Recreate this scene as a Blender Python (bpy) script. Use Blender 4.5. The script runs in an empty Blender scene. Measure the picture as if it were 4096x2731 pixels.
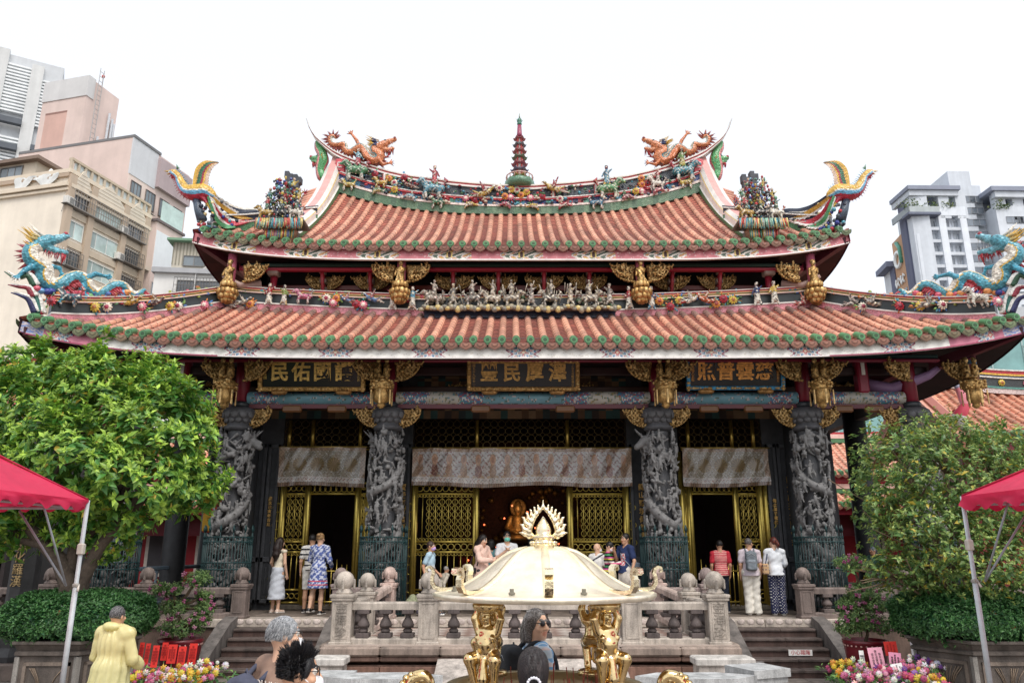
import bpy,math,random
import numpy as np
from mathutils import Vector,Matrix
random.seed(7);rng=np.random.default_rng(7)
S=bpy.context.scene;C=S.collection
R=math.radians;PI=math.pi
PITCH=R(15.16);FOC=770.0;CAMZ=2.3;X0=0.25
cd=bpy.data.cameras.new('camera');cam=bpy.data.objects.new('camera',cd);C.objects.link(cam)
cam.location=(0,0,CAMZ);cam.rotation_euler=(PI/2+PITCH,0,0)
cd.sensor_width=36.0;cd.lens=FOC/1024*36;cd.clip_end=2000;cd.clip_start=0.05
S.camera=cam
w=bpy.data.worlds.new('World');S.world=w;w.use_nodes=True
nt=w.node_tree;nt.nodes.clear()
SUN_EL,SUN_RZ=R(56),R(157)
sky=nt.nodes.new('ShaderNodeTexSky');sky.sky_type='NISHITA';sky.sun_disc=False
sky.sun_elevation=SUN_EL;sky.sun_rotation=SUN_RZ;sky.dust_density=4;sky.air_density=1.0
b1=nt.nodes.new('ShaderNodeBackground');b1.inputs[1].default_value=0.05
b2=nt.nodes.new('ShaderNodeBackground');b2.inputs[0].default_value=(0.98,0.99,1.0,1);b2.inputs[1].default_value=0.70
ad=nt.nodes.new('ShaderNodeAddShader');ow=nt.nodes.new('ShaderNodeOutputWorld')
nt.links.new(sky.outputs[0],b1.inputs[0]);nt.links.new(b1.outputs[0],ad.inputs[0]);nt.links.new(b2.outputs[0],ad.inputs[1]);nt.links.new(ad.outputs[0],ow.inputs[0])
sl=bpy.data.lights.new('sun','SUN');sl.energy=1.5;sl.angle=R(25);sl.color=(1,0.96,0.9)
so=bpy.data.objects.new('sun',sl);C.objects.link(so)
sd=Vector((0.26,-0.62,1.0)).normalized()
so.rotation_euler=sd.to_track_quat('Z','Y').to_euler()
S.view_settings.view_transform='Standard';S.view_settings.look='None';S.view_settings.gamma=1.0
S.view_settings.exposure=0.43
def c(r,g=None,b=None):
 if isinstance(r,str):
  r,g,b=(int(r[i:i+2],16)for i in(0,2,4))
 f=lambda x:(x/255/12.92 if x/255<=0.04045 else((x/255+0.055)/1.055)**2.4)
 return(f(r),f(g),f(b))
def at(u,v,D):
 xc=(u-512)/FOC;yc=-(v-341.33)/FOC
 d=(xc,math.cos(PITCH)-yc*math.sin(PITCH),math.sin(PITCH)+yc*math.cos(PITCH))
 t=D/d[1]
 return Vector((d[0]*t,D,CAMZ+d[2]*t))
MATS={}
def mat(key,rough=0.6,metal=0.0,ns=6.0,na=0.22,bump=0.0,bs=40.0,kind='noise',trans=0.0,coat=0.0,spec=0.5,vs=25.0,alpha=None):
 if key in MATS:return MATS[key]
 m=bpy.data.materials.new(key);m.use_nodes=True;t=m.node_tree;N=t.nodes;L=t.links
 p=N['Principled BSDF'];p.inputs['Roughness'].default_value=rough;p.inputs['Metallic'].default_value=metal
 p.inputs['Specular IOR Level'].default_value=spec
 if coat:p.inputs['Coat Weight'].default_value=coat;p.inputs['Coat Roughness'].default_value=0.15
 a=N.new('ShaderNodeAttribute');a.attribute_name='Col'
 tc=N.new('ShaderNodeTexCoord')
 nz=N.new('ShaderNodeTexNoise');nz.inputs['Scale'].default_value=ns;nz.inputs['Detail'].default_value=6;nz.inputs['Roughness'].default_value=0.65
 L.new(tc.outputs['Object'],nz.inputs['Vector'])
 mr=N.new('ShaderNodeMapRange');mr.inputs[1].default_value=0.3;mr.inputs[2].default_value=0.7
 mr.inputs[3].default_value=1-na;mr.inputs[4].default_value=1+na*0.7
 L.new(nz.outputs[0],mr.inputs[0])
 mx=N.new('ShaderNodeVectorMath');mx.operation='MULTIPLY'
 L.new(a.outputs['Color'],mx.inputs[0]);L.new(mr.outputs[0],mx.inputs[1])
 col=mx.outputs[0];hsrc=None
 if kind=='voronoi':
  vo=N.new('ShaderNodeTexVoronoi');vo.inputs['Scale'].default_value=vs;L.new(tc.outputs['Object'],vo.inputs['Vector'])
  sx=N.new('ShaderNodeSeparateColor');L.new(vo.outputs['Color'],sx.inputs[0])
  m2=N.new('ShaderNodeMapRange');m2.inputs[3].default_value=0.75;m2.inputs[4].default_value=1.2;L.new(sx.outputs[0],m2.inputs[0])
  x2=N.new('ShaderNodeVectorMath');x2.operation='MULTIPLY';L.new(col,x2.inputs[0]);L.new(m2.outputs[0],x2.inputs[1]);col=x2.outputs[0]
  hsrc=vo.outputs['Distance']
 elif kind=='speckle':
  n2=N.new('ShaderNodeTexNoise');n2.inputs['Scale'].default_value=vs*6;n2.inputs['Detail'].default_value=3;L.new(tc.outputs['Object'],n2.inputs['Vector'])
  m2=N.new('ShaderNodeMapRange');m2.inputs[1].default_value=0.3;m2.inputs[2].default_value=0.7;m2.inputs[3].default_value=0.7;m2.inputs[4].default_value=1.25;L.new(n2.outputs[0],m2.inputs[0])
  x2=N.new('ShaderNodeVectorMath');x2.operation='MULTIPLY';L.new(col,x2.inputs[0]);L.new(m2.outputs[0],x2.inputs[1]);col=x2.outputs[0]
  mp=N.new('ShaderNodeMapping');mp.inputs['Scale'].default_value=(4.5,4.5,0.8);L.new(tc.outputs['Object'],mp.inputs[0])
  n4=N.new('ShaderNodeTexNoise');n4.inputs['Scale'].default_value=1.3;n4.inputs['Detail'].default_value=9;n4.inputs['Roughness'].default_value=0.7;L.new(mp.outputs[0],n4.inputs['Vector'])
  m4=N.new('ShaderNodeMapRange');m4.inputs[1].default_value=0.36;m4.inputs[2].default_value=0.58;m4.inputs[3].default_value=0.55;m4.inputs[4].default_value=1.06;L.new(n4.outputs[0],m4.inputs[0])
  x4=N.new('ShaderNodeVectorMath');x4.operation='MULTIPLY';L.new(col,x4.inputs[0]);L.new(m4.outputs[0],x4.inputs[1]);col=x4.outputs[0]
 elif kind=='tile':
  mp=N.new('ShaderNodeMapping');mp.inputs['Scale'].default_value=(2.6,0.5,0.5);L.new(tc.outputs['Object'],mp.inputs[0])
  n4=N.new('ShaderNodeTexNoise');n4.inputs['Scale'].default_value=1.0;n4.inputs['Detail'].default_value=9;n4.inputs['Roughness'].default_value=0.7;L.new(mp.outputs[0],n4.inputs['Vector'])
  m4=N.new('ShaderNodeMapRange');m4.inputs[1].default_value=0.38;m4.inputs[2].default_value=0.6;m4.inputs[3].default_value=0.66;m4.inputs[4].default_value=1.05;L.new(n4.outputs[0],m4.inputs[0])
  x4=N.new('ShaderNodeVectorMath');x4.operation='MULTIPLY';L.new(col,x4.inputs[0]);L.new(m4.outputs[0],x4.inputs[1]);col=x4.outputs[0]
 elif kind=='streak':
  mp=N.new('ShaderNodeMapping');mp.inputs['Scale'].default_value=(0.9,0.9,0.05);L.new(tc.outputs['Object'],mp.inputs[0])
  n2=N.new('ShaderNodeTexNoise');n2.inputs['Scale'].default_value=1.2;n2.inputs['Detail'].default_value=8;L.new(mp.outputs[0],n2.inputs['Vector'])
  m2=N.new('ShaderNodeMapRange');m2.inputs[1].default_value=0.3;m2.inputs[2].default_value=0.7;m2.inputs[3].default_value=0.92;m2.inputs[4].default_value=1.04;L.new(n2.outputs[0],m2.inputs[0])
  x2=N.new('ShaderNodeVectorMath');x2.operation='MULTIPLY';L.new(col,x2.inputs[0]);L.new(m2.outputs[0],x2.inputs[1]);col=x2.outputs[0]
 L.new(col,p.inputs['Base Color'])
 if bump:
  if hsrc is None:
   n3=N.new('ShaderNodeTexNoise');n3.inputs['Scale'].default_value=bs;n3.inputs['Detail'].default_value=4;L.new(tc.outputs['Object'],n3.inputs['Vector']);hsrc=n3.outputs[0]
  bp=N.new('ShaderNodeBump');bp.inputs['Strength'].default_value=bump;bp.inputs['Distance'].default_value=0.02
  L.new(hsrc,bp.inputs['Height']);L.new(bp.outputs[0],p.inputs['Normal'])
 if trans:
  tr=N.new('ShaderNodeBsdfTranslucent');L.new(col,tr.inputs[0]);ms=N.new('ShaderNodeMixShader');ms.inputs[0].default_value=trans
  L.new(p.outputs[0],ms.inputs[1]);L.new(tr.outputs[0],ms.inputs[2]);L.new(ms.outputs[0],N['Material Output'].inputs[0])
 if alpha is not None:
  p.inputs['Alpha'].default_value=alpha
 MATS[key]=m
 return m
M=dict(matte=mat('painted_surface',0.65,ns=5,na=0.18),paint=mat('glossy_paint',0.4,ns=4,na=0.15),ceramic=mat('cut_ceramic',0.35,ns=9,na=0.2,bump=0.5,kind='voronoi',vs=30,coat=0.2),scales=mat('ceramic_scales',0.3,ns=5,na=0.2,bump=1.0,kind='voronoi',vs=17,coat=0.3),tile=mat('roof_tile',0.5,ns=2.2,na=0.26,bump=0.15,bs=60,kind='tile'),stone=mat('granite',0.75,ns=3.0,na=0.28,bump=0.25,kind='speckle',vs=20),carved=mat('carved_stone',0.6,ns=6.0,na=0.35,bump=0.3,bs=50),gold=mat('gilded_wood',0.48,metal=0.7,ns=14,na=0.6,bump=0.4,bs=35),brass=mat('polished_brass',0.14,metal=1.0,ns=9,na=0.3,bump=.12,bs=45),rail=mat('brass_rail',0.3,metal=0.8,ns=12,na=0.15),iron=mat('painted_iron',0.45,ns=10,na=0.2),leaf=mat('leaf',0.4,ns=3,na=0.25,trans=0.25),bark=mat('bark',0.9,ns=10,na=0.4,bump=0.8,bs=30),cloth=mat('cloth',0.85,ns=20,na=0.12,bump=0.15,bs=120),skin=mat('skin',0.5,ns=9,na=0.06),hair=mat('hair',0.45,ns=60,na=0.3,bump=0.3,bs=150),plaster=mat('facade',0.8,ns=0.4,na=0.1,kind='streak'),glass=mat('window_glass',0.08,ns=0.5,na=0.3,spec=0.8),plastic=mat('plastic',0.4,ns=5,na=0.08),lacquer=mat('lacquer',0.3,ns=5,na=0.2),canvas=mat('tent_canvas',0.55,ns=3,na=0.16,bump=.5,bs=7,trans=0.25),)
def obj(name,me,m,parent=None):
 o=bpy.data.objects.new(name,me);C.objects.link(o)
 ms=m if isinstance(m,(list,tuple))else[m]
 for x in ms:me.materials.append(M[x]if isinstance(x,str)else x)
 if parent:
  o.parent=parent
  if parent.type=='EMPTY':o.matrix_parent_inverse=(Matrix.Translation(parent.location)@parent.rotation_euler.to_matrix().to_4x4()).inverted()
 return o
def tag(o,label=None,cat=None,group=None,kind=None):
 if label:o['label']=label
 if cat:o['category']=cat
 if group:o['group']=group
 if kind:o['kind']=kind
 return o
def thing(name,label,cat,loc=(0,0,0),rz=0.0,group=None):
 o=bpy.data.objects.new(name,None);C.objects.link(o);o.location=loc;o.rotation_euler=(0,0,rz);o.empty_display_size=0.1
 return tag(o,label,cat,group)
def dup(o,parent=None,loc=None,rz=None,scale=None,label=None,group=None):
 r=o.copy();C.objects.link(r)
 if parent is not None:r.parent=parent
 if loc is not None:r.location=loc
 if rz is not None:r.rotation_euler=(0,0,rz)
 if scale is not None:r.scale=scale
 if label:r['label']=label
 if group:r['group']=group
 for ch in[x for x in C.objects if x.parent==o]:dup(ch,r)
 return r
def local(o):
 """child meshes built round the thing's own origin instead of in world coordinates"""
 for ch in[x for x in C.objects if x.parent==o]:ch.matrix_parent_inverse=Matrix.Identity(4)
 return o
def np_mesh(name,V,F,cols,smooth=True):
 """V (n,3); F (m,4) or list of faces; cols (m,3)"""
 me=bpy.data.meshes.new(name)
 V=np.asarray(V,np.float32)
 if isinstance(F,np.ndarray):
  k=F.shape[1];m=len(F);li=F.astype(np.int32).ravel();ls=np.arange(m,dtype=np.int32)*k;lt=np.full(m,k,np.int32)
 else:
  lt=np.array([len(f)for f in F],np.int32);m=len(F);li=np.array([i for f in F for i in f],np.int32);ls=np.concatenate([[0],np.cumsum(lt)[:-1]]).astype(np.int32)if m else np.zeros(0,np.int32)
 me.vertices.add(len(V));me.vertices.foreach_set('co',V.ravel())
 me.loops.add(len(li));me.loops.foreach_set('vertex_index',li)
 me.polygons.add(m);me.polygons.foreach_set('loop_start',ls);me.polygons.foreach_set('loop_total',lt)
 sm=np.asarray(smooth)
 me.polygons.foreach_set('use_smooth',np.full(m,bool(smooth))if sm.ndim==0 else sm)
 A=me.attributes.new('Col','FLOAT_COLOR','FACE')
 cc=np.ones((m,4),np.float32);cc[:,:3]=np.asarray(cols,np.float32).reshape(-1,3);A.data.foreach_set('color',cc.ravel())
 me.update(calc_edges=True);me.validate()
 return me
def sn(x,y,k=0.0):
 """smooth painted-pattern value in about -1..1"""
 return(math.sin(x*1.7+2.1*math.sin(y*1.3+k)+k)+math.sin(y*2.3+1.7*math.sin(x*1.9-k)-k*2)+math.sin((x+y)*3.1+math.sin(x*4.3-y*2.7)+k*3))/3
class MB:
 def __init__(s):s.v=[];s.f=[];s.c=[];s.sm=[];s.mi=[];s.m=0
 def add(s,vs,fs,col,sm=False,T=None):
  b=len(s.v)
  for p in vs:
   s.v.append(tuple(T@Vector(p))if T is not None else tuple(p))
  for f in fs:s.f.append(tuple(i+b for i in f));s.sm.append(sm);s.mi.append(s.m)
  if len(col)==len(fs)and len(fs)and hasattr(col[0],'__len__'):s.c.extend(col)
  else:s.c.extend([col]*len(fs))
 def box(s,p,d,col,rz=0.0,bev=0.0,T=None):
  """box by centre p and full size d"""
  x,y,z=d[0]/2,d[1]/2,d[2]/2
  if bev:
   q=min(bev,x*.9,y*.9,z*.9)
   vs=[];
   pts2=[(-x+q,-y),(x-q,-y),(x,-y+q),(x,y-q),(x-q,y),(-x+q,y),(-x,y-q),(-x,-y+q)]
   fs=[]
   for zz,k in((-z,q),(-z+q,0),(z-q,0),(z,q)):
    for(a,b_)in pts2:
     sx=(x-k)/x;sy=(y-k)/y;vs.append((a*sx,b_*sy,zz))
   for r_ in range(3):
    for i in range(8):j=(i+1)%8;fs.append((r_*8+i,r_*8+j,r_*8+8+j,r_*8+8+i))
   fs.append(tuple(range(7,-1,-1)));fs.append(tuple(range(24,32)))
  else:
   vs=[(-x,-y,-z),(x,-y,-z),(x,y,-z),(-x,y,-z),(-x,-y,z),(x,-y,z),(x,y,z),(-x,y,z)]
   fs=[(0,3,2,1),(4,5,6,7),(0,1,5,4),(1,2,6,5),(2,3,7,6),(3,0,4,7)]
  W=Matrix.Translation(p)@Matrix.Rotation(rz,4,'Z')
  s.add(vs,fs,col,False,(T@W)if T is not None else W)
 def span(s,a,b,col,**k):
  s.box([(a[i]+b[i])/2 for i in range(3)],[abs(b[i]-a[i])for i in range(3)],col,**k)
 def tube(s,pts,r,col,n=8,cap=True,sm=True,closed=False):
  P=[Vector(p)for p in pts];k=len(P)
  rr=r if hasattr(r,'__len__')else[r]*k
  vs=[];fs=[];up=None
  for i in range(k):
   if closed:t=(P[(i+1)%k]-P[i-1])
   else:t=(P[min(i+1,k-1)]-P[max(i-1,0)])
   t=t.normalized()if t.length>1e-9 else Vector((0,0,1))
   if up is None:
    up=Vector((0,0,1))if abs(t.z)<0.9 else Vector((0,1,0))
   a=up.cross(t)
   if a.length<1e-6:a=Vector((1,0,0)).cross(t)
   a.normalize();b=t.cross(a).normalized();up=b
   for j in range(n):
    q=2*PI*j/n;vs.append(P[i]+(a*math.cos(q)+b*math.sin(q))*rr[i])
  for i in range(k if closed else k-1):
   i2=(i+1)%k
   for j in range(n):j2=(j+1)%n;fs.append((i*n+j,i*n+j2,i2*n+j2,i2*n+j))
  if cap and not closed:fs.append(tuple(range(n-1,-1,-1)));fs.append(tuple((k-1)*n+j for j in range(n)))
  cl=col
  if isinstance(col,list)and len(col)==k and hasattr(col[0],'__len__'):
   cl=[col[i//n]for i in range(n*(k-1))]
   if cap and not closed:cl+=[col[0],col[-1]]
  s.add(vs,fs,cl,sm)
 def lathe(s,prof,o,col,n=16,sm=True,T=None,cap=True,ph=0.0):
  """prof: list of (r,z[,col])"""
  vs=[];fs=[];cl=[]
  for p in prof:
   for j in range(n):q=2*PI*j/n+ph;vs.append((o[0]+p[0]*math.cos(q),o[1]+p[0]*math.sin(q),o[2]+p[1]))
  for i in range(len(prof)-1):
   for j in range(n):
    j2=(j+1)%n;fs.append((i*n+j,i*n+j2,(i+1)*n+j2,(i+1)*n+j));cl.append(prof[i][2]if len(prof[i])>2 else col)
  if cap:
   fs.append(tuple(range(n-1,-1,-1)));cl.append(col);fs.append(tuple((len(prof)-1)*n+j for j in range(n)));cl.append(col)
  s.add(vs,fs,cl,sm,T)
 def ball(s,p,r,col,n=10,T=None):
  rr=r if hasattr(r,'__len__')else(r,r,r)
  vs=[];fs=[];m=n//2+1
  for i in range(m+1):
   a=-PI/2+PI*i/m
   for j in range(n):q=2*PI*j/n;vs.append((p[0]+rr[0]*math.cos(a)*math.cos(q),p[1]+rr[1]*math.cos(a)*math.sin(q),p[2]+rr[2]*math.sin(a)))
  for i in range(m):
   for j in range(n):j2=(j+1)%n;fs.append((i*n+j,i*n+j2,(i+1)*n+j2,(i+1)*n+j))
  s.add(vs,fs,col,True,T)
 def cone(s,a,b,r,col,n=5,r2=0.0):
  s.tube([a,b],[r,max(r2,r*0.04)],col,n=n,sm=False)
 def poly(s,pts,y0,y1,col,T=None,sm=False):
  """extrude an outline given in (x,z) between y0 and y1"""
  n=len(pts);vs=[(x,y0,z)for x,z in pts]+[(x,y1,z)for x,z in pts]
  fs=[tuple(range(n)),tuple(range(2*n-1,n-1,-1))]+[((i+1)%n,i,n+i,n+(i+1)%n)for i in range(n)]
  s.add(vs,fs,col,sm,T)
 def grid(s,fn,nu,nv,col,sm=True,flip=False):
  """fn(i,j)->point for i in 0..nu, j in 0..nv ; col may be fn(i,j)"""
  vs=[fn(i,j)for i in range(nu+1)for j in range(nv+1)];fs=[];cl=[]
  for i in range(nu):
   for j in range(nv):
    a=i*(nv+1)+j;q=(a,a+nv+1,a+nv+2,a+1);fs.append(q[::-1]if flip else q);cl.append(col(i,j)if callable(col)else col)
  s.add(vs,fs,cl,sm)
 def build(s,name,m,parent=None):
  me=np_mesh(name,s.v,s.f,s.c,np.array(s.sm,bool))
  if any(s.mi):me.polygons.foreach_set('material_index',np.array(s.mi,np.int32))
  return obj(name,me,m,parent)
def seg(a,b,ra,rb=None,col=0,**k):return dict(t='c',a=np.array(a,float),b=np.array(b,float),ra=ra,rb=ra if rb is None else rb,col=col,**k)
def ell(p,r,col=0,rot=None,**k):return dict(t='e',p=np.array(p,float),r=np.array(r if hasattr(r,'__len__')else(r,)*3,float),rot=rot,col=col,**k)
def bxx(p,h,col=0,rot=None,rd=0.01,**k):return dict(t='b',p=np.array(p,float),h=np.array(h,float),rot=rot,rd=rd,col=col,**k)
def chain(pts,rs,col=0,**k):
 rs=rs if hasattr(rs,'__len__')else[rs]*len(pts)
 return[seg(pts[i],pts[i+1],rs[i],rs[i+1],col,**k)for i in range(len(pts)-1)]
def sdf_eval(q,P):
 if q['t']=='c':
  ab=q['b']-q['a'];L2=max(ab@ab,1e-12)
  h=np.clip(((P-q['a'])@ab)/L2,0,1)
  return np.linalg.norm(P-q['a']-h[...,None]*ab,axis=-1)-(q['ra']+(q['rb']-q['ra'])*h)
 l=P-q['p']
 if q.get('rot')is not None:l=l@np.array(q['rot'])
 if q['t']=='e':
  k0=np.linalg.norm(l/q['r'],axis=-1);k1=np.linalg.norm(l/q['r']**2,axis=-1)
  return np.where(k1>1e-9,k0*(k0-1)/np.maximum(k1,1e-9),-q['r'].min())
 d=np.abs(l)-q['h']+q['rd']
 return np.linalg.norm(np.maximum(d,0),axis=-1)+np.minimum(d.max(-1),0)-q['rd']
def blob(name,prims,pal,h,m,parent=None,k=0.03,colfn=None,cuts=(),disp=None,flat=False):
 """mesh the smooth union of prims at voxel size h; pal = colours indexed by prim['col']"""
 lo=[];hi=[]
 for q in prims:
  if q['t']=='c':
   lo.append(np.minimum(q['a']-q['ra'],q['b']-q['rb']));hi.append(np.maximum(q['a']+q['ra'],q['b']+q['rb']))
  else:
   e=np.full(3,np.linalg.norm(q['r']if q['t']=='e' else q['h']))if q.get('rot')is not None else(q['r']if q['t']=='e' else q['h'])
   lo.append(q['p']-e);hi.append(q['p']+e)
 lo=np.array(lo);hi=np.array(hi);pad=k+3*h
 o=lo.min(0)-pad;n=np.ceil((hi.max(0)+pad-o)/h).astype(int)+1
 d=np.full(n,0.3+pad);who=np.zeros(n,np.int16);best=np.full(n,9.0)
 ax=[o[i]+h*np.arange(n[i])for i in range(3)]
 for idx,q in enumerate(prims):
  a=np.clip(np.floor((lo[idx]-pad-o)/h).astype(int),0,n-1);b=np.clip(np.ceil((hi[idx]+pad-o)/h).astype(int)+1,1,n)
  sl_=tuple(slice(a[i],b[i])for i in range(3))
  P=np.stack(np.meshgrid(ax[0][sl_[0]],ax[1][sl_[1]],ax[2][sl_[2]],indexing='ij'),-1)
  e=sdf_eval(q,P);kk=q.get('k',k);D=d[sl_]
  if q.get('sub'):
   e=-e;g=np.maximum(kk-np.abs(D-e),0)/kk;d[sl_]=np.maximum(D,e)+g*g*kk/4
   continue
  g=np.maximum(kk-np.abs(D-e),0)/kk
  d[sl_]=np.minimum(D,e)-g*g*kk/4
  W=who[sl_];B=best[sl_];mk=e<B;W[mk]=idx;B[mk]=e[mk]
 if len(cuts)or disp is not None:
  P=np.stack(np.meshgrid(*ax,indexing='ij'),-1)
  if disp is not None:d=d+disp(P)
  for(pt,nn)in cuts:d=np.maximum(d,(P-np.array(pt))@np.array(nn))
 s=d<0
 acc=np.zeros(tuple(n-1)+(3,));cnt=np.zeros(tuple(n-1))
 idx3=np.indices(n-1)
 edges=[]
 for A in range(3):
  B_,C_=(A+1)%3,(A+2)%3
  s0=[slice(None)]*3;s1=[slice(None)]*3;s0[A]=slice(0,-1);s1[A]=slice(1,None)
  d0=d[tuple(s0)];d1=d[tuple(s1)];ch=s[tuple(s0)]!=s[tuple(s1)]
  I=np.argwhere(ch)
  if len(I)==0:continue
  v0=d0[ch];v1=d1[ch];t=v0/(v0-v1)
  p=I.astype(float);p[:,A]+=t
  for db in(0,1):
   for dc in(0,1):
    J=I.copy();J[:,B_]-=db;J[:,C_]-=dc
    ok=((J>=0)&(J<n-1)).all(1)
    np.add.at(acc,tuple(J[ok].T),p[ok]);np.add.at(cnt,tuple(J[ok].T),1)
  edges.append((A,I,s[tuple(s0)][ch]))
 vid=np.full(tuple(n-1),-1,np.int64);mk=cnt>0;vid[mk]=np.arange(mk.sum())
 V=o+h*(acc[mk]/cnt[mk][:,None]);cell=np.argwhere(mk)
 F=[]
 for A,I,ins in edges:
  B_,C_=(A+1)%3,(A+2)%3
  q=[]
  ok=(I[:,B_]>0)&(I[:,C_]>0)&(I[:,B_]<n[B_]-1)&(I[:,C_]<n[C_]-1)
  I=I[ok];ins=ins[ok]
  for db,dc in((1,1),(0,1),(0,0),(1,0)):
   J=I.copy();J[:,B_]-=db;J[:,C_]-=dc;q.append(vid[tuple(J.T)])
  q=np.stack(q,1);q[~ins]=q[~ins][:,::-1];F.append(q)
 F=np.concatenate(F);ok=(F>=0).all(1);F=F[ok]
 w_=who[tuple(cell.T)][F[:,0]]
 pc=np.array([q['col']for q in prims])[w_]
 cols=np.array(pal,float)[pc]
 if colfn is not None:
  ctr=V[F].mean(1);nn=np.cross(V[F[:,2]]-V[F[:,0]],V[F[:,3]]-V[F[:,1]]);nn/=np.maximum(np.linalg.norm(nn,axis=1),1e-9)[:,None]
  cols=colfn(ctr,nn,w_,cols)
 me=np_mesh(name,V,F,cols,not flat)
 return obj(name,me,m,parent)if m else me
def rotm(ax,a):
 return np.array(Matrix.Rotation(a,3,ax))
def spline(pts,n):
 """Catmull-Rom through pts, n samples"""
 P=np.array(pts,float);k=len(P);out=[]
 Q=np.vstack([2*P[0]-P[1],P,2*P[-1]-P[-2]])
 for i in range(n):
  t=(k-1)*i/(n-1);j=min(int(t),k-2);f=t-j
  a,b,c_,d_=Q[j],Q[j+1],Q[j+2],Q[j+3]
  out.append(0.5*((2*b)+(-a+c_)*f+(2*a-5*b+4*c_-d_)*f*f+(-a+3*b-3*c_+d_)*f**3))
 return np.array(out)
def text_mesh(txt,size,depth=0.01,vertical=False,font=None,spacing=1.0,bold=0.0):
 """letters standing in the XZ plane facing -Y, centred"""
 cu=bpy.data.curves.new('letters','FONT');cu.body='\n'.join(txt)if vertical else txt
 cu.size=size;cu.extrude=depth;cu.align_x='CENTER';cu.align_y='CENTER';cu.space_line=spacing if vertical else 1.0;cu.resolution_u=3
 if not vertical:cu.space_character=spacing
 cu.offset=bold
 o=bpy.data.objects.new('letters',cu);C.objects.link(o);bpy.context.view_layer.update()
 dg=bpy.context.evaluated_depsgraph_get();e=o.evaluated_get(dg);me0=e.to_mesh()
 V=np.array([v.co[:]for v in me0.vertices]);F=[tuple(p.vertices)for p in me0.polygons]
 e.to_mesh_clear();bpy.data.objects.remove(o);bpy.data.curves.remove(cu)
 if len(V)==0:V=np.zeros((0,3))
 return np.stack([V[:,0],-V[:,2],V[:,1]],1)if len(V)else V,F
def add_text(mb,txt,size,loc,col,depth=0.01,T=None,sx=1.0,**k):
 V,F=text_mesh(txt,size,depth,**k)
 W=Matrix.Translation(loc)
 if T is not None:W=T@W
 mb.add([(p[0]*sx,p[1],p[2])for p in V],F,col,False,W)

# =============================================================== colours
TILE=c(214,152,128);PAN=c(158,88,72);GREEN=c(78,124,84);DGREEN=c(46,92,62);DRIP=c(146,102,86);DRIPG=c(108,122,90)
PINK=c(205,130,140);WHITE=c(228,226,220);REDT=c(176,36,48);YEL=c(214,172,66);NAVY=c(34,42,62);MAROON=c(120,24,44)
DSTONE=c(58,60,64);GOLD=(0.74,0.45,0.15);GRAN=c(176,162,148);BROWNST=c(112,98,90);WHST=c(182,172,161);PINKST=c(190,160,145)
SKYB=c(120,180,205);TEAL=c(54,140,165);BLACK=c(16,15,15);TEALD=c(24,70,78)
FL=0.92
# =============================================================== ground
mb=MB();mb.add([(-900,-900,0),(900,-900,0),(900,900,0),(-900,900,0)],[(0,1,2,3)],c(120,112,106));
g=mb.build('ground','stone');tag(g,kind='structure')
mb=MB()
for i in range(-16,17):
 for j in range(0,26):
  x=i*0.9;y=-4+j*0.9;k=0.85+0.3*rng.random()
  mb.box((x+0.45,y+0.45,0.004),(0.885,0.885,0.012),tuple(q*k for q in c(142,132,124)))
g=mb.build('courtyard_paving','stone');tag(g,kind='structure')
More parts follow.
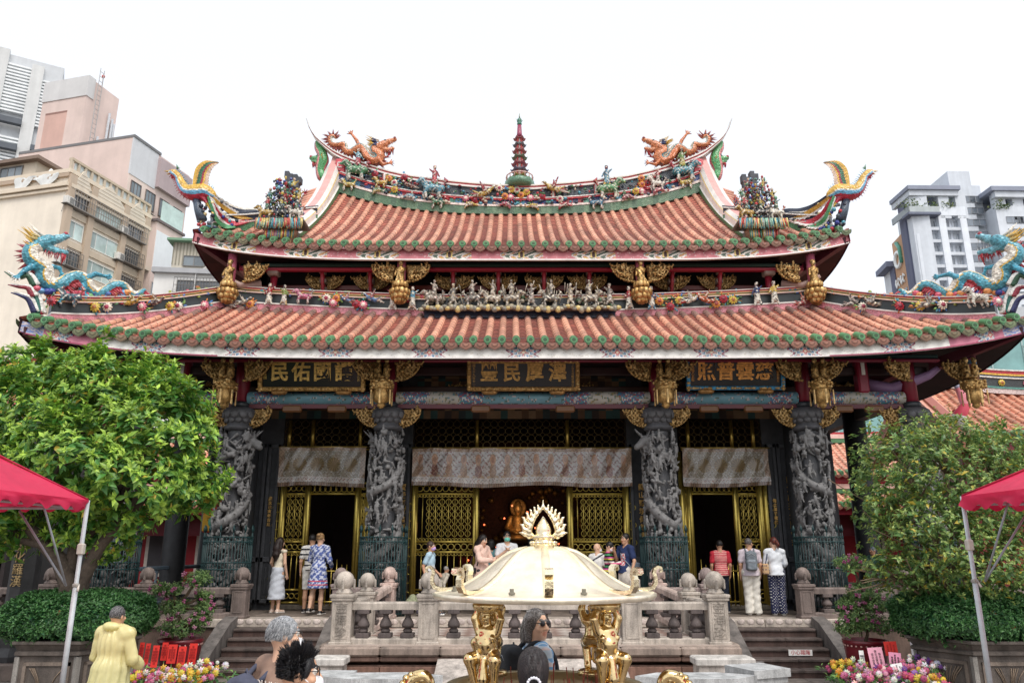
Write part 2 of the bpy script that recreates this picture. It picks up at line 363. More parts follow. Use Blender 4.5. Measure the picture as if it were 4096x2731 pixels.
# =============================================================== temple hall
TH=thing('temple_hall','ornate two tiered temple hall with orange tiled roofs and dark carved stone columns','temple',(X0,21,FL))
W1,I1,D1,N1=11.12,7.82,16.2,3.3
def low(s,d):
 t=d/N1
 return 6.66+1.62*(0.88*t+0.12*t*t)+(1-t)*0.60*min(1.05,abs(s)/W1)**5+t*0.2*min(1.2,abs(s)/6.7)**2
W2,I2,D2,N2=8.74,6.2,18.93,5.15
def upz(s,d):
 t=d/N2
 return 10.03+3.27*(0.72*t+0.28*t*t)+(1-t)**2*0.50*min(1.05,abs(s)/W2)**5+t*0.93*min(1.1,abs(s)/6.35)**2.75
def roof_rows(mb,W,fz,dmax,pos,sp,L,col,pan,caps=True,drip=None,r=0.077):
 """barrel rows with ringed joints, concave pans between them; pos(s,d,z) -> world point"""
 n=int(2*W/sp);off=2*W/n
 for i in range(n+1):
  s=-W+off*i;dm=dmax(s)
  if dm<0.15:continue
  m=max(1,int(round(dm/L)));ln=dm/m
  k=0.86+0.26*rng.random()
  for j in range(m):
   d0,d1=j*ln,(j+1)*ln+0.03
   vs=[];fs=[]
   for d,q in((d0,r*1.06),(d0+0.012,r*1.12),(d1-.055,r*0.95),(d1,r*0.93)):
    z=fz(s,d)
    for a in range(8):
     th=PI*a/7;vs.append(pos(s+q*math.cos(th),d,z+0.01+q*math.sin(th)*1.05))
   for u in range(3):
    for a in range(7):fs.append((u*8+a,u*8+a+1,u*8+9+a,u*8+8+a))
   fs.append(tuple(range(7,-1,-1)))
   kk=k*(0.86+0.24*rng.random());kk*=.72 if rng.random()<.04 else 1;cc=tuple(q*kk*(1,.96+.08*kk,1)[e_]for e_,q in enumerate(col))
   if j<1 and caps:cc=tuple(0.55*a+0.45*b for a,b in zip(cc,GREEN))
   if d1>dm*0.9 and W>9.5:cc=tuple(q*0.72 for q in c(168,130,118))
   jd=tuple(q*v for q,v in zip(cc,(.50,.40,.38)))
   mb.add(vs,fs,[cc]*14+[jd]*7+[tuple(q*.5 for q in cc)],True)
  if i<n:
   s2=s+off;sm=s+off/2;dm2=max(0.1,dmax(sm));m2=max(1,int(round(dm2/(L*0.62))));ln2=dm2/m2
   for j in range(m2):
    d0,d1=j*ln2,(j+1)*ln2
    vs=[]
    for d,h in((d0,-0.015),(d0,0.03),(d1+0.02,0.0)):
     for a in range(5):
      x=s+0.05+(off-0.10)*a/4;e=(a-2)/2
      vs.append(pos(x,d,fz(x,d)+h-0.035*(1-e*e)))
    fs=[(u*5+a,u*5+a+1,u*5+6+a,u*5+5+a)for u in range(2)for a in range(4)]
    kk=0.84+0.3*rng.random();mb.add(vs,fs,[tuple(q*kk*.55 for q in pan)]*4+[tuple(q*kk*1.25 for q in pan)]*4,False)  # pan lips painted darker as shadow, pan faces painted lighter as highlight
def eave_tiles(mb,W,fz,pos,sp,nrm=1):
 """green round end caps and hanging drip tiles between them"""
 n=int(2*W/sp);off=2*W/n
 for i in range(n+1):
  s=-W+off*i
  if abs(s)>W-0.02:continue
  z=fz(s,0)+0.055;e=abs(s)/W;k=1.0+0.35*rng.random()
  g1=tuple(q*k for q in GREEN)
  for(r0,r1,y,cc)in((0.0,0.034,-0.062,tuple(q*0.45 for q in g1)),(0.034,0.042,-0.05,tuple(q*0.4 for q in g1)),(0.042,0.07,-0.06,tuple(q*1.15 for q in g1)),(0.07,0.088,-0.045,tuple(q*.85 for q in g1))):
   vs=[]
   for a in range(12):
    th=2*PI*a/12
    for q in(r0,r1):
     dz=-0.03 if(a==9 and q>0.08)else 0
     vs.append(pos(s+q*math.cos(th),y,z+q*math.sin(th)+dz))
   mb.add(vs,[(2*a,2*a+1,(2*a+3)%24,(2*a+2)%24)for a in range(12)],cc)
  vs=[]
  for a in range(12):
   th=2*PI*a/12
   for y in(-0.045,0.18):vs.append(pos(s+0.088*math.cos(th),y,z+0.088*math.sin(th)+(0 if y<0 else 0.18*(fz(s,0.2)-fz(s,0))/0.2)))
  mb.add(vs,[(2*a,2*a+1,(2*a+3)%24,(2*a+2)%24)for a in range(12)],g1,True)
  if i<n:
   sm=s+off/2;z=fz(sm,0)-0.01;w=off/2-0.02
   out=[(-w*1.1,0.03),(-w*1.14,-0.03),(-w*1.0,-0.085),(-w*0.55,-0.125),(0,-0.16),(w*0.55,-0.125),(w*1.0,-0.085),(w*1.14,-0.03),(w*1.1,0.03),(0,-0.01)]
   gq=min(1,max(0,(e-0.72)*5));base=tuple((1-gq)*a+gq*b for a,b in zip(DRIP,DRIPG));k=0.8+0.3*rng.random()
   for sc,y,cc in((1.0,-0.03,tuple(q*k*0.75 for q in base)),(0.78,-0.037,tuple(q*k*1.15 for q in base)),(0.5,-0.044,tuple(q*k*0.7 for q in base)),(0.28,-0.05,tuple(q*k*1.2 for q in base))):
    vs=[pos(sm+x*sc,y-0.06*(zz*sc-0.05*(1-sc)),z+zz*sc-0.05*(1-sc))for x,zz in out];vs.append(pos(sm,y,z-0.05))
    mb.add(vs,[(q,(q+1)%10,10)for q in range(10)],cc)
F1=lambda s,d,z:(X0+s,D1+d,z);F2=lambda s,d,z:(X0+s,D2+d,z)
DB1=31.9
yc1=(D1+DB1)/2;hw1=(DB1-D1)/2
dm1=lambda s:min(N1,max(0,W1-abs(s)))
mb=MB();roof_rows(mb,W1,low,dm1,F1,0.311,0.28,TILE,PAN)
LR=mb.build('lower_roof','tile',TH)
mb=MB();eave_tiles(mb,W1,low,F1,0.311);mb.build('eave_tile_row','paint',LR)
fl1=lambda s,d:low(W1*abs(s)/hw1,d)
for sg in(-1,1):
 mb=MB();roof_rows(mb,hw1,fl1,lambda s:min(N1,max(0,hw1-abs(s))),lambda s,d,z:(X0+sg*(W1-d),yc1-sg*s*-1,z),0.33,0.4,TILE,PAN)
 eave_tiles(mb,hw1,fl1,lambda s,d,z:(X0+sg*(W1-d),yc1+sg*s,z),0.33)
 mb.build('side_roof','tile',LR)
mb=MB()
def dm2(s):
 a=abs(s)
 return N2 if a<I2+0.1 else max(0,W2-a)
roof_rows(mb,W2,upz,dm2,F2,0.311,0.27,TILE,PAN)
mb.grid(lambda i,j:(X0-I2+2*I2*i/40,D2+2*N2-N2*j/12*1.0,upz(-I2+2*I2*i/40,N2*j/12)),40,12,PAN)
UR=mb.build('upper_roof','tile',TH)
mb=MB();eave_tiles(mb,W2,upz,F2,0.311);mb.build('eave_tile_row','paint',UR)
hw2=N2
for sg in(-1,1):
 fz2=lambda s,d:upz(W2*abs(s)/hw2 if abs(s)>0 else 0,d)-0.0
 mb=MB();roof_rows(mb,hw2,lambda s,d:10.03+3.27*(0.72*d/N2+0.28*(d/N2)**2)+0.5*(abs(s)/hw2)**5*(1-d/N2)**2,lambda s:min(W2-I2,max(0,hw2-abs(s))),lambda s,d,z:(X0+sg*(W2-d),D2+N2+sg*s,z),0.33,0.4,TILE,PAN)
 mb.build('side_roof','tile',UR)
def hashn(i,j=0):return(math.sin(i*12.9898+j*78.233)*43758.5453)%1.0
def eave_board(W,fz,D,z0,z1,kind,parent):
 mb=MB();nx=int(2*W/0.02);nz=18;cols=[]
 def pt(i,j):
  s=-W+2*W*i/nx;z=fz(s,0)+z0+(z1-z0)*j/nz
  return(X0+s,D+0.10-0.05*(1-j/nz),z)
 def cl(i,j):
  s=-W+2*W*(i+.5)/nx;v=(j+.5)/nz;e=abs(s)/W
  P=2.05 if kind==1 else 1.9
  q=((s+P/2)%P)/P-0.5;n_=hashn(i//2,j)
  if j<=1:return c(232,226,224)if kind==2 else(c(150,60,90)if e>0.6 else c(222,216,214))
  g=sn(s*13,v*9,kind);g2=sn(s*26,v*17,kind+1)
  if kind==1:
   base=c(196,120,140)if e>0.84 else WHITE
   if e<=0.84 and sn(s*5,v*5,4)>.3 and g2>.3:base=c(196,190,178)
   if e>0.95:base=c(196,186,192)if g>0 else c(120,140,190)
   wd=0.16+0.03*math.cos(v*9)
   if abs(q)<wd and e<0.93:
    dx_=abs(q)*P;dz_=(v-0.5)*0.40;rr=math.hypot(dx_,dz_)
    if rr<0.035:return c(240,226,200)
    if rr<0.06:return c(200,96,92)
    if abs(q)>wd-0.018:return c(150,60,90)
    f=math.cos(dx_*38)*math.cos(dz_*34+dx_*9)
    return c(92,132,166)if f>.45 else(c(206,150,156)if f<-.5 else(c(222,214,214)if f>-.1 else c(130,160,150)))
   return base
  g=sn(s*13,v*9,2);g2=sn(s*26,v*17,3);base=c(192,116,124)
  if g>.5 and g2>.25:base=c(222,208,204)
  wd=0.30
  if abs(q)<wd:
   a=math.sin(q*38+3*math.sin(v*5))*math.cos(v*8-abs(q)*16)
   env=(1-(abs(q)/wd)**2)
   if abs(q)<0.04 and 0.2<v<0.8:return c(72,48,50)if math.hypot(q*P/.05,(v-.5)/.3)<1 else c(214,190,120)
   if a>0.25 and abs(v-.5)<.5*env+.1:return c(80,96,84)
   if a>-0.35 and abs(v-.5)<.5*env+.15:return c(222,216,206)
   if a<-0.75:return c(206,176,90)
  return base
 mb.grid(pt,nx,nz,cl,sm=False)
 mb.grid(lambda i,j:(X0-W+2*W*i/60,D+0.05+0.09*j,fz(-W+2*W*i/60,0)+z0),60,1,c(214,208,206))
 return mb.build('painted_eave_board','matte',parent)
eave_board(W1-0.02,low,D1,-0.335,-0.06,1,LR)
eave_board(W2-0.02,upz,D2,-0.37,-0.06,2,UR)
def soffit(W,fz,Df,hw,inn,drop,col,colside,parent,ycen):
 mb=MB()
 n=48
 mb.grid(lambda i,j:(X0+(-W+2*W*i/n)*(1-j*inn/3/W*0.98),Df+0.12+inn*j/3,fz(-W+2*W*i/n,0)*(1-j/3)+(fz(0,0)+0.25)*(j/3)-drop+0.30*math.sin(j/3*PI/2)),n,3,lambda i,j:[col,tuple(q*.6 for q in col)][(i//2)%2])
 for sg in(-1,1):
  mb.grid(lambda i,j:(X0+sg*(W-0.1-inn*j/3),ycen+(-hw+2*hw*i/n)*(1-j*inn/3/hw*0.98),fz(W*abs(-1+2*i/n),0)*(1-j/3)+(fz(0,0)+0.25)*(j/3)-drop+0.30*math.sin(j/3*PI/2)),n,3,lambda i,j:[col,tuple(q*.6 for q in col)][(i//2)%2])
  mb.grid(lambda i,j:(X0+sg*(W-0.06),ycen-hw+2*hw*i/n,fz(W*abs(-1+2*i/n),0)-drop-0.02+0.36*j),n,1,colside)
 return mb.build('soffit','matte',parent)
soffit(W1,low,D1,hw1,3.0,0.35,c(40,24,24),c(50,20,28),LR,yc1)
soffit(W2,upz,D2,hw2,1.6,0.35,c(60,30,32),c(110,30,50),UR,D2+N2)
for parent,W,fz,D,inn,zz in((LR,W1,low,D1,1.5,-0.34),(UR,W2,upz,D2,1.2,-0.50)):
 for sg in(-1,1):
  mb=MB();z=fz(W,0)
  a=Vector((X0+sg*(W-0.1),D+0.1,z-0.22));b=Vector((X0+sg*(W-inn),D+inn,fz(W-inn,0)+zz))
  b2=b+Vector((0,0,-0.26))
  o=Vector((0.07*sg,-0.07,0));q=Vector((0.07,0.07*sg,0))
  vs=[a-q,a+q,b+q,b-q,a-q+Vector((0,0,-0.18)),a+q+Vector((0,0,-0.18)),b2+q,b2-q]
  mb.add(vs,[(0,1,2,3),(7,6,5,4),(0,4,5,1),(3,2,6,7),(0,3,7,4),(1,5,6,2)],c(70,20,34))
  mb.build('corner_rafter','paint',parent)
# =============================================================== ridges
def band(mb,path,layers,thick):
 """stack of layers (z0,z1,extra half thickness,colour|fn) along a path of (x,y,z)"""
 P=[Vector(p)for p in path];n=len(P)
 for(z0,z1,ex,col)in layers:
  vs=[]
  for i in range(n):
   t=(P[min(i+1,n-1)]-P[max(i-1,0)]);t.z=0;t.normalize();nv=Vector((-t.y,t.x,0))*(thick/2+ex)
   f0=z0(i/(n-1))if callable(z0)else z0;f1=z1(i/(n-1))if callable(z1)else z1
   vs+=[P[i]-nv+Vector((0,0,f0)),P[i]-nv+Vector((0,0,f1)),P[i]+nv+Vector((0,0,f1)),P[i]+nv+Vector((0,0,f0))]
  fs=[];cl=[]
  for i in range(n-1):
   for a in range(4):b=(a+1)%4;fs.append((i*4+a,i*4+b,i*4+4+b,i*4+4+a));cl.append(col(i/(n-1))if callable(col)else col)
  fs+=[(0,3,2,1),(n*4-4,n*4-3,n*4-2,n*4-1)];cl+=[col(0)if callable(col)else col]*2
  mb.add(vs,fs,cl)
def hip_path(sg,s0=10.70,n=14):
 out=[]
 for i in range(n+1):
  s=s0+(I1-s0)*i/n;d=W1-s;out.append((X0+sg*s,D1+d,low(s,d)+0.0))
 return out
top_l=[(X0-I1+2*I1*i/30,D1+N1+0.08,low(-I1+2*I1*i/30,N1))for i in range(31)]
lowpath=hip_path(-1)+top_l[1:-1]+hip_path(1)[::-1]
LRD=None
mb=MB()
band(mb,lowpath,[(-0.05,0.11,0.0,PINK)],0.3);LRD=mb.build('lower_ridge','ceramic',TH)
mb=MB()
band(mb,lowpath,[(0.11,0.145,0.02,WHITE),(0.145,0.40,-0.04,c(44,52,54)),(0.40,0.425,0.02,c(214,190,186)),(0.425,0.445,0.0,YEL),(0.445,0.475,-0.01,NAVY),(0.475,0.495,0.01,c(206,180,120)),(0.495,0.54,0.0,REDT),(0.54,0.56,0.03,c(222,210,204))],0.3)
mb.build('ridge_band','paint',LRD)
for sg in(-1,1):
 pth=[(X0+sg*(W2-0.35-2.2*i/8),D2+0.35+2.2*i/8,upz(W2-0.35-2.2*i/8,0.35+2.2*i/8)-0.02)for i in range(9)]
 mb=MB();band(mb,pth,[(-0.05,0.20,0.0,GREEN),(0.20,0.24,0.02,c(220,190,180)),(0.24,0.42,-0.04,NAVY),(0.42,0.46,0.02,WHITE),(0.46,0.50,0.0,NAVY)],0.26)
 mb.build('hip_ridge','ceramic',UR)
for sg in(-1,1):
 n=26;vs_=[]
 prof=[(-0.10,-0.02,GREEN),(-0.10,0.10,WHITE),(-0.06,0.13,c(236,232,226)),(-0.05,0.30,c(206,178,110)),(-0.03,0.32,WHITE),(0.06,0.42,c(212,158,152)),(0.28,0.42,c(224,196,190)),(0.34,0.34,WHITE),(0.50,0.26,c(222,214,206)),(0.52,-0.2,c(214,190,182)),(0.52,-0.5,PINK)]
 mb=MB();vs=[];fs=[];cl=[]
 for i in range(n+1):
  d=0.75+(N2+0.05-0.75)*i/n;z=upz(I2,d);wd=1.0
  ht=1.15+1.75*max(0,(d-2.6)/(N2-2.6))**2.2
  for(x,h,cc)in prof:vs.append((X0+sg*(I2+x*wd),D2+d,z+h*(ht if h>0 else 1)))
 k=len(prof)
 for i in range(n):
  for j in range(k-1):
   q=(i*k+j,i*k+j+1,(i+1)*k+j+1,(i+1)*k+j);fs.append(q if sg>0 else q[::-1]);kk=0.93+0.12*rng.random();cl.append(tuple(v*kk for v in prof[j][2]))
 fs.append(tuple(range(k)));cl.append(WHITE)
 mb.add(vs,fs,cl);mb.build('verge_ridge','paint',UR)
 mb=MB()
 for i in range(15):
  d=1.9+i*0.24;z=upz(I2,d)+0.06
  pts=[(X0+sg*(I2+0.5),D2+d,z),(X0+sg*(I2+0.95),D2+d,z-0.17),(X0+sg*(I2+1.15),D2+d,z-0.25)]
  mb.tube(pts,0.085,[TILE,TILE,GREEN],n=8)
 mb.grid(lambda i,j:(X0+sg*(I2+0.5+0.62*j),D2+1.8+3.5*i/12,upz(I2,1.8+3.35*i/12)-0.02-0.25*j),12,1,PAN)
 mb.build('verge_tile_row','tile',UR)
 mb=MB()
 out=[(D2+0.9,10.4)]+[(D2+0.9+(N2-0.9)*i/12,upz(I2,0.9+(N2-0.9)*i/12)-0.05)for i in range(13)]+[(D2+2*N2-0.9-(N2-0.9)*i/12,upz(I2,0.9+(N2-0.9)*(12-i)/12)-0.05)for i in range(1,13)]
 xx=X0+sg*(I2+0.25);vs=[(xx,y,z)for y,z in out];mb.add(vs,[tuple(range(len(vs)))],PINK);mb.build('gable_wall','matte',UR)
tab=[(2085,750),(2028,750.5),(1894,741),(1783,730),(1649,712),(1560,692),(1493,672),(1426,648),(1381,630),(1345,612),(1310,587),(1278,561),(1252,525),(1238,480)]
tp=[at(520+(2085-a)/4,b/4,D2+N2)for a,b in tab];tx=[p.x-at(520,b/4,D2+N2).x for p,(a,b)in zip(tp,tab)];tz=[p.z for p in tp]
rtop=lambda s:float(np.interp(abs(s),tx,tz))
RY=D2+N2
def rpath(s1,n):return[(X0-s1+2*s1*i/n,RY,0)for i in range(n+1)]
rb=lambda s:upz(s,N2)
def rlay(a,b):return(lambda q:rb((2*q-1)*6.32)*(1-a)+(rtop((2*q-1)*6.32))*a),(lambda q:rb((2*q-1)*6.32)*(1-b)+rtop((2*q-1)*6.32)*b)
n=70;mb=MB()
blues=[c(40,62,120),c(60,120,150),c(150,50,60),c(80,150,130),c(40,50,90)]
for a,b,ex,col in((-0.1,0.17,0.05,lambda q:[c(74,110,78),c(92,122,92),c(66,98,72)][int(hashn(int(q*200))*3)]),(0.17,0.24,0.07,c(230,214,206)),(0.24,0.42,0.0,lambda q:blues[int(hashn(int(q*140))*5)]),(0.42,0.47,0.05,c(196,60,66)),(0.47,0.50,0.07,WHITE),(0.50,0.86,-0.06,c(58,66,74))):
 z0,z1=rlay(a,b);band(mb,rpath(6.32,n),[(z0,z1,ex,col)],0.36)
MR=mb.build('main_ridge','ceramic',TH)
mb=MB();sx=tx[-1]
P=[X0-sx+2*sx*i/120 for i in range(121)]
def tl(h0,h1,f):return(lambda q:rtop((2*q-1)*sx)+h0*(1-0.8*max(0,abs(2*q-1)*sx-6.3)/(sx-6.3)*f),lambda q:rtop((2*q-1)*sx)+h1*(1-0.6*max(0,abs(2*q-1)*sx-6.3)/(sx-6.3)))
for h0,h1,ex,col in((-0.15,-0.09,0.02,WHITE),(-0.09,-0.03,0.0,c(196,70,76)),(-0.03,0.02,0.04,c(226,220,212))):
 z0,z1=tl(h0,h1,1);band(mb,rpath(sx,120),[(z0,z1,ex,col)],0.34)
mb.build('swallowtail_cap','paint',MR)

# =============================================================== body of the hall
WD=19.6
CD=17.8
mb=MB()
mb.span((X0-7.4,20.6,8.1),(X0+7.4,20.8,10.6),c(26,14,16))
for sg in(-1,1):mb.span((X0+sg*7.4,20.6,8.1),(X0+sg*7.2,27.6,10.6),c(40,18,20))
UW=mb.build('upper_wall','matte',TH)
mb=MB()
for z,y,h,col in((9.72,19.5,0.10,c(36,62,56)),(9.60,19.48,0.09,c(150,26,50)),(9.28,20.1,0.16,c(96,40,34)),(8.95,20.2,0.14,c(110,60,34)),(8.62,20.15,0.12,c(120,26,40))):
 mb.span((X0-7.6,y,z-h/2),(X0+7.6,y+0.16,z+h/2),col,bev=0.02)
for sg in(-1,1):mb.span((X0+sg*7.6,19.5,9.55),(X0+sg*7.45,27,9.75),c(120,26,50))
mb.build('bracket_beam','paint',UW)
def bracket_set(x,parent,y=19.75,z=9.6):
 mb=MB()
 for k,(dz,dy,w_)in enumerate(((0,0,0.11),(-0.22,0.12,0.12),(-0.42,0.26,0.12))):
  mb.box((x,y+dy,z+dz),(w_*1.5,0.2,0.13),c(128,110,100),bev=0.02)
  mb.box((x,y+dy+0.1,z+dz-0.11),(w_*0.8,0.16,0.1),c(140,30,40),bev=0.02)
 mb.tube([(x,y-0.1,z),(x,y+0.05,z-0.35),(x,y+0.3,z-0.75),(x,y+0.36,z-1.0)],[0.06,0.05,0.05,0.06],[c(150,40,50)]*4,n=6)
 return mb.build('bracket','paint',parent)
for x in(-5.4,-4.1,-1.85,-0.62,0.62,1.85,4.1,5.4):bracket_set(X0+x,UW)
mb=MB()
def wall_piece(a,b,z0=FL,z1=5.7,y=WD):mb.span((X0+a,y,z0),(X0+b,y+0.3,z1),DSTONE)
gx=lambda u:at(u,540,WD).x
GX=lambda u:gx(u)-X0
for a,b in((-6.9,GX(276)),(GX(369),GX(409.5)),(GX(630.5),GX(683)),(GX(770),6.9)):wall_piece(a,b)
wall_piece(-7.0,7.0,5.7,8.15)
for sg in(-1,1):mb.span((X0+sg*6.9,WD+.3,FL),(X0+sg*6.65,28.5,8.2),DSTONE)
mb.span((X0-6.9,28.3,FL),(X0+6.9,28.5,8.2),c(40,20,18))
mb.span((X0-6.9,WD,8.15),(X0+6.9,28.5,8.25),c(30,18,18))
HW=mb.build('hall_wall','carved',TH)
def panel(a,b,z0,z1,txt,size,xo,y=WD):
 mb=MB();x0,x1=X0+a,X0+b
 mb.span((x0,y-0.06,z0),(x1,y+0.002,z1),c(50,52,56),bev=0.02)
 for(p,q,r_,s_)in((x0,x0+0.08,z0,z1),(x1-0.08,x1,z0,z1),(x0,x1,z1-0.1,z1),(x0,x1,z0,z0+0.1),(x0,x1,z0+0.95,z0+1.08)):
  mb.span((p,y-0.10,r_),(q,y-0.045,s_),c(70,72,76),bev=0.012)
 mb.span((x0+0.13,y-0.085,z0+0.2),(x1-0.13,y-0.05,z0+0.85),c(62,64,68),bev=0.02)
 p_=mb.build('wall_panel','carved',HW)
 if txt:
  m2=MB();add_text(m2,txt,size,(X0+xo,y-0.115,(z0+1.08+z1-0.1)/2-0.25),(0.62,0.38,0.12),depth=0.01,vertical=True,spacing=1.15,bold=0.003)
  m2.build('couplet_lettering','gold',p_)
panel(GX(238),GX(261),FL+0.15,4.9,'山遶進果道證菩提',0.19,at(253,500,WD).x-X0);panel(GX(783),GX(808),FL+0.15,4.9,'龍女獻珠光騰舍利',0.19,at(790,500,WD).x-X0)
panel(GX(262.5),GX(275),FL+0.15,4.9,'歲次己亥年吉旦',0.09,GX(268.5));panel(GX(771),GX(782),FL+0.15,4.9,'信士弟子敬獻',0.09,GX(776.5))
panel(GX(384),GX(408.5),FL+0.15,4.9,'寶殿巍峨瞻聖相',0.17,GX(401.5));panel(GX(632),GX(656),FL+0.15,4.9,'龍山勝境仰慈雲',0.17,GX(643))
mb=MB()
for a,b in((GX(276),GX(369)),(GX(409.5),GX(630.5)),(GX(683),GX(770))):mb.span((X0+a,WD-0.12,FL),(X0+b,WD+0.3,FL+0.12),c(120,112,100),bev=0.02)
mb.build('door_sill','stone',HW)
mb=MB();mb.span((X0-6.7,WD+.3,FL-0.02),(X0+6.7,28.3,FL+0.012),c(60,48,42));mb.build('hall_floor','lacquer',HW)
GC=(0.55,0.42,0.10)
def quatre(cx,cz,r,y,mb,t=0.012,col=GC):
 pts=[]
 for i in range(24):
  a=2*PI*i/24;rr=r*(0.78+0.28*abs(math.cos(2*a)))
  pts.append((cx+rr*math.cos(a),y,cz+rr*math.sin(a)))
 mb.tube(pts,t,col,n=4,closed=True)
def ringv(cx,cz,r,y,mb,t=0.012):
 mb.tube([(cx+r*math.cos(2*PI*i/12),y,cz+r*math.sin(2*PI*i/12))for i in range(12)],t,GC,n=4,closed=True)
def gate_leaf(x0,x1,y,z0,z1,mb,nb):
 """one barred leaf: frame, ring friezes, scroll-ended bars, chain of lobes in the upper part"""
 for x in(x0,x1):mb.tube([(x,y,z0),(x,y,z1)],0.042,GC,n=8)
 zm=z0+(z1-z0)*0.42;zn=zm+0.24;zt=z1-0.26;zb=z0+0.12;zc=z0+0.32
 for z in(z0+0.03,zb+0.2,zm,zn,zt,z1):mb.tube([(x0,y,z),(x1,y,z)],0.026,GC,n=6)
 w_=(x1-x0)/nb
 for i in range(nb):
  cx=x0+w_*(i+.5)
  for z in((zm+zn)/2,(zt+z1)/2,z0+0.18):ringv(cx,z,min(0.085,w_*.46),y,mb)
  if i:
   xx=x0+w_*i
   mb.tube([(xx,y,zc),(xx,y,zm)],0.014,GC,n=5);mb.tube([(xx,y,zn),(xx,y,zt)],0.013,GC,n=5)
  for z,sg in((zm-0.05,-1),(zt-0.05,-1),(zn+0.05,1)):
   for q in(-1,1):ringv(cx+q*w_*0.25,z,w_*0.2,y,mb,0.009)
 for i in range(1,nb):
  if i<nb*0.18:continue
  xx=x0+w_*i;m=40;
  for sg in(1,-1):
   pts=[(xx+sg*w_*0.42*abs(math.sin(PI*6*k/m))**0.7,y,zn+0.12+(zt-zn-0.24)*k/m)for k in range(m+1)]
   mb.tube(pts,0.009,GC,n=4,cap=False)
def gate_post(x,mb,z0=FL+0.1,z1=4.7,r=0.06):mb.tube([(x,WD-0.06,z0),(x,WD-0.06,z1)],r,GC,n=10)
ZT=3.92
def gate(name,x0,x1,leaves,low_bar=None):
 mb=MB()
 for x in sorted(set([x0,x1]+[q for l in leaves for q in l[:2]])):gate_post(x,mb)
 f=mb.build(name,'rail',HW)
 for(a,b,nb)in leaves:
  m2=MB();gate_leaf(a+0.06,b-0.06,WD-0.06,FL+0.14,ZT,m2,nb);m2.build('gate_leaf','rail',f)
 m2=MB()
 mids=sorted([l for l in leaves]);a,b=mids[0][1],mids[1][0]
 if low_bar:
  m2.tube([(a,WD-0.06,ZT-0.26),(b,WD-0.06,ZT-0.26)],0.03,GC,n=6);m2.tube([(a,WD-0.06,ZT),(b,WD-0.06,ZT)],0.03,GC,n=6)
  k=9
  for i in range(k):ringv(a+(b-a)*(i+.5)/k,ZT-0.13,0.085,WD-0.06,m2)
  m2.build('gate_transom','rail',f);m2=MB()
  for i in range(9):
   xx=a+0.12+(b-a-0.24)*i/8;m2.tube([(xx,WD-0.3,FL+0.1),(xx,WD-0.3,FL+1.05+(0.12 if i%3==0 else 0))],0.014,GC,n=5)
  for z in(FL+0.2,FL+0.9):m2.tube([(a+0.1,WD-0.3,z),(b-0.1,WD-0.3,z)],0.02,GC,n=6)
  m2.build('low_barrier','rail',f)
 for x in(x0-0.10,x1+0.10):
  m2=MB();z=FL+0.3
  m2.tube([(x,WD-0.06,FL+0.1),(x,WD-0.06,ZT)],0.008,GC,n=4)
  while z<ZT-0.2:quatre(x,z,0.105,WD-0.06,m2,0.014);z+=0.42
  m2.build('lobed_strip','rail',f)
 return f
gate('central_gate',gx(413),gx(628),[(gx(413),gx(476.5),9),(gx(569.5),gx(628),9)])
gate('left_gate',gx(280),gx(368),[(gx(280),gx(306.5),4),(gx(355.5),gx(368),3)],True)
gate('right_gate',gx(683.5),gx(768),[(gx(683.5),gx(692),2),(gx(737),gx(763),4)],True)
def lattice(x0,x1,z0,z1,posts):
 mb=MB();st=0.19;nx=max(1,int(round((x1-x0)/st)));nz=max(1,int(round((z1-z0)/0.17)))
 for i in range(nx):
  for j in range(nz):quatre(x0+(x1-x0)*(i+.5)/nx,z0+(z1-z0)*(j+.5)/nz,0.098,WD-0.05,mb,0.0055,(0.17,0.12,0.045))
 for x in posts:mb.tube([(x,WD-0.1,z0-0.1),(x,WD-0.1,z1)],0.05,(0.42,0.29,0.07),n=8)
 mb.tube([(x0,WD-0.1,z0-0.02),(x1,WD-0.1,z0-0.02)],0.025,(0.42,0.29,0.07),n=6)
 return mb.build('lobed_grille','rail',HW)
lattice(gx(413),gx(628),4.78,5.5,[gx(476),gx(569)]);lattice(gx(278),gx(366),4.78,5.5,[gx(307),gx(356),gx(283)]);lattice(gx(685),gx(768),4.78,5.5,[gx(693),gx(738),gx(760)])
mb=MB()
for a,b in((-6.6,-3.7),(-2.7,2.7),(3.6,6.6)):
 n=int((b-a)/0.06)
 mb.grid(lambda i,j:(X0+a+(b-a)*i/n,WD-0.03,5.55+1.4*j/20),n,20,lambda i,j:[c(40,74,72),c(52,40,34),c(90,66,44),c(34,48,50),c(120,96,70)][int(hashn(i//3+j*0.37//1,j//3)*4.99)],sm=False)
mb.build('painted_panel','matte',HW)
def plain_column(x,y,z1=6.9,r=0.26,name='plain_column',col=c(44,45,48)):
 mb=MB();mb.lathe([(r*1.55,0),(r*1.6,0.1),(r*1.3,0.2),(r*1.25,0.3),(r,0.36),(r,0.5),(r*0.96,z1-FL)],(x,y,FL),col,n=20)
 return mb.build(name,'carved',TH)
for x in(-9.1,9.1):
 for y in(20.9,23.3,26.0):plain_column(X0+x,y,r=0.30)
for x in(-6.75,-3.25,3.25,6.75):plain_column(X0+x,WD-0.35,r=0.2)
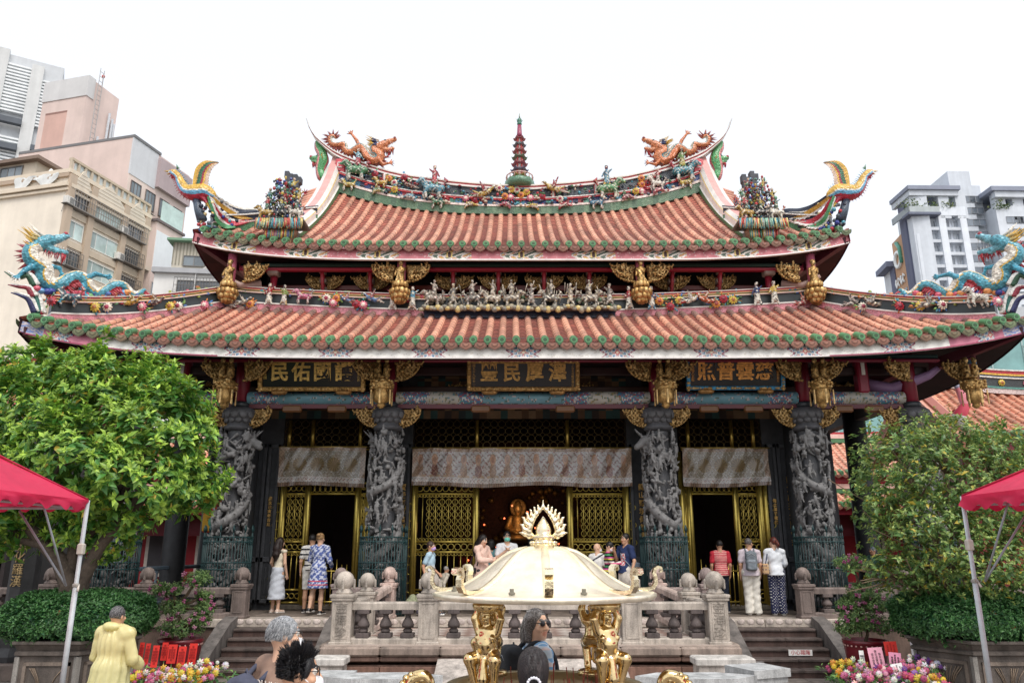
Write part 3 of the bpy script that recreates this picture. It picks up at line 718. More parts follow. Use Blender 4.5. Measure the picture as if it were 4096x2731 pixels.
def dragon_column(x,y,seed,flip):
 r_=random.Random(seed);pr=[];h0,h1=FL+0.35,5.0;R0=0.225
 pr.append(seg((0,0,h0-0.1),(0,0,h1+0.15),R0,R0,0))
 T=2.2
 pts=[]
 for i in range(60):
  f=i/59;a=flip*(f*T*2*PI)+PI*0.3+seed;q=R0+0.105+0.03*math.sin(f*31)
  pts.append((q*math.cos(a),q*math.sin(a),h0+0.3+(h1-h0-0.55)*f+0.06*math.sin(f*25)))
 rs=[0.05+0.045*math.sin(PI*min(1,0.12+i/62))for i in range(60)]
 pr+=chain(pts,rs,0,k=0.02)
 hd=np.array(pts[-1]);out=hd*np.array([1,1,0]);out/=np.linalg.norm(out)
 pr+=[seg(hd,hd+out*0.12+np.array([0.1*flip,0,-0.16]),0.12,0.07),seg(hd+out*.1,hd+out*0.2+np.array([0.05,0,-0.05]),0.05,0.03)]
 for i in range(5):a=r_.uniform(0,6.28);pr.append(seg(hd,hd+np.array([0.28*math.cos(a),0.1*math.sin(a),0.25]),0.035,0.012,k=0.015))
 for i in range(2,58,2):
  p=np.array(pts[i]);o=p*np.array([1,1,0]);o/=np.linalg.norm(o)
  pr.append(seg(p+o*0.05,p+o*0.14+np.array([0,0,0.05]),0.03,0.008,k=0.01))
  if i%12==6:
   t=np.array([-o[1],o[0],0])*r_.choice((-1,1))
   pr+=[seg(p,p+t*0.2+np.array([0,0,r_.uniform(-.2,.2)]),0.05,0.03,k=0.015)]
   e=p+t*0.2
   for q in range(4):pr.append(seg(e,e+t*0.1+o*0.05+np.array([0,0,(q-1.5)*0.05]),0.022,0.008,k=0.01))
 for i in range(560):
  a=r_.uniform(0,2*PI);z=r_.uniform(h0,h1-0.1);o=np.array([math.cos(a),math.sin(a),0]);t=np.array([-o[1],o[0],0]);p=o*(R0+r_.uniform(0.02,0.15))+np.array([0,0,z])
  ty=r_.random()
  if ty<0.3:
   for q in range(3):pr.append(ell(p+t*r_.uniform(-.06,.06)+o*0.02+np.array([0,0,r_.uniform(-.05,.05)]),r_.uniform(0.03,0.055),k=0.008))
  elif ty<0.7:
   b=p+t*r_.uniform(-.16,.16)+np.array([0,0,r_.uniform(-.16,.16)])+o*r_.uniform(0,.06)
   pr.append(seg(p,b,r_.uniform(.025,.042),0.014,k=0.01))
  else:
   p=p+o*0.05
   pr+=[seg(p,p+np.array([0,0,0.1]),0.04,0.035,k=0.01),ell(p+np.array([0,0,0.165]),0.03,k=0.006),seg(p+np.array([0,0,0.09]),p+t*0.1+np.array([0,0,r_.uniform(0,.14)]),0.018,0.012,k=0.008),seg(p,p-t*0.05+np.array([0,0,-0.12]),0.025,0.015,k=0.008),seg(p,p+t*0.05+np.array([0,0,-0.12]),0.025,0.015,k=0.008)]
 for q in pr:
  q.setdefault('k',0.02)
  if q['t']=='c':q['a']+=(x,y,0);q['b']+=(x,y,0)
  else:q['p']+=(x,y,0)
 g_=c(104,104,106)
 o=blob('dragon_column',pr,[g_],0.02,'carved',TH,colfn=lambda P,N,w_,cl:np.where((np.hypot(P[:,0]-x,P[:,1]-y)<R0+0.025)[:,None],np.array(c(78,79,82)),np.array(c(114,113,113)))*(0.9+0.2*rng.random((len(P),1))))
 mb=MB()
 mb.lathe([(0.46,0),(0.48,0.08),(0.40,0.16),(0.42,0.3),(0.34,0.4)],(x,y,FL),c(66,66,70),n=8)
 mb.build('column_base','carved',o)
 mb=MB();mb.lathe([(0.25,4.95),(0.33,5.0),(0.33,5.06),(0.26,5.1),(0.29,5.16),(0.36,5.26),(0.39,5.36),(0.37,5.44),(0.28,5.5)],(x,y,0),c(76,76,80),n=24)
 for i in range(12):
  a=2*PI*i/12
  for zz,rr,s_ in((5.32,0.37,1),(5.2,0.31,0.8)):
   a2=a+(PI/12 if s_<1 else 0);T_=Matrix.Translation((x+rr*math.cos(a2),y+rr*math.sin(a2),zz))@Matrix.Rotation(a2,4,'Z')
   mb.ball((0,0,0),(0.03,0.095*s_,0.085*s_),c(92,92,95),n=8,T=T_)
 mb.build('lotus_capital','carved',o)
 mb=MB();mb.tube([(x,y,5.45),(x,y,7.0)],0.17,MAROON,n=14);mb.lathe([(0.2,0),(0.22,.04),(0.22,.1),(.2,.14)],(x,y,5.5),c(40,44,50),n=16);mb.build('red_post','paint',o)
 return o
COLX=[X0-9.1,at(234,480,CD).x,at(386,480,CD).x,at(660.5,480,CD).x,at(812,480,CD).x,X0+9.1]
for i,x in enumerate(COLX):dragon_column(x,CD,i*3+1,1 if i<3 else-1)
def cage(x,y,lab):
 t=thing('iron_cage',lab,'railing',(x,y,FL),0,'green iron railings round the dragon columns')
 mb=MB();r=0.52;col=c(26,58,60)
 for z in(0.06,0.22,0.98,1.12,1.56,1.66):mb.tube([(x+r*math.cos(2*PI*i/28),y+r*math.sin(2*PI*i/28),FL+z)for i in range(28)],0.014,col,n=4,closed=True)
 for z in(1.02,1.5,1.62):
  for i in range(36):
   a=2*PI*(i+.5)/36;mb.tube([(x+r*math.cos(a-.07),y+r*math.sin(a-.07),FL+z),(x+(r+.012)*math.cos(a),y+(r+.012)*math.sin(a),FL+z+0.06),(x+r*math.cos(a+.07),y+r*math.sin(a+.07),FL+z)],0.008,col,n=3)
 obj_=mb.build('hoop_rail','iron',t)
 mb=MB()
 for i in range(48):
  a=2*PI*i/48;p=(x+r*math.cos(a),y+r*math.sin(a));h=1.86 if i%4==0 else 1.66
  mb.tube([(*p,FL),(*p,FL+h)],0.011,col,n=4)
  if i%4==0:mb.tube([(*p,FL+h-0.1),(*p,FL+h-0.03),(*p,FL+h+0.07)],[0.012,0.034,0.004],col,n=4)
 b=mb.build('bar','iron',t)
 return t
labs=['green iron railing round the dragon column behind the big tree on the left','green iron railing round the dragon column beside the left tree crown','green iron railing round the dragon column between left and central gates','green iron railing round the dragon column between central and right gates','green iron railing round the dragon column right of the right gate','green iron railing round the dragon column behind the right tree']
for x,l in zip(COLX,labs):cage(x,CD,l)
def beam(x0,x1,y,z,parent,scheme):
 mb=MB();n=int((x1-x0)/0.022);m=24;r=0.155
 def cl(i,j):
  q=i/n;v=j/m;x=q*(x1-x0)
  e=min(q,1-q)*(x1-x0);g=sn(x*11,v*16,z);g2=sn(x*24,v*30,z+1)
  if abs(e-0.45)<0.28+.05*math.sin(v*20)or(scheme=='c' and abs(e-1.75)<0.3+.05*math.sin(v*20)):
   return c(74,104,140)if g2>.15 else(c(150,74,74)if g2<-.3 else(c(186,186,182)if g>0 else c(70,130,140)))
  if(scheme=='c' and e<1.75)or scheme=='w':return c(168,164,156)if g<.25 else([c(96,106,92),c(150,132,84),c(86,120,136),c(120,100,88)][int(abs(g2*3.99))])
  return c(96,138,152)if g<.45 else(c(66,90,84)if g2>0 else c(166,156,156))
 mb.grid(lambda i,j:(x0+(x1-x0)*i/n,y-r*math.cos(2*PI*j/m)*-1,z+r*math.sin(2*PI*j/m)),n,m,cl)
 for k in range(1,3):mb.box((x0+(x1-x0)*k/3,y-0.02,z-r-0.1),(0.45,0.12,0.16),c(110,70,34),bev=0.03)
 mb.span((x0,y-0.05,z-r-0.09),(x1,y+0.05,z-r+0.02),c(90,20,36))
 return mb.build('painted_beam','paint',parent)
for a,b,sc in((1,2,'b'),(2,3,'c'),(3,4,'b'),(4,5,'w'),(0,1,'w')):beam(COLX[a]+0.17,COLX[b]-0.17,CD,5.74,TH,sc)
mb=MB()
for z,y,h,col in((6.62,17.25,0.10,c(30,56,56)),(6.52,17.2,0.07,c(120,24,50)),(6.86,16.75,0.14,c(70,40,36)),(6.4,CD,0.2,c(44,22,22)),(6.1,18.6,0.2,c(60,36,26)),(5.9,19.0,0.16,c(80,50,30))):
 mb.span((X0-9.6,y,z-h/2),(X0+9.6,y+0.14,z+h/2),col,bev=0.02)
for sg in(-1,1):
 for z,col in((6.5,c(120,24,50)),(5.8,c(90,80,76))):mb.span((X0+sg*9.0,CD,z-0.12),(X0+sg*9.25,28,z+0.12),col)
mb.span((X0-9.6,CD-0.3,6.92),(X0+9.6,WD,6.98),c(26,18,18))
mb.build('eave_beam','paint',TH)
# =============================================================== platform, terrace, steps, balustrades
PL=thing('stone_platform','brown stone platform carrying the temple hall, with lotus carved front edge','platform',(X0,23,0))
mb=MB()
PF=17.0
mb.span((X0-14,PF+0.04,0),(X0+14,34,FL-0.17),BROWNST)
for i in range(28):
 x0=X0-14+i;k=.85+.3*rng.random();mb.span((x0+0.01,PF,0.02),(x0+.99,PF+0.05,FL-0.19),tuple(q*k for q in c(104,84,74)),bev=0.01)
mb.build('platform_body','stone',PL)
mb=MB()
for i in range(28):
 x0=X0-14+i;k=.9+.2*rng.random();mb.span((x0+0.004,PF-0.06,FL-0.165),(x0+.996,PF+0.6,FL),tuple(q*k for q in(c(196,184,172)if abs(i-13.5)<7 else c(140,124,112))),bev=0.015)
mb.span((X0-14,PF+0.6,FL-0.1),(X0+14,34,FL-0.004),c(130,118,108))
mb.build('edge_stone','stone',PL)
mb=MB()
for i in range(60):
 x=X0-5.9+i*0.2;mb.ball((x,PF-0.06,FL-0.05),(0.085,0.012,0.06),c(214,200,192),n=8)
mb.build('lotus_frieze','stone',PL)
TZ=0.755;TF=14.2
tx0,tx1=at(344,600,TF).x,at(715.5,600,TF).x
TC=(tx0+tx1)/2
TE=thing('granite_terrace','low granite terrace with a chequered floor in front of the hall','terrace',(TC,15.6,0))
mb=MB();ex=0.3
mb.span((tx0-ex+0.05,TF-ex+0.05,0),(tx1+ex-0.05,PF-0.07,TZ-0.32),c(140,112,98))
for i in range(7):
 a=tx0-ex+(tx1-tx0+2*ex)*i/7;b=tx0-ex+(tx1-tx0+2*ex)*(i+1)/7;k=.85+.3*rng.random()
 mb.span((a+.006,TF-ex,0.05),(b-.006,TF-ex+0.06,TZ-0.34),tuple(q*k for q in c(132,100,86)),bev=0.01)
 k=.9+.2*rng.random()
 mb.span((a+.003,TF-ex-0.10,TZ-0.17),(b-.003,TF-ex+0.35,TZ-0.02),tuple(q*k for q in c(150,134,123)),bev=0.03)
 mb.span((a+.003,TF-ex-0.04,TZ-0.26),(b-.003,TF-ex+0.3,TZ-0.17),tuple(q*k for q in c(130,104,92)),bev=0.02)
for sx_ in(tx0-ex-0.1,tx1+ex-0.3):mb.span((sx_,TF-ex+0.36,TZ-0.17),(sx_+0.4,PF-0.08,TZ-0.024),c(160,144,132),bev=0.03)
mb.build('terrace_body','stone',TE)
mb=MB();st=0.42
nx=int((tx1-tx0)/st);
for i in range(-1,nx+2):
 for j in range(-1,9):
  for q in range(2):
   cx,cy=tx0+(i+q*.5)*st,TF+(j+q*.5)*st
   if not(tx0+0.1<cx<tx1-0.1 and TF+0.2<cy<PF-0.25):continue
   k=.9+.2*rng.random();col=tuple(v*k for v in(c(206,196,188)if q else c(150,124,114)))
   mb.add([(cx-st/2+.004,cy,TZ+.004),(cx,cy-st/2+.004,TZ+.004),(cx+st/2-.004,cy,TZ+.004),(cx,cy+st/2-.004,TZ+.004)],[(0,1,2,3)],col)
mb.span((tx0-0.25,TF-0.25,TZ-0.03),(tx1+0.25,PF-0.075,TZ),c(178,164,154))
mb.build('chequered_floor','lacquer',TE)
def stair(x0,x1,lab,sign=None):
 t=thing('stone_steps',lab,'steps',((x0+x1)/2,15.5,0));mb=MB();n=6;rise=FL/n;tr=0.30
 for i in range(n-1):
  z=FL-rise*(i+1);y=PF-0.08-tr*i
  for a,b in((x0,x0+(x1-x0)*0.55),(x0+(x1-x0)*0.55,x1)):
   k=.9+.2*rng.random();mb.span((a+.003,y-tr-0.03,z-0.055),(b-.003,y+0.02,z),tuple(q*k for q in c(96,84,79)),bev=0.012)
  mb.span((x0,y-tr,0),(x1,y,z-0.05),c(88,68,62))
 mb.build('tread','stone',t)
 for sx_,sd_ in((x0-0.16,-1),(x1+0.16,1)):
  mb=MB()
  out=[(PF-0.1,FL+0.06),(PF-0.5,FL-0.03),(PF-0.08-tr*(n-1)-0.2,0.24),(PF-0.08-tr*(n-1)-0.45,0.30),(PF-0.08-tr*(n-1)-0.62,0.2),(PF-0.08-tr*(n-1)-0.62,0),(PF-0.1,0)]
  vs=[(sx_-0.13,y,z)for y,z in out]+[(sx_+0.13,y,z)for y,z in out];k=len(out)
  mb.add(vs,[tuple(range(k-1,-1,-1)),tuple(range(k,2*k))]+[(i,(i+1)%k,k+(i+1)%k,k+i)for i in range(k)],c(116,110,106))
  mb.tube([(sx_-0.16,PF-0.08-tr*(n-1)-0.45,0.2),(sx_+0.16,PF-0.08-tr*(n-1)-0.45,0.2)],0.17,c(124,118,114),n=14)
  mb.build('side_wall','stone',t)
 if sign:
  m2=MB();z=FL-rise*3.6;y=PF-0.08-tr*3-0.036
  m2.box((x0+1.05,y,z+0.02),(0.46,0.008,0.11),c(238,236,232));add_text(m2,'小心踏階',0.095,(x0+1.05,y-0.006,z+0.02),c(190,40,50),depth=0.001);m2.build('warning_sign','plastic',t)
 return t
stair(at(237,625,16.8).x,at(327,625,16.8).x,'flight of worn brown stone steps on the left of the terrace')
stair(at(733,625,16.8).x,at(812,625,16.8).x,'flight of worn brown stone steps on the right with a small white warning sign',True)
mb=MB()
mb.add([(TC-1.55,TF-ex-0.1,TZ-0.2),(TC+1.55,TF-ex-0.1,TZ-0.2),(TC+1.55,TF-ex-2.0,0.05),(TC-1.55,TF-ex-2.0,0.05),(TC-1.55,TF-ex-0.1,0),(TC+1.55,TF-ex-0.1,0),(TC+1.55,TF-ex-2.0,0),(TC-1.55,TF-ex-2.0,0)],[(3,2,1,0),(0,4,7,3),(1,2,6,5),(2,3,7,6)],c(190,181,173))
tag(mb.build('carved_ramp','stone'),'pale sloping stone slab against the middle of the terrace front','stone ramp')
def post_bm(x,y,z,w_,h,rb_,col,txt=None,tail=0.12):
 mb=MB();mb.box((x,y,z+h/2),(w_,w_,h),col,bev=0.012)
 for dz,dw in((0.03,0.05),(h-0.05,0.05),(h,0.08)):mb.box((x,y,z+dz),(w_+dw,w_+dw,0.06),col,bev=0.012)
 for q in(-1,1):
  mb.box((x+q*(w_/2-0.06),y-w_/2-0.004,z+h/2),(0.016,0.014,h-0.24),tuple(v*1.08 for v in col));mb.box((x,y-w_/2-0.004,z+h/2+q*(h/2-0.12)),(w_-0.104,0.014,0.016),tuple(v*1.08 for v in col))
 mb.lathe([(w_*.45,0),(w_*.46,.03),(w_*.36,.06),(w_*.34,.09)],(x,y,z+h+0.03),col,n=8,ph=PI/8)
 p=[(rb_*math.sin(PI*(0.12+0.88*i/10)),-rb_*math.cos(PI*(0.12+0.88*i/10)))for i in range(11)]
 zb=z+h+0.10+rb_*0.9
 mb.lathe(p,(x,y,zb),col,n=20)
 for q in range(4):a=q*PI/2+PI/2;mb.box((x+rb_*1.0*math.cos(a),y+rb_*1.0*math.sin(a),zb-rb_*0.35),(0.05,0.05,rb_*1.1),col,rz=a,bev=0.02)
 if txt:add_text(mb,txt,h*0.25,(x,y-w_/2-0.008,z+h/2),tuple(v*0.72 for v in col),depth=0.008,vertical=True)
 return mb
def baluster_bm(x,y,z,h,col,r=0.1):
 mb=MB();mb.box((x,y,z+0.04),(r*2.3,r*2.3,0.08),col,bev=0.01);mb.box((x,y,z+h-0.04),(r*2.1,r*2.1,0.08),col,bev=0.01)
 mb.lathe([(r*.7,.08),(r*.85,.12),(r*.55,.16),(r*.62,.2*1),(r*1.0,h*.36),(r*1.08,h*.45),(r*.9,h*.56),(r*.5,h*.7),(r*.45,h*.78),(r*.75,h*.86),(r*.8,h-.08)],(x,y,z),col,n=14)
 return mb
def run(t,a,b,z,h,nb,col,bcol,rw=0.2,rz=0):
 """rails and balusters between two posts (xy points), zb = base level at a and b"""
 za,zb_=z if hasattr(z,'__len__')else(z,z)
 A=Vector((a[0],a[1],za));B=Vector((b[0],b[1],zb_));n=Vector((-(B-A).y,(B-A).x,0)).normalized()*rw/2
 mb=MB()
 for z0,z1,e in((0.0,0.12,1.25),(h-0.13,h,1.0)):
  u0=Vector((0,0,z0));u1=Vector((0,0,z1));q=n*e;ch=n*0.75*e;uc=Vector((0,0,z1-0.03))
  ring=lambda p:[p-q+u0,p+q+u0,p+q+uc,p+ch+u1,p-ch+u1,p-q+uc]
  vs=ring(A)+ring(B);mb.add(vs,[(5,4,3,2,1,0),(6,7,8,9,10,11)]+[(i,(i+1)%6,6+(i+1)%6,6+i)for i in range(6)],col)
 mb.build('rail','stone',t)
 for i in range(nb):
  p=A.lerp(B,(i+.5)/nb);baluster_bm(p.x,p.y,p.z+0.11,h-0.23,bcol).build('baluster','stone',t)
FB=thing('stone_balustrade','pale granite balustrade along the terrace front behind the gilded burner','balustrade',(TC,TF,TZ),0,'stone balustrades')
px=[tx0,TC-(tx1-tx0)*.27,TC+(tx1-tx0)*.27,tx1]
for i,x in enumerate(px):post_bm(x,TF,TZ-0.02,0.34,0.80,0.165,WHST,'金海珍' if i in(0,3)else None).build('post','stone',FB)
dk=c(92,82,80)
for i,nb in((0,3),(1,6),(2,3)):run(FB,(px[i]+.17,TF),(px[i+1]-.17,TF),TZ-0.02,0.70,nb,WHST,dk)
for sg,x,lab in((-1,tx0,'short granite balustrade stepping up the left side of the terrace'),(1,tx1,'short granite balustrade stepping up the right side of the terrace')):
 t=thing('stone_balustrade',lab,'balustrade',(x,15.6,TZ),0,'stone balustrades')
 xa=x-sg*0.02;y1=15.75;xb=at(389 if sg<0 else 658,580,17.2).x;xc=at(340 if sg<0 else 707,580,17.2).x
 post_bm(xa-sg*0.1,y1,TZ-0.02,0.30,0.76,0.15,WHST).build('post','stone',t)
 post_bm(xb,17.25,FL,0.27,0.68,0.14,c(200,176,166)).build('post','stone',t)
 post_bm(xc,17.25,FL,0.27,0.66,0.14,c(150,134,130)).build('post','stone',t)
 run(t,(xa,TF+.17),(xa-sg*0.1,y1-.15),TZ-0.02,0.70,3,WHST,dk)
 run(t,(xa-sg*0.1,y1+.15),(xb,17.12),(TZ-0.02,FL),0.68,2,c(200,180,170),dk)
 run(t,(min(xb,xc)+.13,17.25),(max(xb,xc)-.13,17.25),FL,0.62,1,c(150,134,130),dk,rw=0.16)
for sg,us,lab in((-1,(241.5,146,50),'brown stone balustrade on the platform edge at left, behind the clipped hedge'),(1,(804,905,985),'brown stone balustrade on the platform edge at right, behind the clipped hedge')):
 t=thing('stone_balustrade',lab,'balustrade',(X0+sg*8,17.25,FL),0,'stone balustrades')
 xs=[at(u,590,17.2).x for u in us];xs.append(xs[-1]+sg*2.1);bc=c(128,114,108)
 for x in xs:post_bm(x,17.2,FL,0.30,0.66,0.145,bc).build('post','stone',t)
 for a,b in zip(xs,xs[1:]):run(t,(min(a,b)+.15,17.2),(max(a,b)-.15,17.2),FL,0.62,3,bc,c(110,98,94))

# =============================================================== roof sculpture
def hipD(u,v,off=0.0):
 D=17.5
 for _ in range(8):
  s=abs(at(u,v,D).x-X0);D=D1+W1-min(W1,max(I1,s))
 return D+off
def Zf(ox,oy,sc,D,sg=1):
 """map from a traced sheet to the plane where the thing stands; D a number or fn(u,v); n pushes towards the viewer (metres)"""
 def f(x,y,n=0.0):
  u=(ox+x/sc)/4;v=(oy+y/sc)/4
  d=D(u,v)if callable(D)else D
  p=at(u,v,d)
  return np.array([X0+sg*(p.x-X0),p.y-n,p.z])
 return f
TQ=c(76,150,168);TQ2=c(110,172,188);CREAM=c(226,220,206)
def dragon(name,label,Z,sg,path,rads,pal,head,legs,spike_dir,parent=None,spikes=True,sp_col=CREAM,scl=1.0,h=0.016,cat='dragon statue',group=None):
 """one continuous body with head and legs, plus horns, mane, fins as parts"""
 P=spline([Z(*p)for p in path],46);rs=np.interp(np.linspace(0,1,46),np.linspace(0,1,len(rads)),rads)*scl
 t=thing(name,label,cat,tuple(P.mean(0)),0,group)
 pr=[];bn=[]
 T=np.gradient(P,axis=0);T/=np.linalg.norm(T,axis=1)[:,None]
 up=np.stack([-T[:,2],T[:,1]*0,T[:,0]],1)*spike_dir*sg
 up/=np.maximum(np.linalg.norm(up,axis=1),1e-6)[:,None]
 for i in range(45):pr.append(seg(P[i],P[i+1],rs[i],rs[i+1],0,k=0.03));bn.append(up[i])
 for lg in legs:
  q=[Z(*p)for p in lg['p']];r=lg.get('r',0.05)*scl
  for i in range(len(q)-1):pr.append(seg(q[i],q[i+1],r*(1.25-.3*i),r*(0.95-.3*i),3,k=0.03));bn.append(np.zeros(3))
  e=q[-1];d=q[-1]-q[-2];d/=np.linalg.norm(d);n_=np.array([0,-1,0]);s_=np.cross(d,n_)
  for j in range(4):
   a=(j-1.5)*0.55;dd=d*math.cos(a)+s_*math.sin(a);m=e+dd*0.09*scl*1.3;m2=m+dd*0.07*scl+np.array([0,0,-0.02])
   pr+=[seg(e,m,r*0.45,r*0.35,3,k=0.012),seg(m,m2,r*0.35,0.008,4,k=0.01)];bn+=[np.zeros(3)]*2
 H={k:np.array([Z(*p)for p in v])for k,v in head.items()}
 hs=scl
 for a,ra,rb_,cc in(('skull',.16,.14,0),('upper',.12,.07,1),('lower',.10,.055,1)):
  q=H[a]
  for i in range(len(q)-1):
   f0=i/(len(q)-1);f1=(i+1)/(len(q)-1);pr.append(seg(q[i],q[i+1],(ra+(rb_-ra)*f0)*hs,(ra+(rb_-ra)*f1)*hs,cc,k=0.035));bn.append(np.zeros(3))
 for n_ in(0.09,-0.09):pr.append(ell(H['eye'][0]+np.array([0,-n_*hs,0]),0.042*hs,5,k=0.01));bn.append(np.zeros(3))
 for n_ in(0.05,-0.05):pr.append(ell(H['upper'][-1]+np.array([0,-n_*hs,0.04*hs]),0.05*hs,6,k=0.015));bn.append(np.zeros(3))
 BN=np.array(bn);palA=np.array(pal)
 def cf(Pc,N,w_,cl):
  dt=(N*BN[w_]).sum(1);body=(w_<45)
  cl=np.array(cl)
  cl[body&(dt<-0.45)]=palA[2];cl[body&(dt<-0.35)&(dt>-0.52)]=palA[7];cl[body&(dt>0.86)]=palA[6]
  sc_=np.sin(Pc[:,0]*70+np.sin(Pc[:,2]*60)*1.5)*np.sin(Pc[:,2]*75);cl=cl*(1+.22*np.sign(sc_))[:,None]
  return cl*(0.85+0.25*rng.random((len(cl),1)))
 blob('body',pr,pal,h,'scales',t,colfn=cf)
 mb=MB()
 for a in('horn',):
  for n_ in(-0.06,0.06):
   q=[p+np.array([0,n_*hs,0])for p in H[a]];mb.tube(q,[0.03*hs,0.022*hs,0.006][:len(q)],CREAM,n=6)
 mb.build('horn','ceramic',t)
 mb=MB();m0=H['mane'][0];m1=H['mane'][1]
 for i in range(34):
  f=rng.random();n_=rng.uniform(-.15,.15)*hs;b=m0*(1-f)+m1*f+np.array([0,n_,0]);d=H['mane'][2]-m0;d=d*(0.55+.55*rng.random())+np.array([0,n_*0.8,rng.uniform(-.06,.10)])
  mb.tube([b,b+d*0.5+np.array([0,0,-0.03]),b+d*1.15],[0.03*hs,0.022*hs,0.004],[pal[8],YEL,pal[8]],n=5)
 for i in range(26):
  f=i/25;q=H['lower'][0]*(1-f)+H['lower'][-1]*f;n_=rng.uniform(-.06,.06)*hs
  mb.tube([q+np.array([0,n_,-0.05*hs]),q+np.array([rng.uniform(-.04,.04),n_*1.8,-0.19*hs-0.08*rng.random()])],[0.022*hs,0.003],[pal[6],CREAM],n=4)
  if i%2:mb.tube([q+np.array([0,n_,0.05*hs]),q+np.array([0,n_,0.12*hs])],[0.014*hs,0.003],WHITE,n=4)
  q=H['upper'][0]*(1-f)+H['upper'][-1]*f
  if i%2:mb.tube([q+np.array([0,n_,-0.06*hs]),q+np.array([0,n_,-0.13*hs])],[0.014*hs,0.003],WHITE,n=4)
 if 'tongue' in H:mb.tube(list(H['tongue']),[0.035*hs,0.04*hs,0.008][:len(H['tongue'])],REDT,n=6)
 mb.build('mane','ceramic',t)
 if spikes:
  mb=MB()
  for i in range(1,46):
   for q in range(2):
    f=i-0.5*q;j=min(45,int(f));b=P[j]+up[j]*rs[j]*0.8+T[j]*0.5*q*np.linalg.norm(P[j]-P[j-1]);L_=(0.10+0.07*rng.random())*scl*1.1
    d=up[j]*L_-T[j]*0.03*sg*0+np.array([0,rng.uniform(-.03,.03),0])
    mb.tube([b,b+d*0.6,b+d*1.5],[0.04*scl,0.026*scl,0.003],[pal[6],pal[6],sp_col],n=4)
  mb.build('dorsal_fin','ceramic',t)
 return t,P
pal_t=[TQ,TQ2,CREAM,c(60,145,170),WHITE,c(20,20,24),c(170,60,70),YEL,c(210,190,130)]
def turquoise(sg,lab):
 Z=Zf(0,850,3.484,hipD,sg)
 path=[(520,470),(430,520),(430,620),(510,710),(620,800),(620,920),(710,1010),(860,1000),(960,940),(1080,900),(1190,960),(1260,1070),(1360,1120),(1470,1090),(1590,1020),(1710,1020),(1810,1110),(1900,1150),(2000,1090)]
 head=dict(skull=[(560,440),(680,390)],upper=[(680,400),(800,370),(930,330)],lower=[(640,480),(760,530),(920,560)],eye=[(770,365)],horn=[(600,330),(510,260),(430,160)],mane=[(560,350),(580,520),(380,250)],tongue=[(800,520),(900,600),(850,730)])
 legs=[dict(p=[(520,760,.1),(420,840,.18),(340,920,.2)],r=.06),dict(p=[(700,730,-.1),(790,750,-.12),(820,820,-.1)],r=.045),dict(p=[(1200,950,.1),(1380,890,.16),(1520,920,.16)],r=.06),dict(p=[(1200,980,.05),(1180,1080,.1),(1200,1150,.1)],r=.08)]
 t,P=dragon('roof_dragon',lab,Z,sg,path,[.13,.15,.17,.18,.18,.17,.16,.15,.15,.14,.12,.11,.11,.10,.085,.065],pal_t,head,legs,-1,group='turquoise roof dragons')
 mb=MB()
 for i in range(26):
  q=Z(560+i*50,1090+60*min(1,i/8)+rng.uniform(-20,30),rng.uniform(-.05,.15));mb.ball(tuple(q),(0.10,0.09,0.075),[c(110,160,205),c(226,150,90),c(120,180,110),c(205,90,110),c(60,70,150),c(230,200,110)][int(rng.integers(6))],n=8)
 mb.build('cloud_base','ceramic',t)
 for pts,col in(([(590,1430),(560,1250),(500,1060),(540,1000)],c(30,100,90)),([(530,1420),(440,1240),(330,1180),(200,1140)],c(44,46,92)),([(600,1440),(600,1330),(610,1300)],c(160,40,60)),([(500,1200),(430,1080),(300,1060),(160,1030)],c(140,40,56)),([(520,1050),(420,900),(280,950),(110,850)],c(44,84,60))):
  m2=MB();Q=spline([Z(x,y,0.12)for x,y in pts],16);r_=[0.075*(1-0.85*(i/15))for i in range(16)]
  m2.tube(list(Q),r_,col,n=8);m2.tube([q+np.array([0.03*sg,0.05,0.035])for q in Q],[x*1.15 for x in r_],WHITE,n=8)
  m2.build('curled_leaf','ceramic',t)
 return t
turquoise(1,'turquoise scaled dragon with red fins rearing on the left corner of the lower roof')
turquoise(-1,'turquoise scaled dragon with red fins rearing on the right corner of the lower roof')
pal_o=[c(200,122,76),c(204,132,88),c(206,196,176),c(196,114,68),c(90,50,40),c(16,16,20),c(150,70,60),c(60,120,130),c(70,80,120)]
def orange(sg,lab):
 Z=Zf(1024,400,2.24,RY-0.15,sg)
 path=[(1120,440),(1065,430),(1060,470),(1110,500),(1090,545),(1030,540),(990,480),(945,430),(900,445),(850,470),(800,450),(790,400),(730,405),(680,395),(662,345),(690,322),(715,345)]
 head=dict(skull=[(1100,430),(1150,400)],upper=[(1140,395),(1190,375),(1245,355)],lower=[(1130,440),(1180,450),(1228,435)],eye=[(1160,375)],horn=[(1105,370),(1060,350),(1015,328)],mane=[(1080,370),(1090,430),(995,355)],tongue=[(1200,450),(1190,490),(1165,520)])
 legs=[dict(p=[(935,440,.05),(905,370,.05),(860,312,.05)],r=.06),dict(p=[(1100,545,.1),(1145,592,.12),(1200,580,.12)],r=.055),dict(p=[(960,470,.1),(990,530,.15),(1070,560,.12)],r=.07),dict(p=[(940,450,-.1),(930,500,-.1),(960,560,-.1)],r=.06)]
 return dragon('roof_dragon',lab,Z,sg,path,[.10,.15,.17,.18,.17,.15,.15,.16,.15,.12,.11,.10,.09,.08,.07,.05,.03],pal_o,head,legs,1,h=0.018,sp_col=c(70,90,90),group='orange roof dragons')
orange(1,'orange dragon with blue mane prancing on the left end of the main ridge');orange(-1,'orange dragon with blue mane prancing on the right end of the main ridge')
pal_g=[c(84,160,100),c(110,175,120),c(210,130,130),c(84,160,100),c(200,60,60),c(16,16,20),c(190,70,80),c(215,150,140),c(120,180,120)]
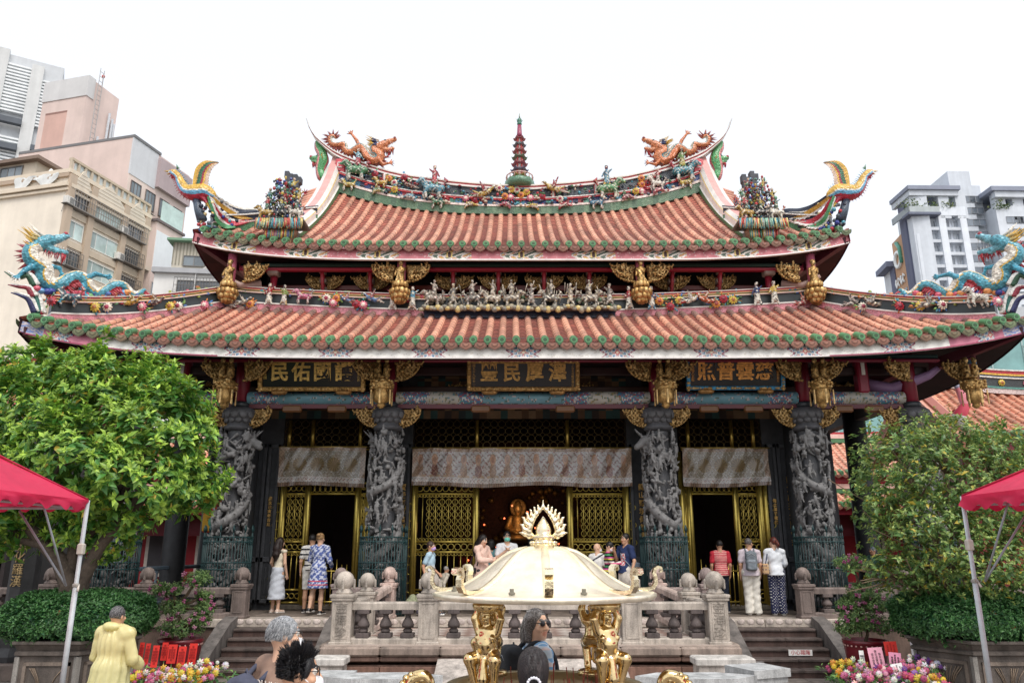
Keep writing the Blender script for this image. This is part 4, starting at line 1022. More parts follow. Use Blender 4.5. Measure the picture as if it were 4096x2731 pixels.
def greend(sg,lab):
 Z=Zf(1024,400,2.24,RY+0.1,sg)
 path=[(540,380),(560,430),(590,480),(600,540),(585,590),(575,640),(590,690)]
 head=dict(skull=[(590,530),(570,535)],upper=[(575,525),(530,525),(495,522)],lower=[(590,565),(550,560),(510,548)],eye=[(555,512)],horn=[(585,480),(600,470),(610,440)],mane=[(590,500),(600,560),(612,520)],tongue=[(530,550),(510,575),(508,605)])
 return dragon('ridge_fish',lab,Z,sg,path,[.05,.13,.16,.2,.17,.14,.16],pal_g,head,[],1,spikes=False,h=0.018,cat='roof ornament',group='green dragon fish at the ridge ends')
greend(1,'green dragon headed fish biting outwards at the left end of the main ridge');greend(-1,'green dragon headed fish biting outwards at the right end of the main ridge')
def ribbon(mb,pts,ws,col,edge=None,th=0.03):
 Q=spline(pts,22);n=len(Q)
 T=np.gradient(Q,axis=0);N=np.stack([-T[:,2],T[:,1]*0,T[:,0]],1);N/=np.linalg.norm(N,axis=1)[:,None]
 W_=np.interp(np.linspace(0,1,n),np.linspace(0,1,len(ws)),ws)
 for k0,k1,cc in((-0.5,0.25,col),(0.25,0.5,edge or col)):
  vs=[];fs=[]
  for i in range(n):
   a=Q[i]+N[i]*W_[i]*k0;b=Q[i]+N[i]*W_[i]*(k1+(0.18*(i%2)if edge and k1>.4 else 0));o=np.array([0,th,0]);vs+=[a-o,b-o,b+o,a+o]
  for i in range(n-1):
   for j in range(4):fs.append((i*4+j,i*4+(j+1)%4,i*4+4+(j+1)%4,i*4+4+j))
  fs+=[(3,2,1,0),(4*n-4,4*n-3,4*n-2,4*n-1)];mb.add(vs,fs,cc)
def wing(mb,Z,lead,trail,bands,off):
 L_=spline([Z(*p,off)for p in lead],26);R_=spline([Z(*p,off)for p in trail],26)
 nb=len(bands)
 for k,col in enumerate(bands):
  f0,f1=k/nb,(k+1)/nb+0.03
  vs=[];fs=[];th=0.03-0.003*k
  for i in range(26):
   g1=f1+(0.05 if(i%2)else-0.02)
   a=L_[i]*(1-f0)+R_[i]*f0;b=L_[i]*(1-g1)+R_[i]*g1;o=np.array([0,th,0]);vs+=[a-o,b-o,b+o,a+o]
  for i in range(25):
   for j in range(4):fs.append((i*4+j,i*4+(j+1)%4,i*4+4+(j+1)%4,i*4+4+j))
  fs+=[(3,2,1,0),(100,101,102,103)]
  mb.add(vs,fs,col)
def phoenix(sg,lab):
 def pD(u,v):
  s=abs(at(u,v,19.5).x-X0);return D2+max(0.15,W2-0.1-s)*0.9
 Z=Zf(0,250,2.09,pD,sg)
 t=thing('roof_phoenix',lab,'phoenix statue',tuple(Z(1650,1250)),0,'phoenixes on the upper roof corners')
 pal=[c(206,164,60),c(110,175,210),c(180,40,66),CREAM,c(200,60,80),c(20,20,24)]
 body=[(1450,925),(1490,960),(1515,1020),(1560,1075),(1630,1090),(1710,1085),(1770,1105)]
 P=spline([Z(*p)for p in body],24);rs=np.interp(np.linspace(0,1,24),np.linspace(0,1,7),[.10,.10,.13,.17,.23,.22,.12])
 pr=chain(P,list(rs),0,k=0.02)+[seg(Z(1460,925),Z(1425,922),.085,.05,3),seg(Z(1420,912),Z(1372,908),.035,.01,0),seg(Z(1420,930),Z(1385,938),.025,.008,0),seg(Z(1430,905),Z(1470,900),.04,.02,2),seg(Z(1440,945),Z(1440,970),.035,.02,2),ell(Z(1438,918,.07),.02,5,k=.005),ell(Z(1438,918,-.07),.02,5,k=.005)]
 for a,b,cx in((0.07,.05,0),(-0.07,-.05,0)):
  pr+=[seg(Z(1690,1120,a),Z(1735,1180,b),.08,.04,2),seg(Z(1735,1180,b),Z(1785,1270,b),.035,.03,0)]
  for q in range(3):pr.append(seg(Z(1785,1270,b),Z(1760+q*40,1290,b+.05*(q-1)),.025,.01,0))
 T=np.gradient(P,axis=0);up=np.stack([-T[:,2],T[:,1]*0,T[:,0]],1)*sg;up/=np.linalg.norm(up,axis=1)[:,None];BN=np.vstack([up,np.zeros((len(pr)-23,3))])
 def cf(Pc,N,w_,cl):
  dt=(N*BN[np.minimum(w_,len(BN)-1)]).sum(1);cl=np.array(cl);b=w_<23
  cl[b&(dt<-0.1)]=pal[1];cl[b&(dt<-0.55)]=pal[2];cl[b&(dt<0.0)&(dt>-.16)]=pal[3]
  return cl*(.85+.3*rng.random((len(cl),1)))
 blob('body',pr,pal,0.018,'scales',t,colfn=cf)
 mb=MB()
 for i in range(26):
  j=int(i*23/26);mb.tube([P[j]+up[j]*rs[j]*.8,P[j]+up[j]*(rs[j]+.09)],[.02,.003],c(120,180,210),n=4);mb.tube([P[j]-up[j]*rs[j]*.8,P[j]-up[j]*(rs[j]+.07)],[.02,.003],[REDT,CREAM],n=4)
 for q in range(5):mb.tube([Z(1480,890),Z(1476+q*8,850+q*8)],[.02,.004],[GREEN,c(120,180,210)],n=4)
 mb.build('crest','ceramic',t)
 bands=[YEL,c(206,160,70),c(36,90,60),c(50,110,80),c(160,36,60),YEL,c(206,180,160),c(214,190,170)]
 mb=MB();wing(mb,Z,[(1625,1040),(1635,960),(1660,890),(1730,840),(1835,850)],[(1700,1085),(1745,1030),(1755,960),(1790,890),(1842,852)],bands,0.1);mb.build('wing','ceramic',t)
 mb=MB();wing(mb,Z,[(1640,1030),(1615,980),(1612,930),(1625,905)],[(1660,1030),(1648,980),(1650,930),(1640,905)],[c(214,160,80),c(220,180,110),YEL],-0.16);mb.build('wing','ceramic',t)
 for pts,ws,col,e,o in(([(1780,1110),(1900,1200),(2020,1240),(2141,1245),(2230,1290)],[.1,.17,.17,.15,.1],NAVY,CREAM,0),([(1790,1140),(1900,1230),(2010,1290),(2130,1300)],[.1,.16,.18,.14],c(206,160,70),WHITE,.05),([(1770,1150),(1860,1290),(1960,1350),(2090,1330)],[.1,.14,.2,.16],c(190,50,70),WHITE,.09),([(1760,1140),(1830,1320),(1900,1380),(1980,1385)],[.08,.13,.17,.12],c(80,150,100),WHITE,.13)):
  m2=MB();ribbon(m2,[Z(x,y,o)for x,y in pts],ws,col,e);m2.build('tail_feather','ceramic',t)
 mb=MB()
 for i in range(70):
  q=Z(1660+rng.uniform(0,230)*(1 if i<20 else 2),1170+rng.uniform(0,180)if i<20 else 1330+rng.uniform(0,90),rng.uniform(-.1,.12));mb.ball(tuple(q),rng.uniform(.03,.07),[NAVY,c(50,60,140),TQ,c(180,50,60),c(90,96,104),c(220,200,150)][int(rng.integers(6))],n=7)
 mb.tube([Z(1640,1140),Z(1660,1230),Z(1690,1320)],[.10,.12,.14],c(70,84,100),n=8)
 mb.build('rock_base','ceramic',t)
 return t
phoenix(1,'yellow and blue phoenix with raised wing on the left corner of the upper roof');phoenix(-1,'yellow and blue phoenix with raised wing on the right corner of the upper roof')
pg=thing('roof_pagoda','slender seven tiered pagoda finial standing on the middle of the main ridge','pagoda',(X0,RY,rtop(0)))
bz=rtop(0)+0.02;pxm=at(519.5,150,RY).x
pm=lambda v:at(519.5,v,RY).z
mb=MB();mb.lathe([(0.46,-.05),(0.52,.1),(0.5,.14),(0.5,.2)],(pxm,RY,bz),c(90,130,104),n=8)
for i in range(16):a=2*PI*i/16;mb.tube([(pxm+.46*math.cos(a),RY+.46*math.sin(a),bz+.18),(pxm+.46*math.cos(a),RY+.46*math.sin(a),bz+.36)],.015,c(200,160,150),n=4)
mb.lathe([(0.45,.34),(0.48,.34),(0.48,.37),(0.45,.37)],(pxm,RY,bz),c(214,180,170),n=16,cap=False);mb.build('base','ceramic',pg)
z=bz+0.2;zt_=pm(137);th=(zt_-z)/7
rc=[c(190,164,96),c(110,112,150),c(176,110,118),c(110,146,118),c(176,110,118),c(120,150,160),c(176,116,120)]
for k in range(7):
 q=1-k*0.055;mb=MB();q*=.66;mb.lathe([(.24*q,0),(.24*q,th*.62)],(pxm,RY,z),c(222,216,210),n=6)
 for j in range(6):a=2*PI*j/6;mb.box((pxm+.22*q*math.cos(a),RY+.22*q*math.sin(a),z+th*.3),(.05,.05,th*.5),c(190,60,60),rz=a)
 t_=mb.build('tier','ceramic',pg)
 m2=MB();n=36;vs=[];fs=[]
 for r0,zz in((.2*q,th*.78),(.36*q,th*.66),(.44*q,th*.60),(.46*q,th*.56),(.22*q,th*.58)):
  for i in range(n):a=2*PI*i/n;cr=abs(math.cos(3*a))**6;vs.append((pxm+(r0*(1+.12*cr*(r0>.3*q)))*math.cos(a),RY+(r0*(1+.12*cr*(r0>.3*q)))*math.sin(a),z+zz+(0.13*q*cr if r0>.4*q else 0)))
 for r0 in range(4):
  for i in range(n):fs.append((r0*n+i,r0*n+(i+1)%n,(r0+1)*n+(i+1)%n,(r0+1)*n+i))
 m2.add(vs,[f[::-1]for f in fs],rc[k]);m2.build('tier_roof','ceramic',t_)
 z+=th
mb=MB();mb.lathe([(.11,0),(.09,.12),(.07,.45)],(pxm,RY,zt_),c(150,60,90),n=8);mb.lathe([(.06,.45),(.09,.5),(.07,.55),(.09,.6),(.08,.68),(.04,.72)],(pxm,RY,zt_),c(60,120,100),n=12)
tp_=pm(113.5);mb.tube([(pxm,RY,zt_+.7),(pxm,RY,tp_)],[.03,.006],c(110,120,90),n=6)
for q in range(4):a=q*PI/2+.4;mb.tube([(pxm,RY,tp_-.45),(pxm+.06*math.cos(a),RY+.06*math.sin(a),tp_-.36),(pxm+.14*math.cos(a),RY+.14*math.sin(a),tp_-.22)],[.012,.012,.004],c(110,120,90),n=4)
mb.build('spire','ceramic',pg)
def shift(pr,o,s,fl):
 for q in pr:
  for k in('a','b','p'):
   if k in q:q[k]=np.array([q[k][0]*fl,q[k][1],q[k][2]])*s+o
  for k in('ra','rb'):
   if k in q:q[k]*=s
  if 'r' in q:q['r']=q['r']*s
  q['k']=q.get('k',0.03)*s
 return pr
def pr_figure(pose=0):
 a=[(.22,0,.62),(.28,0,.3)][pose%2];b=[(-.2,0,.28),(-.26,0,.6)][pose%2]
 return[seg((0,0,0),(0,0,.3),.13,.1,0),seg((0,0,.3),(0,0,.5),.11,.1,1),ell((0,-.01,.68),(.07,.075,.085),2),ell((0,0,.75),(.075,.075,.05),3),seg((.09,0,.5),a,.045,.03,1),seg((-.09,0,.5),b,.045,.03,1),seg((.06,-.02,0),(.14,-.05,-.2),.07,.045,4),seg((-.06,-.02,0),(-.14,-.05,-.2),.07,.045,4),seg((.0,.08,.55),(.1,.14,.1),.05,.02,3)]
def pr_beast():
 q=[seg((-.26,0,.3),(.22,0,.34),.13,.14,0),seg((.22,0,.36),(.36,-.03,.55),.1,.1,0),ell((.42,-.05,.6),(.12,.11,.11),1),seg((.46,-.06,.58),(.57,-.07,.54),.06,.05,1),seg((-.28,0,.36),(-.42,0,.6),.06,.03,2),seg((-.42,0,.6),(-.36,0,.72),.07,.02,2)]
 for x,y in((.22,-.08),(.3,.08),(-.24,-.08),(-.18,.08)):q+=[seg((x,y,.28),(x+.05,y,.12),.07,.05,0),seg((x+.05,y,.12),(x+.02,y-.01,-.02),.05,.045,3)]
 for i in range(6):a=i*1.05;q.append(seg((.36,0,.6),(.34+.1*math.cos(a)-.06,.1*math.sin(a),.62+.1*math.sin(a*1.7)),.06,.02,2))
 return q
def pr_rider():
 return pr_beast()+shift(pr_figure(0),np.array([0,0,.5]),.75,1)and None
def pr_bird():
 q=[seg((-.1,0,.1),(.16,0,.2),.09,.08,0),seg((.16,0,.22),(.3,-.02,.34),.05,.045,0),ell((.33,-.02,.37),.05,1),seg((.36,-.02,.37),(.45,-.03,.35),.02,.008,3)]
 for i in range(4):q+=[seg((.02,-.06+.12*(i%2),.2),(-.12+.07*i,-.12+.24*(i%2),.5-.05*i),.05,.02,2)]
 for i in range(3):q.append(seg((-.12,0,.1),(-.48+.06*i,-.03*i,.0+.1*i),.05,.02,[1,2,0][i]))
 return q
def pr_fish():
 q=chain([(-.3,0,.12),(-.1,0,.2),(.1,0,.18),(.26,0,.05),(.3,0,-.08)],[.05,.1,.11,.09,.06],0)
 for i in range(3):q.append(seg((-.3,0,.12),(-.5,-.03,.28-.12*i),.04,.015,1))
 for i in range(6):q+=[seg((-.1+.07*i,-.08,.1),(-.14+.08*i,-.12,-.06),.018,.008,2),seg((-.1+.07*i,0,.26),(-.14+.07*i,0,.36),.03,.008,1)]
 return q
def flower_bm(mb,p,r,col,ctr,y=1):
 p=np.array(p)
 for ring,(n,rr,zz)in enumerate(((10,1.0,0),(9,.68,.25),(7,.4,.45))):
  for i in range(n):
   a=2*PI*(i+.5*ring)/n;d=np.array([math.cos(a),0,math.sin(a)]);q=p+d*r*rr*.72+np.array([0,-zz*r*.6,0])
   T_=Matrix.Translation(q)@Matrix.Rotation(-a,4,'Y')@Matrix.Rotation(.5,4,'Z')
   mb.ball((0,0,0),(r*.34,r*.12,r*.2),(col if ring<2 else ctr),n=6,T=T_)
 mb.ball(tuple(p+np.array([0,-r*.3,0])),(r*.25,r*.2,r*.25),ctr,n=7)
def leafs(mb,p,r,n=7,cols=None):
 p=np.array(p);cols=cols or[GREEN,TQ,c(70,120,180),c(120,160,80),c(200,120,60)]
 for i in range(n):
  a=rng.uniform(0,6.28);d=np.array([math.cos(a),0,math.sin(a)*.8]);q=p+d*r*rng.uniform(1.0,2.0)+np.array([0,.03,0])
  mb.ball((0,0,0),(r*.5,r*.14,r*.22),cols[int(rng.integers(len(cols)))],n=6,T=Matrix.Translation(q)@Matrix.Rotation(-a,4,'Y'))
 for i in range(2):a=rng.uniform(0,6.28);mb.tube([tuple(p+np.array([0,.05,0])),tuple(p+np.array([1.3*r*math.cos(a),.04,r*.6*math.sin(a)])),tuple(p+np.array([2.6*r*math.cos(a),.05,r*math.sin(a)*.3]))],.012,c(150,110,50),n=4)
def mottle(P,cl,k):
 g=np.sin(P[:,0]*47+2*np.sin(P[:,2]*31+k))+np.sin(P[:,2]*53+2*np.sin(P[:,0]*29-k));cl=np.array(cl);cl[g>1.15]=np.array(c(206,200,186));cl[g<-1.3]=np.array(c(58,52,52));m_=(g>.55)&(g<.75);cl[m_]=np.array([c(150,50,56),c(190,160,80),c(60,110,120)][int(k*7)%3])
 return cl*(.72+.45*rng.random((len(cl),1)))
def ornament(kind,pos,s,fl,pal,parent,h=0.016):
 s*=.86;pal=[tuple(.82*v+.05*(x[0]+x[1]+x[2])/3 for v in x)for x in pal]
 if kind=='rider':pr=pr_beast()+shift(pr_figure(int(s*1000)%2),np.array([-.02,0,.55]),.8,1);
 else:pr=dict(figure=pr_figure,beast=pr_beast,bird=pr_bird,fish=pr_fish)[kind]()
 if kind=='rider':
  for q in pr[len(pr_beast()):]:q['col']+=4
 pr=shift(pr,np.array(pos),s,fl)
 s0_=rng.uniform(0,9)
 return blob({'rider':'rider_ornament','figure':'figure_ornament','beast':'beast_ornament','bird':'bird_ornament','fish':'fish_ornament'}[kind],pr,pal,h,'ceramic',parent,colfn=lambda P,N,w_,cl:mottle(P,cl,s0_),disp=lambda P:.011*np.sin(P[...,0]*85+s0_)*np.sin(P[...,2]*95)*np.sin(P[...,1]*70))
def Z2(zx,zy,n=0.30):p=at((1024+zx/2.24)/4,(400+zy/2.24)/4,RY-n);return(p.x,p.y,p.z)
SKN=c(220,180,150)
rid=[c(84,150,100),c(90,160,110),c(190,60,70),CREAM,c(190,60,80),c(110,170,190),SKN,c(190,50,60),c(80,140,90)]
rid2=[c(100,165,185),c(110,170,190),c(180,60,70),CREAM,c(190,50,60),c(180,40,60),SKN,c(200,60,50),c(90,150,110)]
rid3=[c(86,150,96),c(110,170,120),c(180,50,60),CREAM,c(110,170,190),c(90,150,180),c(130,70,90),c(60,110,110),YEL]
rid4=[c(60,150,165),c(70,150,170),c(180,40,60),CREAM,c(200,190,90),c(120,160,90),c(80,60,50),c(210,180,70),c(90,150,90)]
tig=[c(210,186,90),CREAM,c(210,186,90),CREAM];deer=[c(214,176,70),c(214,176,70),YEL,c(214,176,70)]
for kind,x,y,s,fl,pal in(('rider',900,700,1.1,-1,rid),('beast',830,800,.65,-1,tig),('beast',1120,780,.62,-1,deer),('bird',1380,790,.8,-1,[c(120,60,60),CREAM,c(90,60,70),YEL]),('rider',1590,870,1.15,-1,rid2),('fish',1090,830,.65,-1,[c(120,165,120),CREAM,c(200,170,100)]),('fish',1370,890,.75,1,[c(130,180,200),CREAM,c(214,200,190)]),('beast',1630,960,.68,-1,[c(70,130,90),CREAM,c(190,60,70),CREAM]),('fish',1920,955,.65,-1,[c(206,180,80),YEL,CREAM]),('bird',2040,870,1.2,1,[c(206,176,80),CREAM,c(170,60,70),YEL]),('fish',2230,955,.65,1,[c(205,100,120),CREAM,c(190,60,80)])):
 ornament(kind,Z2(x,y),s,fl,pal,MR)
def Z3(zx,zy,n=0.30):p=at((2048+zx/2.24)/4,(400+zy/2.24)/4,RY-n);return(p.x,p.y,p.z)
for kind,x,y,s,fl,pal in(('bird',380,830,1.2,-1,[c(206,176,80),CREAM,c(170,60,70),YEL]),('rider',860,870,1.15,1,rid3),('fish',190,970,.65,1,[c(206,180,80),YEL,CREAM]),('fish',470,960,.65,-1,[c(190,50,70),c(200,70,80),CREAM]),('beast',760,965,.68,1,[c(80,140,170),CREAM,c(200,190,190),CREAM]),('fish',1040,890,.7,-1,[c(200,130,130),CREAM,c(170,50,60)]),('rider',1310,800,.75,-1,[CREAM,CREAM,c(180,170,160),CREAM,c(200,190,180),c(190,80,80),SKN,c(220,200,190),CREAM]),('fish',1320,830,.7,-1,[c(205,120,130),CREAM,c(190,60,80)]),('beast',1560,780,.65,1,tig),('rider',1540,710,1.15,1,rid4)):
 ornament(kind,Z3(x,y),s,fl,pal,MR)
fc=[(c(170,40,56),c(120,30,50)),(c(226,218,200),c(150,40,70)),(c(222,150,70),c(150,60,50)),(c(214,190,80),c(170,110,60)),(c(214,120,140),c(230,214,200))]
for i,(f,x,y)in enumerate([(Z2,1065,660),(Z2,1240,740),(Z2,1190,700),(Z2,1240,800),(Z2,1880,880),(Z2,1960,895),(Z2,2180,790),(Z2,2230,860),(Z2,2290,800),(Z2,2280,870),(Z2,1330,690),(Z3,45,805),(Z3,80,850),(Z3,130,825),(Z3,165,875),(Z3,270,865),(Z3,430,885),(Z3,1165,755),(Z3,1110,815),(Z3,1165,815),(Z3,1215,745),(Z3,1240,700),(Z3,1160,700)]):
 mb=MB();flower_bm(mb,f(x,y,.26),.135,*fc[i%5]);leafs(mb,f(x,y,.22),.12);mb.build('flower_ornament','ceramic',MR)
mb=MB()
for i in range(420):
 s=rng.uniform(-5.9,5.9);z=rb(s)+(rtop(s)-rb(s))*rng.uniform(.2,.86);mb.ball((X0+s,RY-rng.uniform(.16,.3),z),(rng.uniform(.03,.08),.05,rng.uniform(.02,.06)),[TQ,c(180,60,70),GREEN,c(90,96,110),c(206,190,170),NAVY][int(rng.integers(6))],n=6)
for s in(-5.9,-4.6,-2.6,-1.15,1.15,2.6,4.6,5.9):z0,z1=rb(s)+(rtop(s)-rb(s))*.5,rb(s)+(rtop(s)-rb(s))*.86;mb.span((X0+s-.06,RY-.2,z0),(X0+s+.06,RY-.1,z1),c(200,90,92));mb.span((X0+s-.03,RY-.215,z0),(X0+s+.03,RY-.1,z1),WHITE)
for sg in(-1,1):q=Z2(752,583,.26);xx=q[0]if sg<0 else 2*X0-q[0];mb.box((xx,RY-.22,q[2]),(.34,.06,.52),c(206,80,90),bev=.03);mb.box((xx,RY-.26,q[2]+.1),(.16,.03,.03),WHITE);mb.box((xx,RY-.26,q[2]-.08),(.16,.03,.03),WHITE);mb.box((xx-.07,RY-.26,q[2]),(.03,.03,.2),WHITE)
mb.build('openwork_frieze','ceramic',MR)
def ZL(ox,zx,zy,n=0.22):
 u=(ox+zx/2.24)/4;v=(1000+zy/2.24)/4;s=abs(at(u,v,D1+N1).x-X0)
 D=hipD(u,v)if s*19.0/20.2>I1-0.35 else D1+N1
 p=at(u,v,D-n);return(p.x,p.y,p.z)
man=lambda a,b:[CREAM,a,c(228,214,200),c(24,22,26),b]
for kind,ox,x,y,s,fl,pal in(('beast',0,620,500,.75,-1,[c(70,110,125),c(80,120,130),c(190,90,90),c(70,110,125)]),('bird',0,1180,500,.75,1,[c(190,150,50),YEL,c(206,170,80),YEL]),('bird',0,1390,500,.7,1,[c(120,90,90),YEL,c(150,120,90),YEL]),('bird',0,2020,510,.7,-1,[c(90,110,140),CREAM,c(150,150,160),YEL]),('bird',0,2170,500,.7,1,[c(150,140,130),CREAM,c(170,160,150),YEL]),('figure',1024,115,450,.7,1,man(c(170,30,40),CREAM)),('figure',1024,250,455,.65,-1,man(c(130,150,70),c(190,160,110))),('beast',1024,430,470,.62,-1,[c(196,110,140),c(214,150,170),c(150,150,140),c(205,190,180)]),('bird',1024,815,470,.62,-1,[c(90,120,160),c(190,80,60),c(170,120,130),YEL]),('bird',1024,1040,470,.8,-1,[c(80,120,170),CREAM,c(170,110,110),c(150,90,70)]),('figure',1024,1225,490,.75,-1,man(c(120,40,60),CREAM)),('figure',1024,1400,490,.75,1,man(c(90,160,190),c(200,170,160))),('figure',2048,1050,490,.75,1,man(c(170,40,50),CREAM)),('figure',2048,1250,490,.75,-1,man(c(40,60,120),c(90,150,180))),('bird',2048,1600,480,.8,1,[CREAM,c(190,60,60),c(206,200,190),YEL]),('bird',2048,1740,480,.85,-1,[c(206,100,50),c(190,50,50),c(200,110,60),YEL]),('figure',2048,2200,450,.75,1,man(c(40,50,110),CREAM)),('figure',3072,60,440,.75,1,man(c(214,180,70),CREAM)),('bird',3072,320,500,.75,1,[c(180,60,60),c(190,70,70),c(206,120,100),YEL]),('bird',3072,430,500,.75,-1,[c(214,180,80),c(206,160,60),c(220,190,110),YEL]),('bird',3072,760,510,.8,1,[c(140,132,124),c(120,112,104),c(160,152,144),c(120,110,90)]),('bird',3072,940,510,.8,-1,[c(150,142,134),c(120,112,104),c(160,152,144),c(120,110,90)]),('bird',3072,1450,520,.8,1,[c(150,142,134),c(120,112,104),c(160,152,144),c(120,110,90)]),('beast',3072,1900,500,.75,-1,[CREAM,c(222,214,206),c(190,60,70),CREAM])):
 ornament(kind,ZL(ox,x,y),s,fl,pal,LRD)
for i,(ox,x,y)in enumerate([(0,460,455),(0,850,510),(0,960,510),(0,1270,505),(0,1520,500),(0,1595,500),(0,1830,490),(0,2240,480),(1024,630,430),(1024,690,470),(1024,720,430),(1024,895,480),(1024,960,490),(2048,1320,455),(2048,1420,505),(2048,1500,450),(2048,1830,480),(2048,1895,435),(2048,1980,445),(3072,850,505),(3072,1180,500),(3072,1365,500),(3072,1565,490),(3072,2060,460)]):
 mb=MB();p=ZL(ox,x,y,.2);flower_bm(mb,p,.125,*fc[(i*3+i//4)%5]);leafs(mb,ZL(ox,x,y,.17),.11,10);mb.build('flower_ornament','ceramic',LRD)
mb=MB()
for i in range(160):
 q=lowpath[2+int(rng.integers(len(lowpath)-5))];j=rng.uniform(-.5,.5);z=q[2]+rng.uniform(.34,.57)
 sx_=q[0]+j*0.3
 if abs(sx_-X0)<2.6:continue
 yy=D1+N1+0.08 if abs(sx_-X0)<I1 else D1+W1-abs(sx_-X0)
 mb.ball((sx_,yy-.14-.05*(abs(sx_-X0)>I1),z),(rng.uniform(.03,.08),.03,rng.uniform(.02,.05)),[GREEN,TQ,c(150,160,80),c(200,120,60),c(80,110,170),c(180,60,80)][int(rng.integers(6))],n=6)
mb.build('scrollwork','ceramic',LRD)
cs=thing('battle_relief','grey ceramic relief of riders and warriors in the middle above the lower roof','relief',(X0,D1+N1-.1,low(0,N1)))
zb=low(0,N1);gy=[c(150,138,122),c(170,160,146),c(116,110,100),c(186,174,156)]
mb=MB();mb.span((X0-2.5,D1+N1-.14,zb+.1),(X0+2.4,D1+N1-.06,zb+.46),c(40,46,50));mb.span((X0-2.55,D1+N1-.25,zb-.12),(X0+2.45,D1+N1-.08,zb+.1),c(34,44,70));mb.span((X0-2.6,D1+N1-.5,zb+.06),(X0+2.5,D1+N1-.08,zb+.13),c(120,112,96),bev=.02)
for i in range(60):x=X0-2.6+5.1*i/59;mb.ball((x,D1+N1-.5,zb+.06+rng.uniform(-.05,.05)),(.09,.05,rng.uniform(.04,.1)),[c(150,140,116),c(120,116,104),c(190,170,110)][i%3],n=6)
mb.build('ledge','ceramic',cs)
for i in range(10):
 x=X0-2.3+4.6*i/9;kind='rider' if i%2==0 or i in(3,)else 'figure'
 o=ornament(kind,(x,D1+N1-.36,zb+.17 if kind=='rider' else zb+.32),.70 if kind=='rider' else.68,1 if i%3 else-1,[gy[(i+j)%4]for j in range(9)],cs)
 o.name='mounted_warrior' if kind=='rider' else 'warrior'
mb=MB()
for i in range(150):
 x=X0+rng.uniform(-2.5,2.4);z=zb+.12+rng.uniform(0,.48);q=rng.uniform(-.1,.1)
 if i%3:mb.ball((x,D1+N1-.2,z),(rng.uniform(.04,.1),.06,rng.uniform(.03,.07)),gy[i%4]if i%7 else c(110,140,110),n=6)
 else:mb.tube([(x,D1+N1-.3,z),(x+q,D1+N1-.34,z+.28)],.012,gy[i%4],n=4)
mb.build('rockwork','ceramic',cs)
def cluster(sg,lab):
 p0=at(283,236,D2+0.45);cx=X0+sg*(p0.x-X0);cy=D2+0.4;z0=p0.z
 t=thing('figure_cluster',lab,'roof ornament',(cx,cy,z0),0,'figure groups at the feet of the gable ridges')
 mb=MB();mb.box((cx-.05*sg,cy,z0-.05),(.75,.5,.55),c(150,110,80));
 for i in range(150):
  a=rng.uniform(-1.0,1.0);mb.tube([(cx+a*.62,cy-.3-.08*rng.random(),z0+.33),(cx+a*.66,cy-.38,z0+.12-rng.random()*.1)],[.035,.01],[TQ,c(150,190,170),c(214,190,120),c(90,120,110),c(190,80,70)][i%5],n=4)
 for i in range(60):a=rng.uniform(-.38,.38);mb.tube([(cx+a,cy-.27,z0+.05),(cx+a,cy-.28,z0-.2)],[.03,.02],[c(180,70,60),c(80,130,110),c(206,170,80),c(90,110,150)][i%4],n=4)
 mb.box((cx,cy,z0+.3),(1.3,.7,.09),c(84,92,88),bev=.03)
 mb.build('pedestal','ceramic',t)
 k=0
 for row,(zz,n,yy)in enumerate(((.42,3,-.18),(.80,3,.0),(1.15,2,.08))):
  for i in range(n):
   x=cx+(i-(n-1)/2)*.40;kind='rider' if row==0 else 'figure'
   cl=[[c(190,150,60),c(200,160,70),c(60,50,40),c(190,150,60)],[c(40,40,44),c(50,50,50),c(90,60,50),c(40,40,44)],[CREAM,c(214,190,170),c(190,120,100),CREAM]][i%3]+[c(80,120,90),[c(180,60,60),c(190,170,70),c(60,110,110)][(i+row)%3],SKN,[c(40,40,40),c(190,60,50)][k%2],c(110,100,60)]
   pal=cl if kind=='rider' else[c(190,60,60),[c(206,180,70),c(90,150,120),c(190,60,60)][(i+row)%3],SKN,c(50,40,40),c(110,150,130)]
   ornament(kind,(x,cy+yy-.1,z0+zz-(0.05 if kind=='rider' else-.12)),.62,1 if(i+row)%2 else-1,pal,t);k+=1
 mb=MB()
 for i in range(330):
  x=cx+rng.normal(0,.32);z=z0+.4+rng.uniform(0,1.2);
  if abs(x-cx)>.62-.28*(z-z0-.4):continue
  mb.ball((x,cy+rng.uniform(-.32,.2),z),(rng.uniform(.02,.055),.04,rng.uniform(.02,.06)),[c(84,92,88),c(60,80,150),c(100,150,120),c(206,180,90),c(180,60,60),c(120,170,190),c(70,74,78)][int(rng.integers(7))],n=6)
 for i in range(14):
  a=rng.uniform(-.62,.62);z=z0+rng.uniform(.7,1.55)-abs(a)*.5;mb.tube([(cx+a*.6,cy,z-.3),(cx+a,cy-.05,z)],.015,c(140,130,120),n=4)
  for q in range(7):b=2*PI*q/7;mb.tube([(cx+a,cy-.05,z),(cx+a+.1*math.cos(b),cy-.12,z+.1*math.sin(b))],[.02,.008],[c(190,50,60),c(110,160,170),c(120,160,70),c(190,60,70)][i%4],n=4)
 mb.build('rockery','ceramic',t)
 mb=MB()
 for q,(dx,zt)in enumerate(((-.17,.05),(.10,.2))):
  b=z0+1.2;x=cx+dx*sg*-1
  mb.poly([(x-.07,b-.2),(x+.07,b-.2),(x+.07,b+.42+zt),(x+.13,b+.46+zt),(x+.13,b+.62+zt),(x+.02,b+.62+zt),(x+.02,b+.70+zt),(x-.10,b+.70+zt),(x-.10,b+.5+zt),(x-.07,b+.45+zt)],cy+.25+.1*q,cy+.45+.1*q,c(70,74,82))
 mb.build('forked_scroll','carved',t)
 return t
cluster(1,'group of riders and flowers on a pedestal at the left foot of the gable');cluster(-1,'group of riders and flowers on a pedestal at the right foot of the gable')
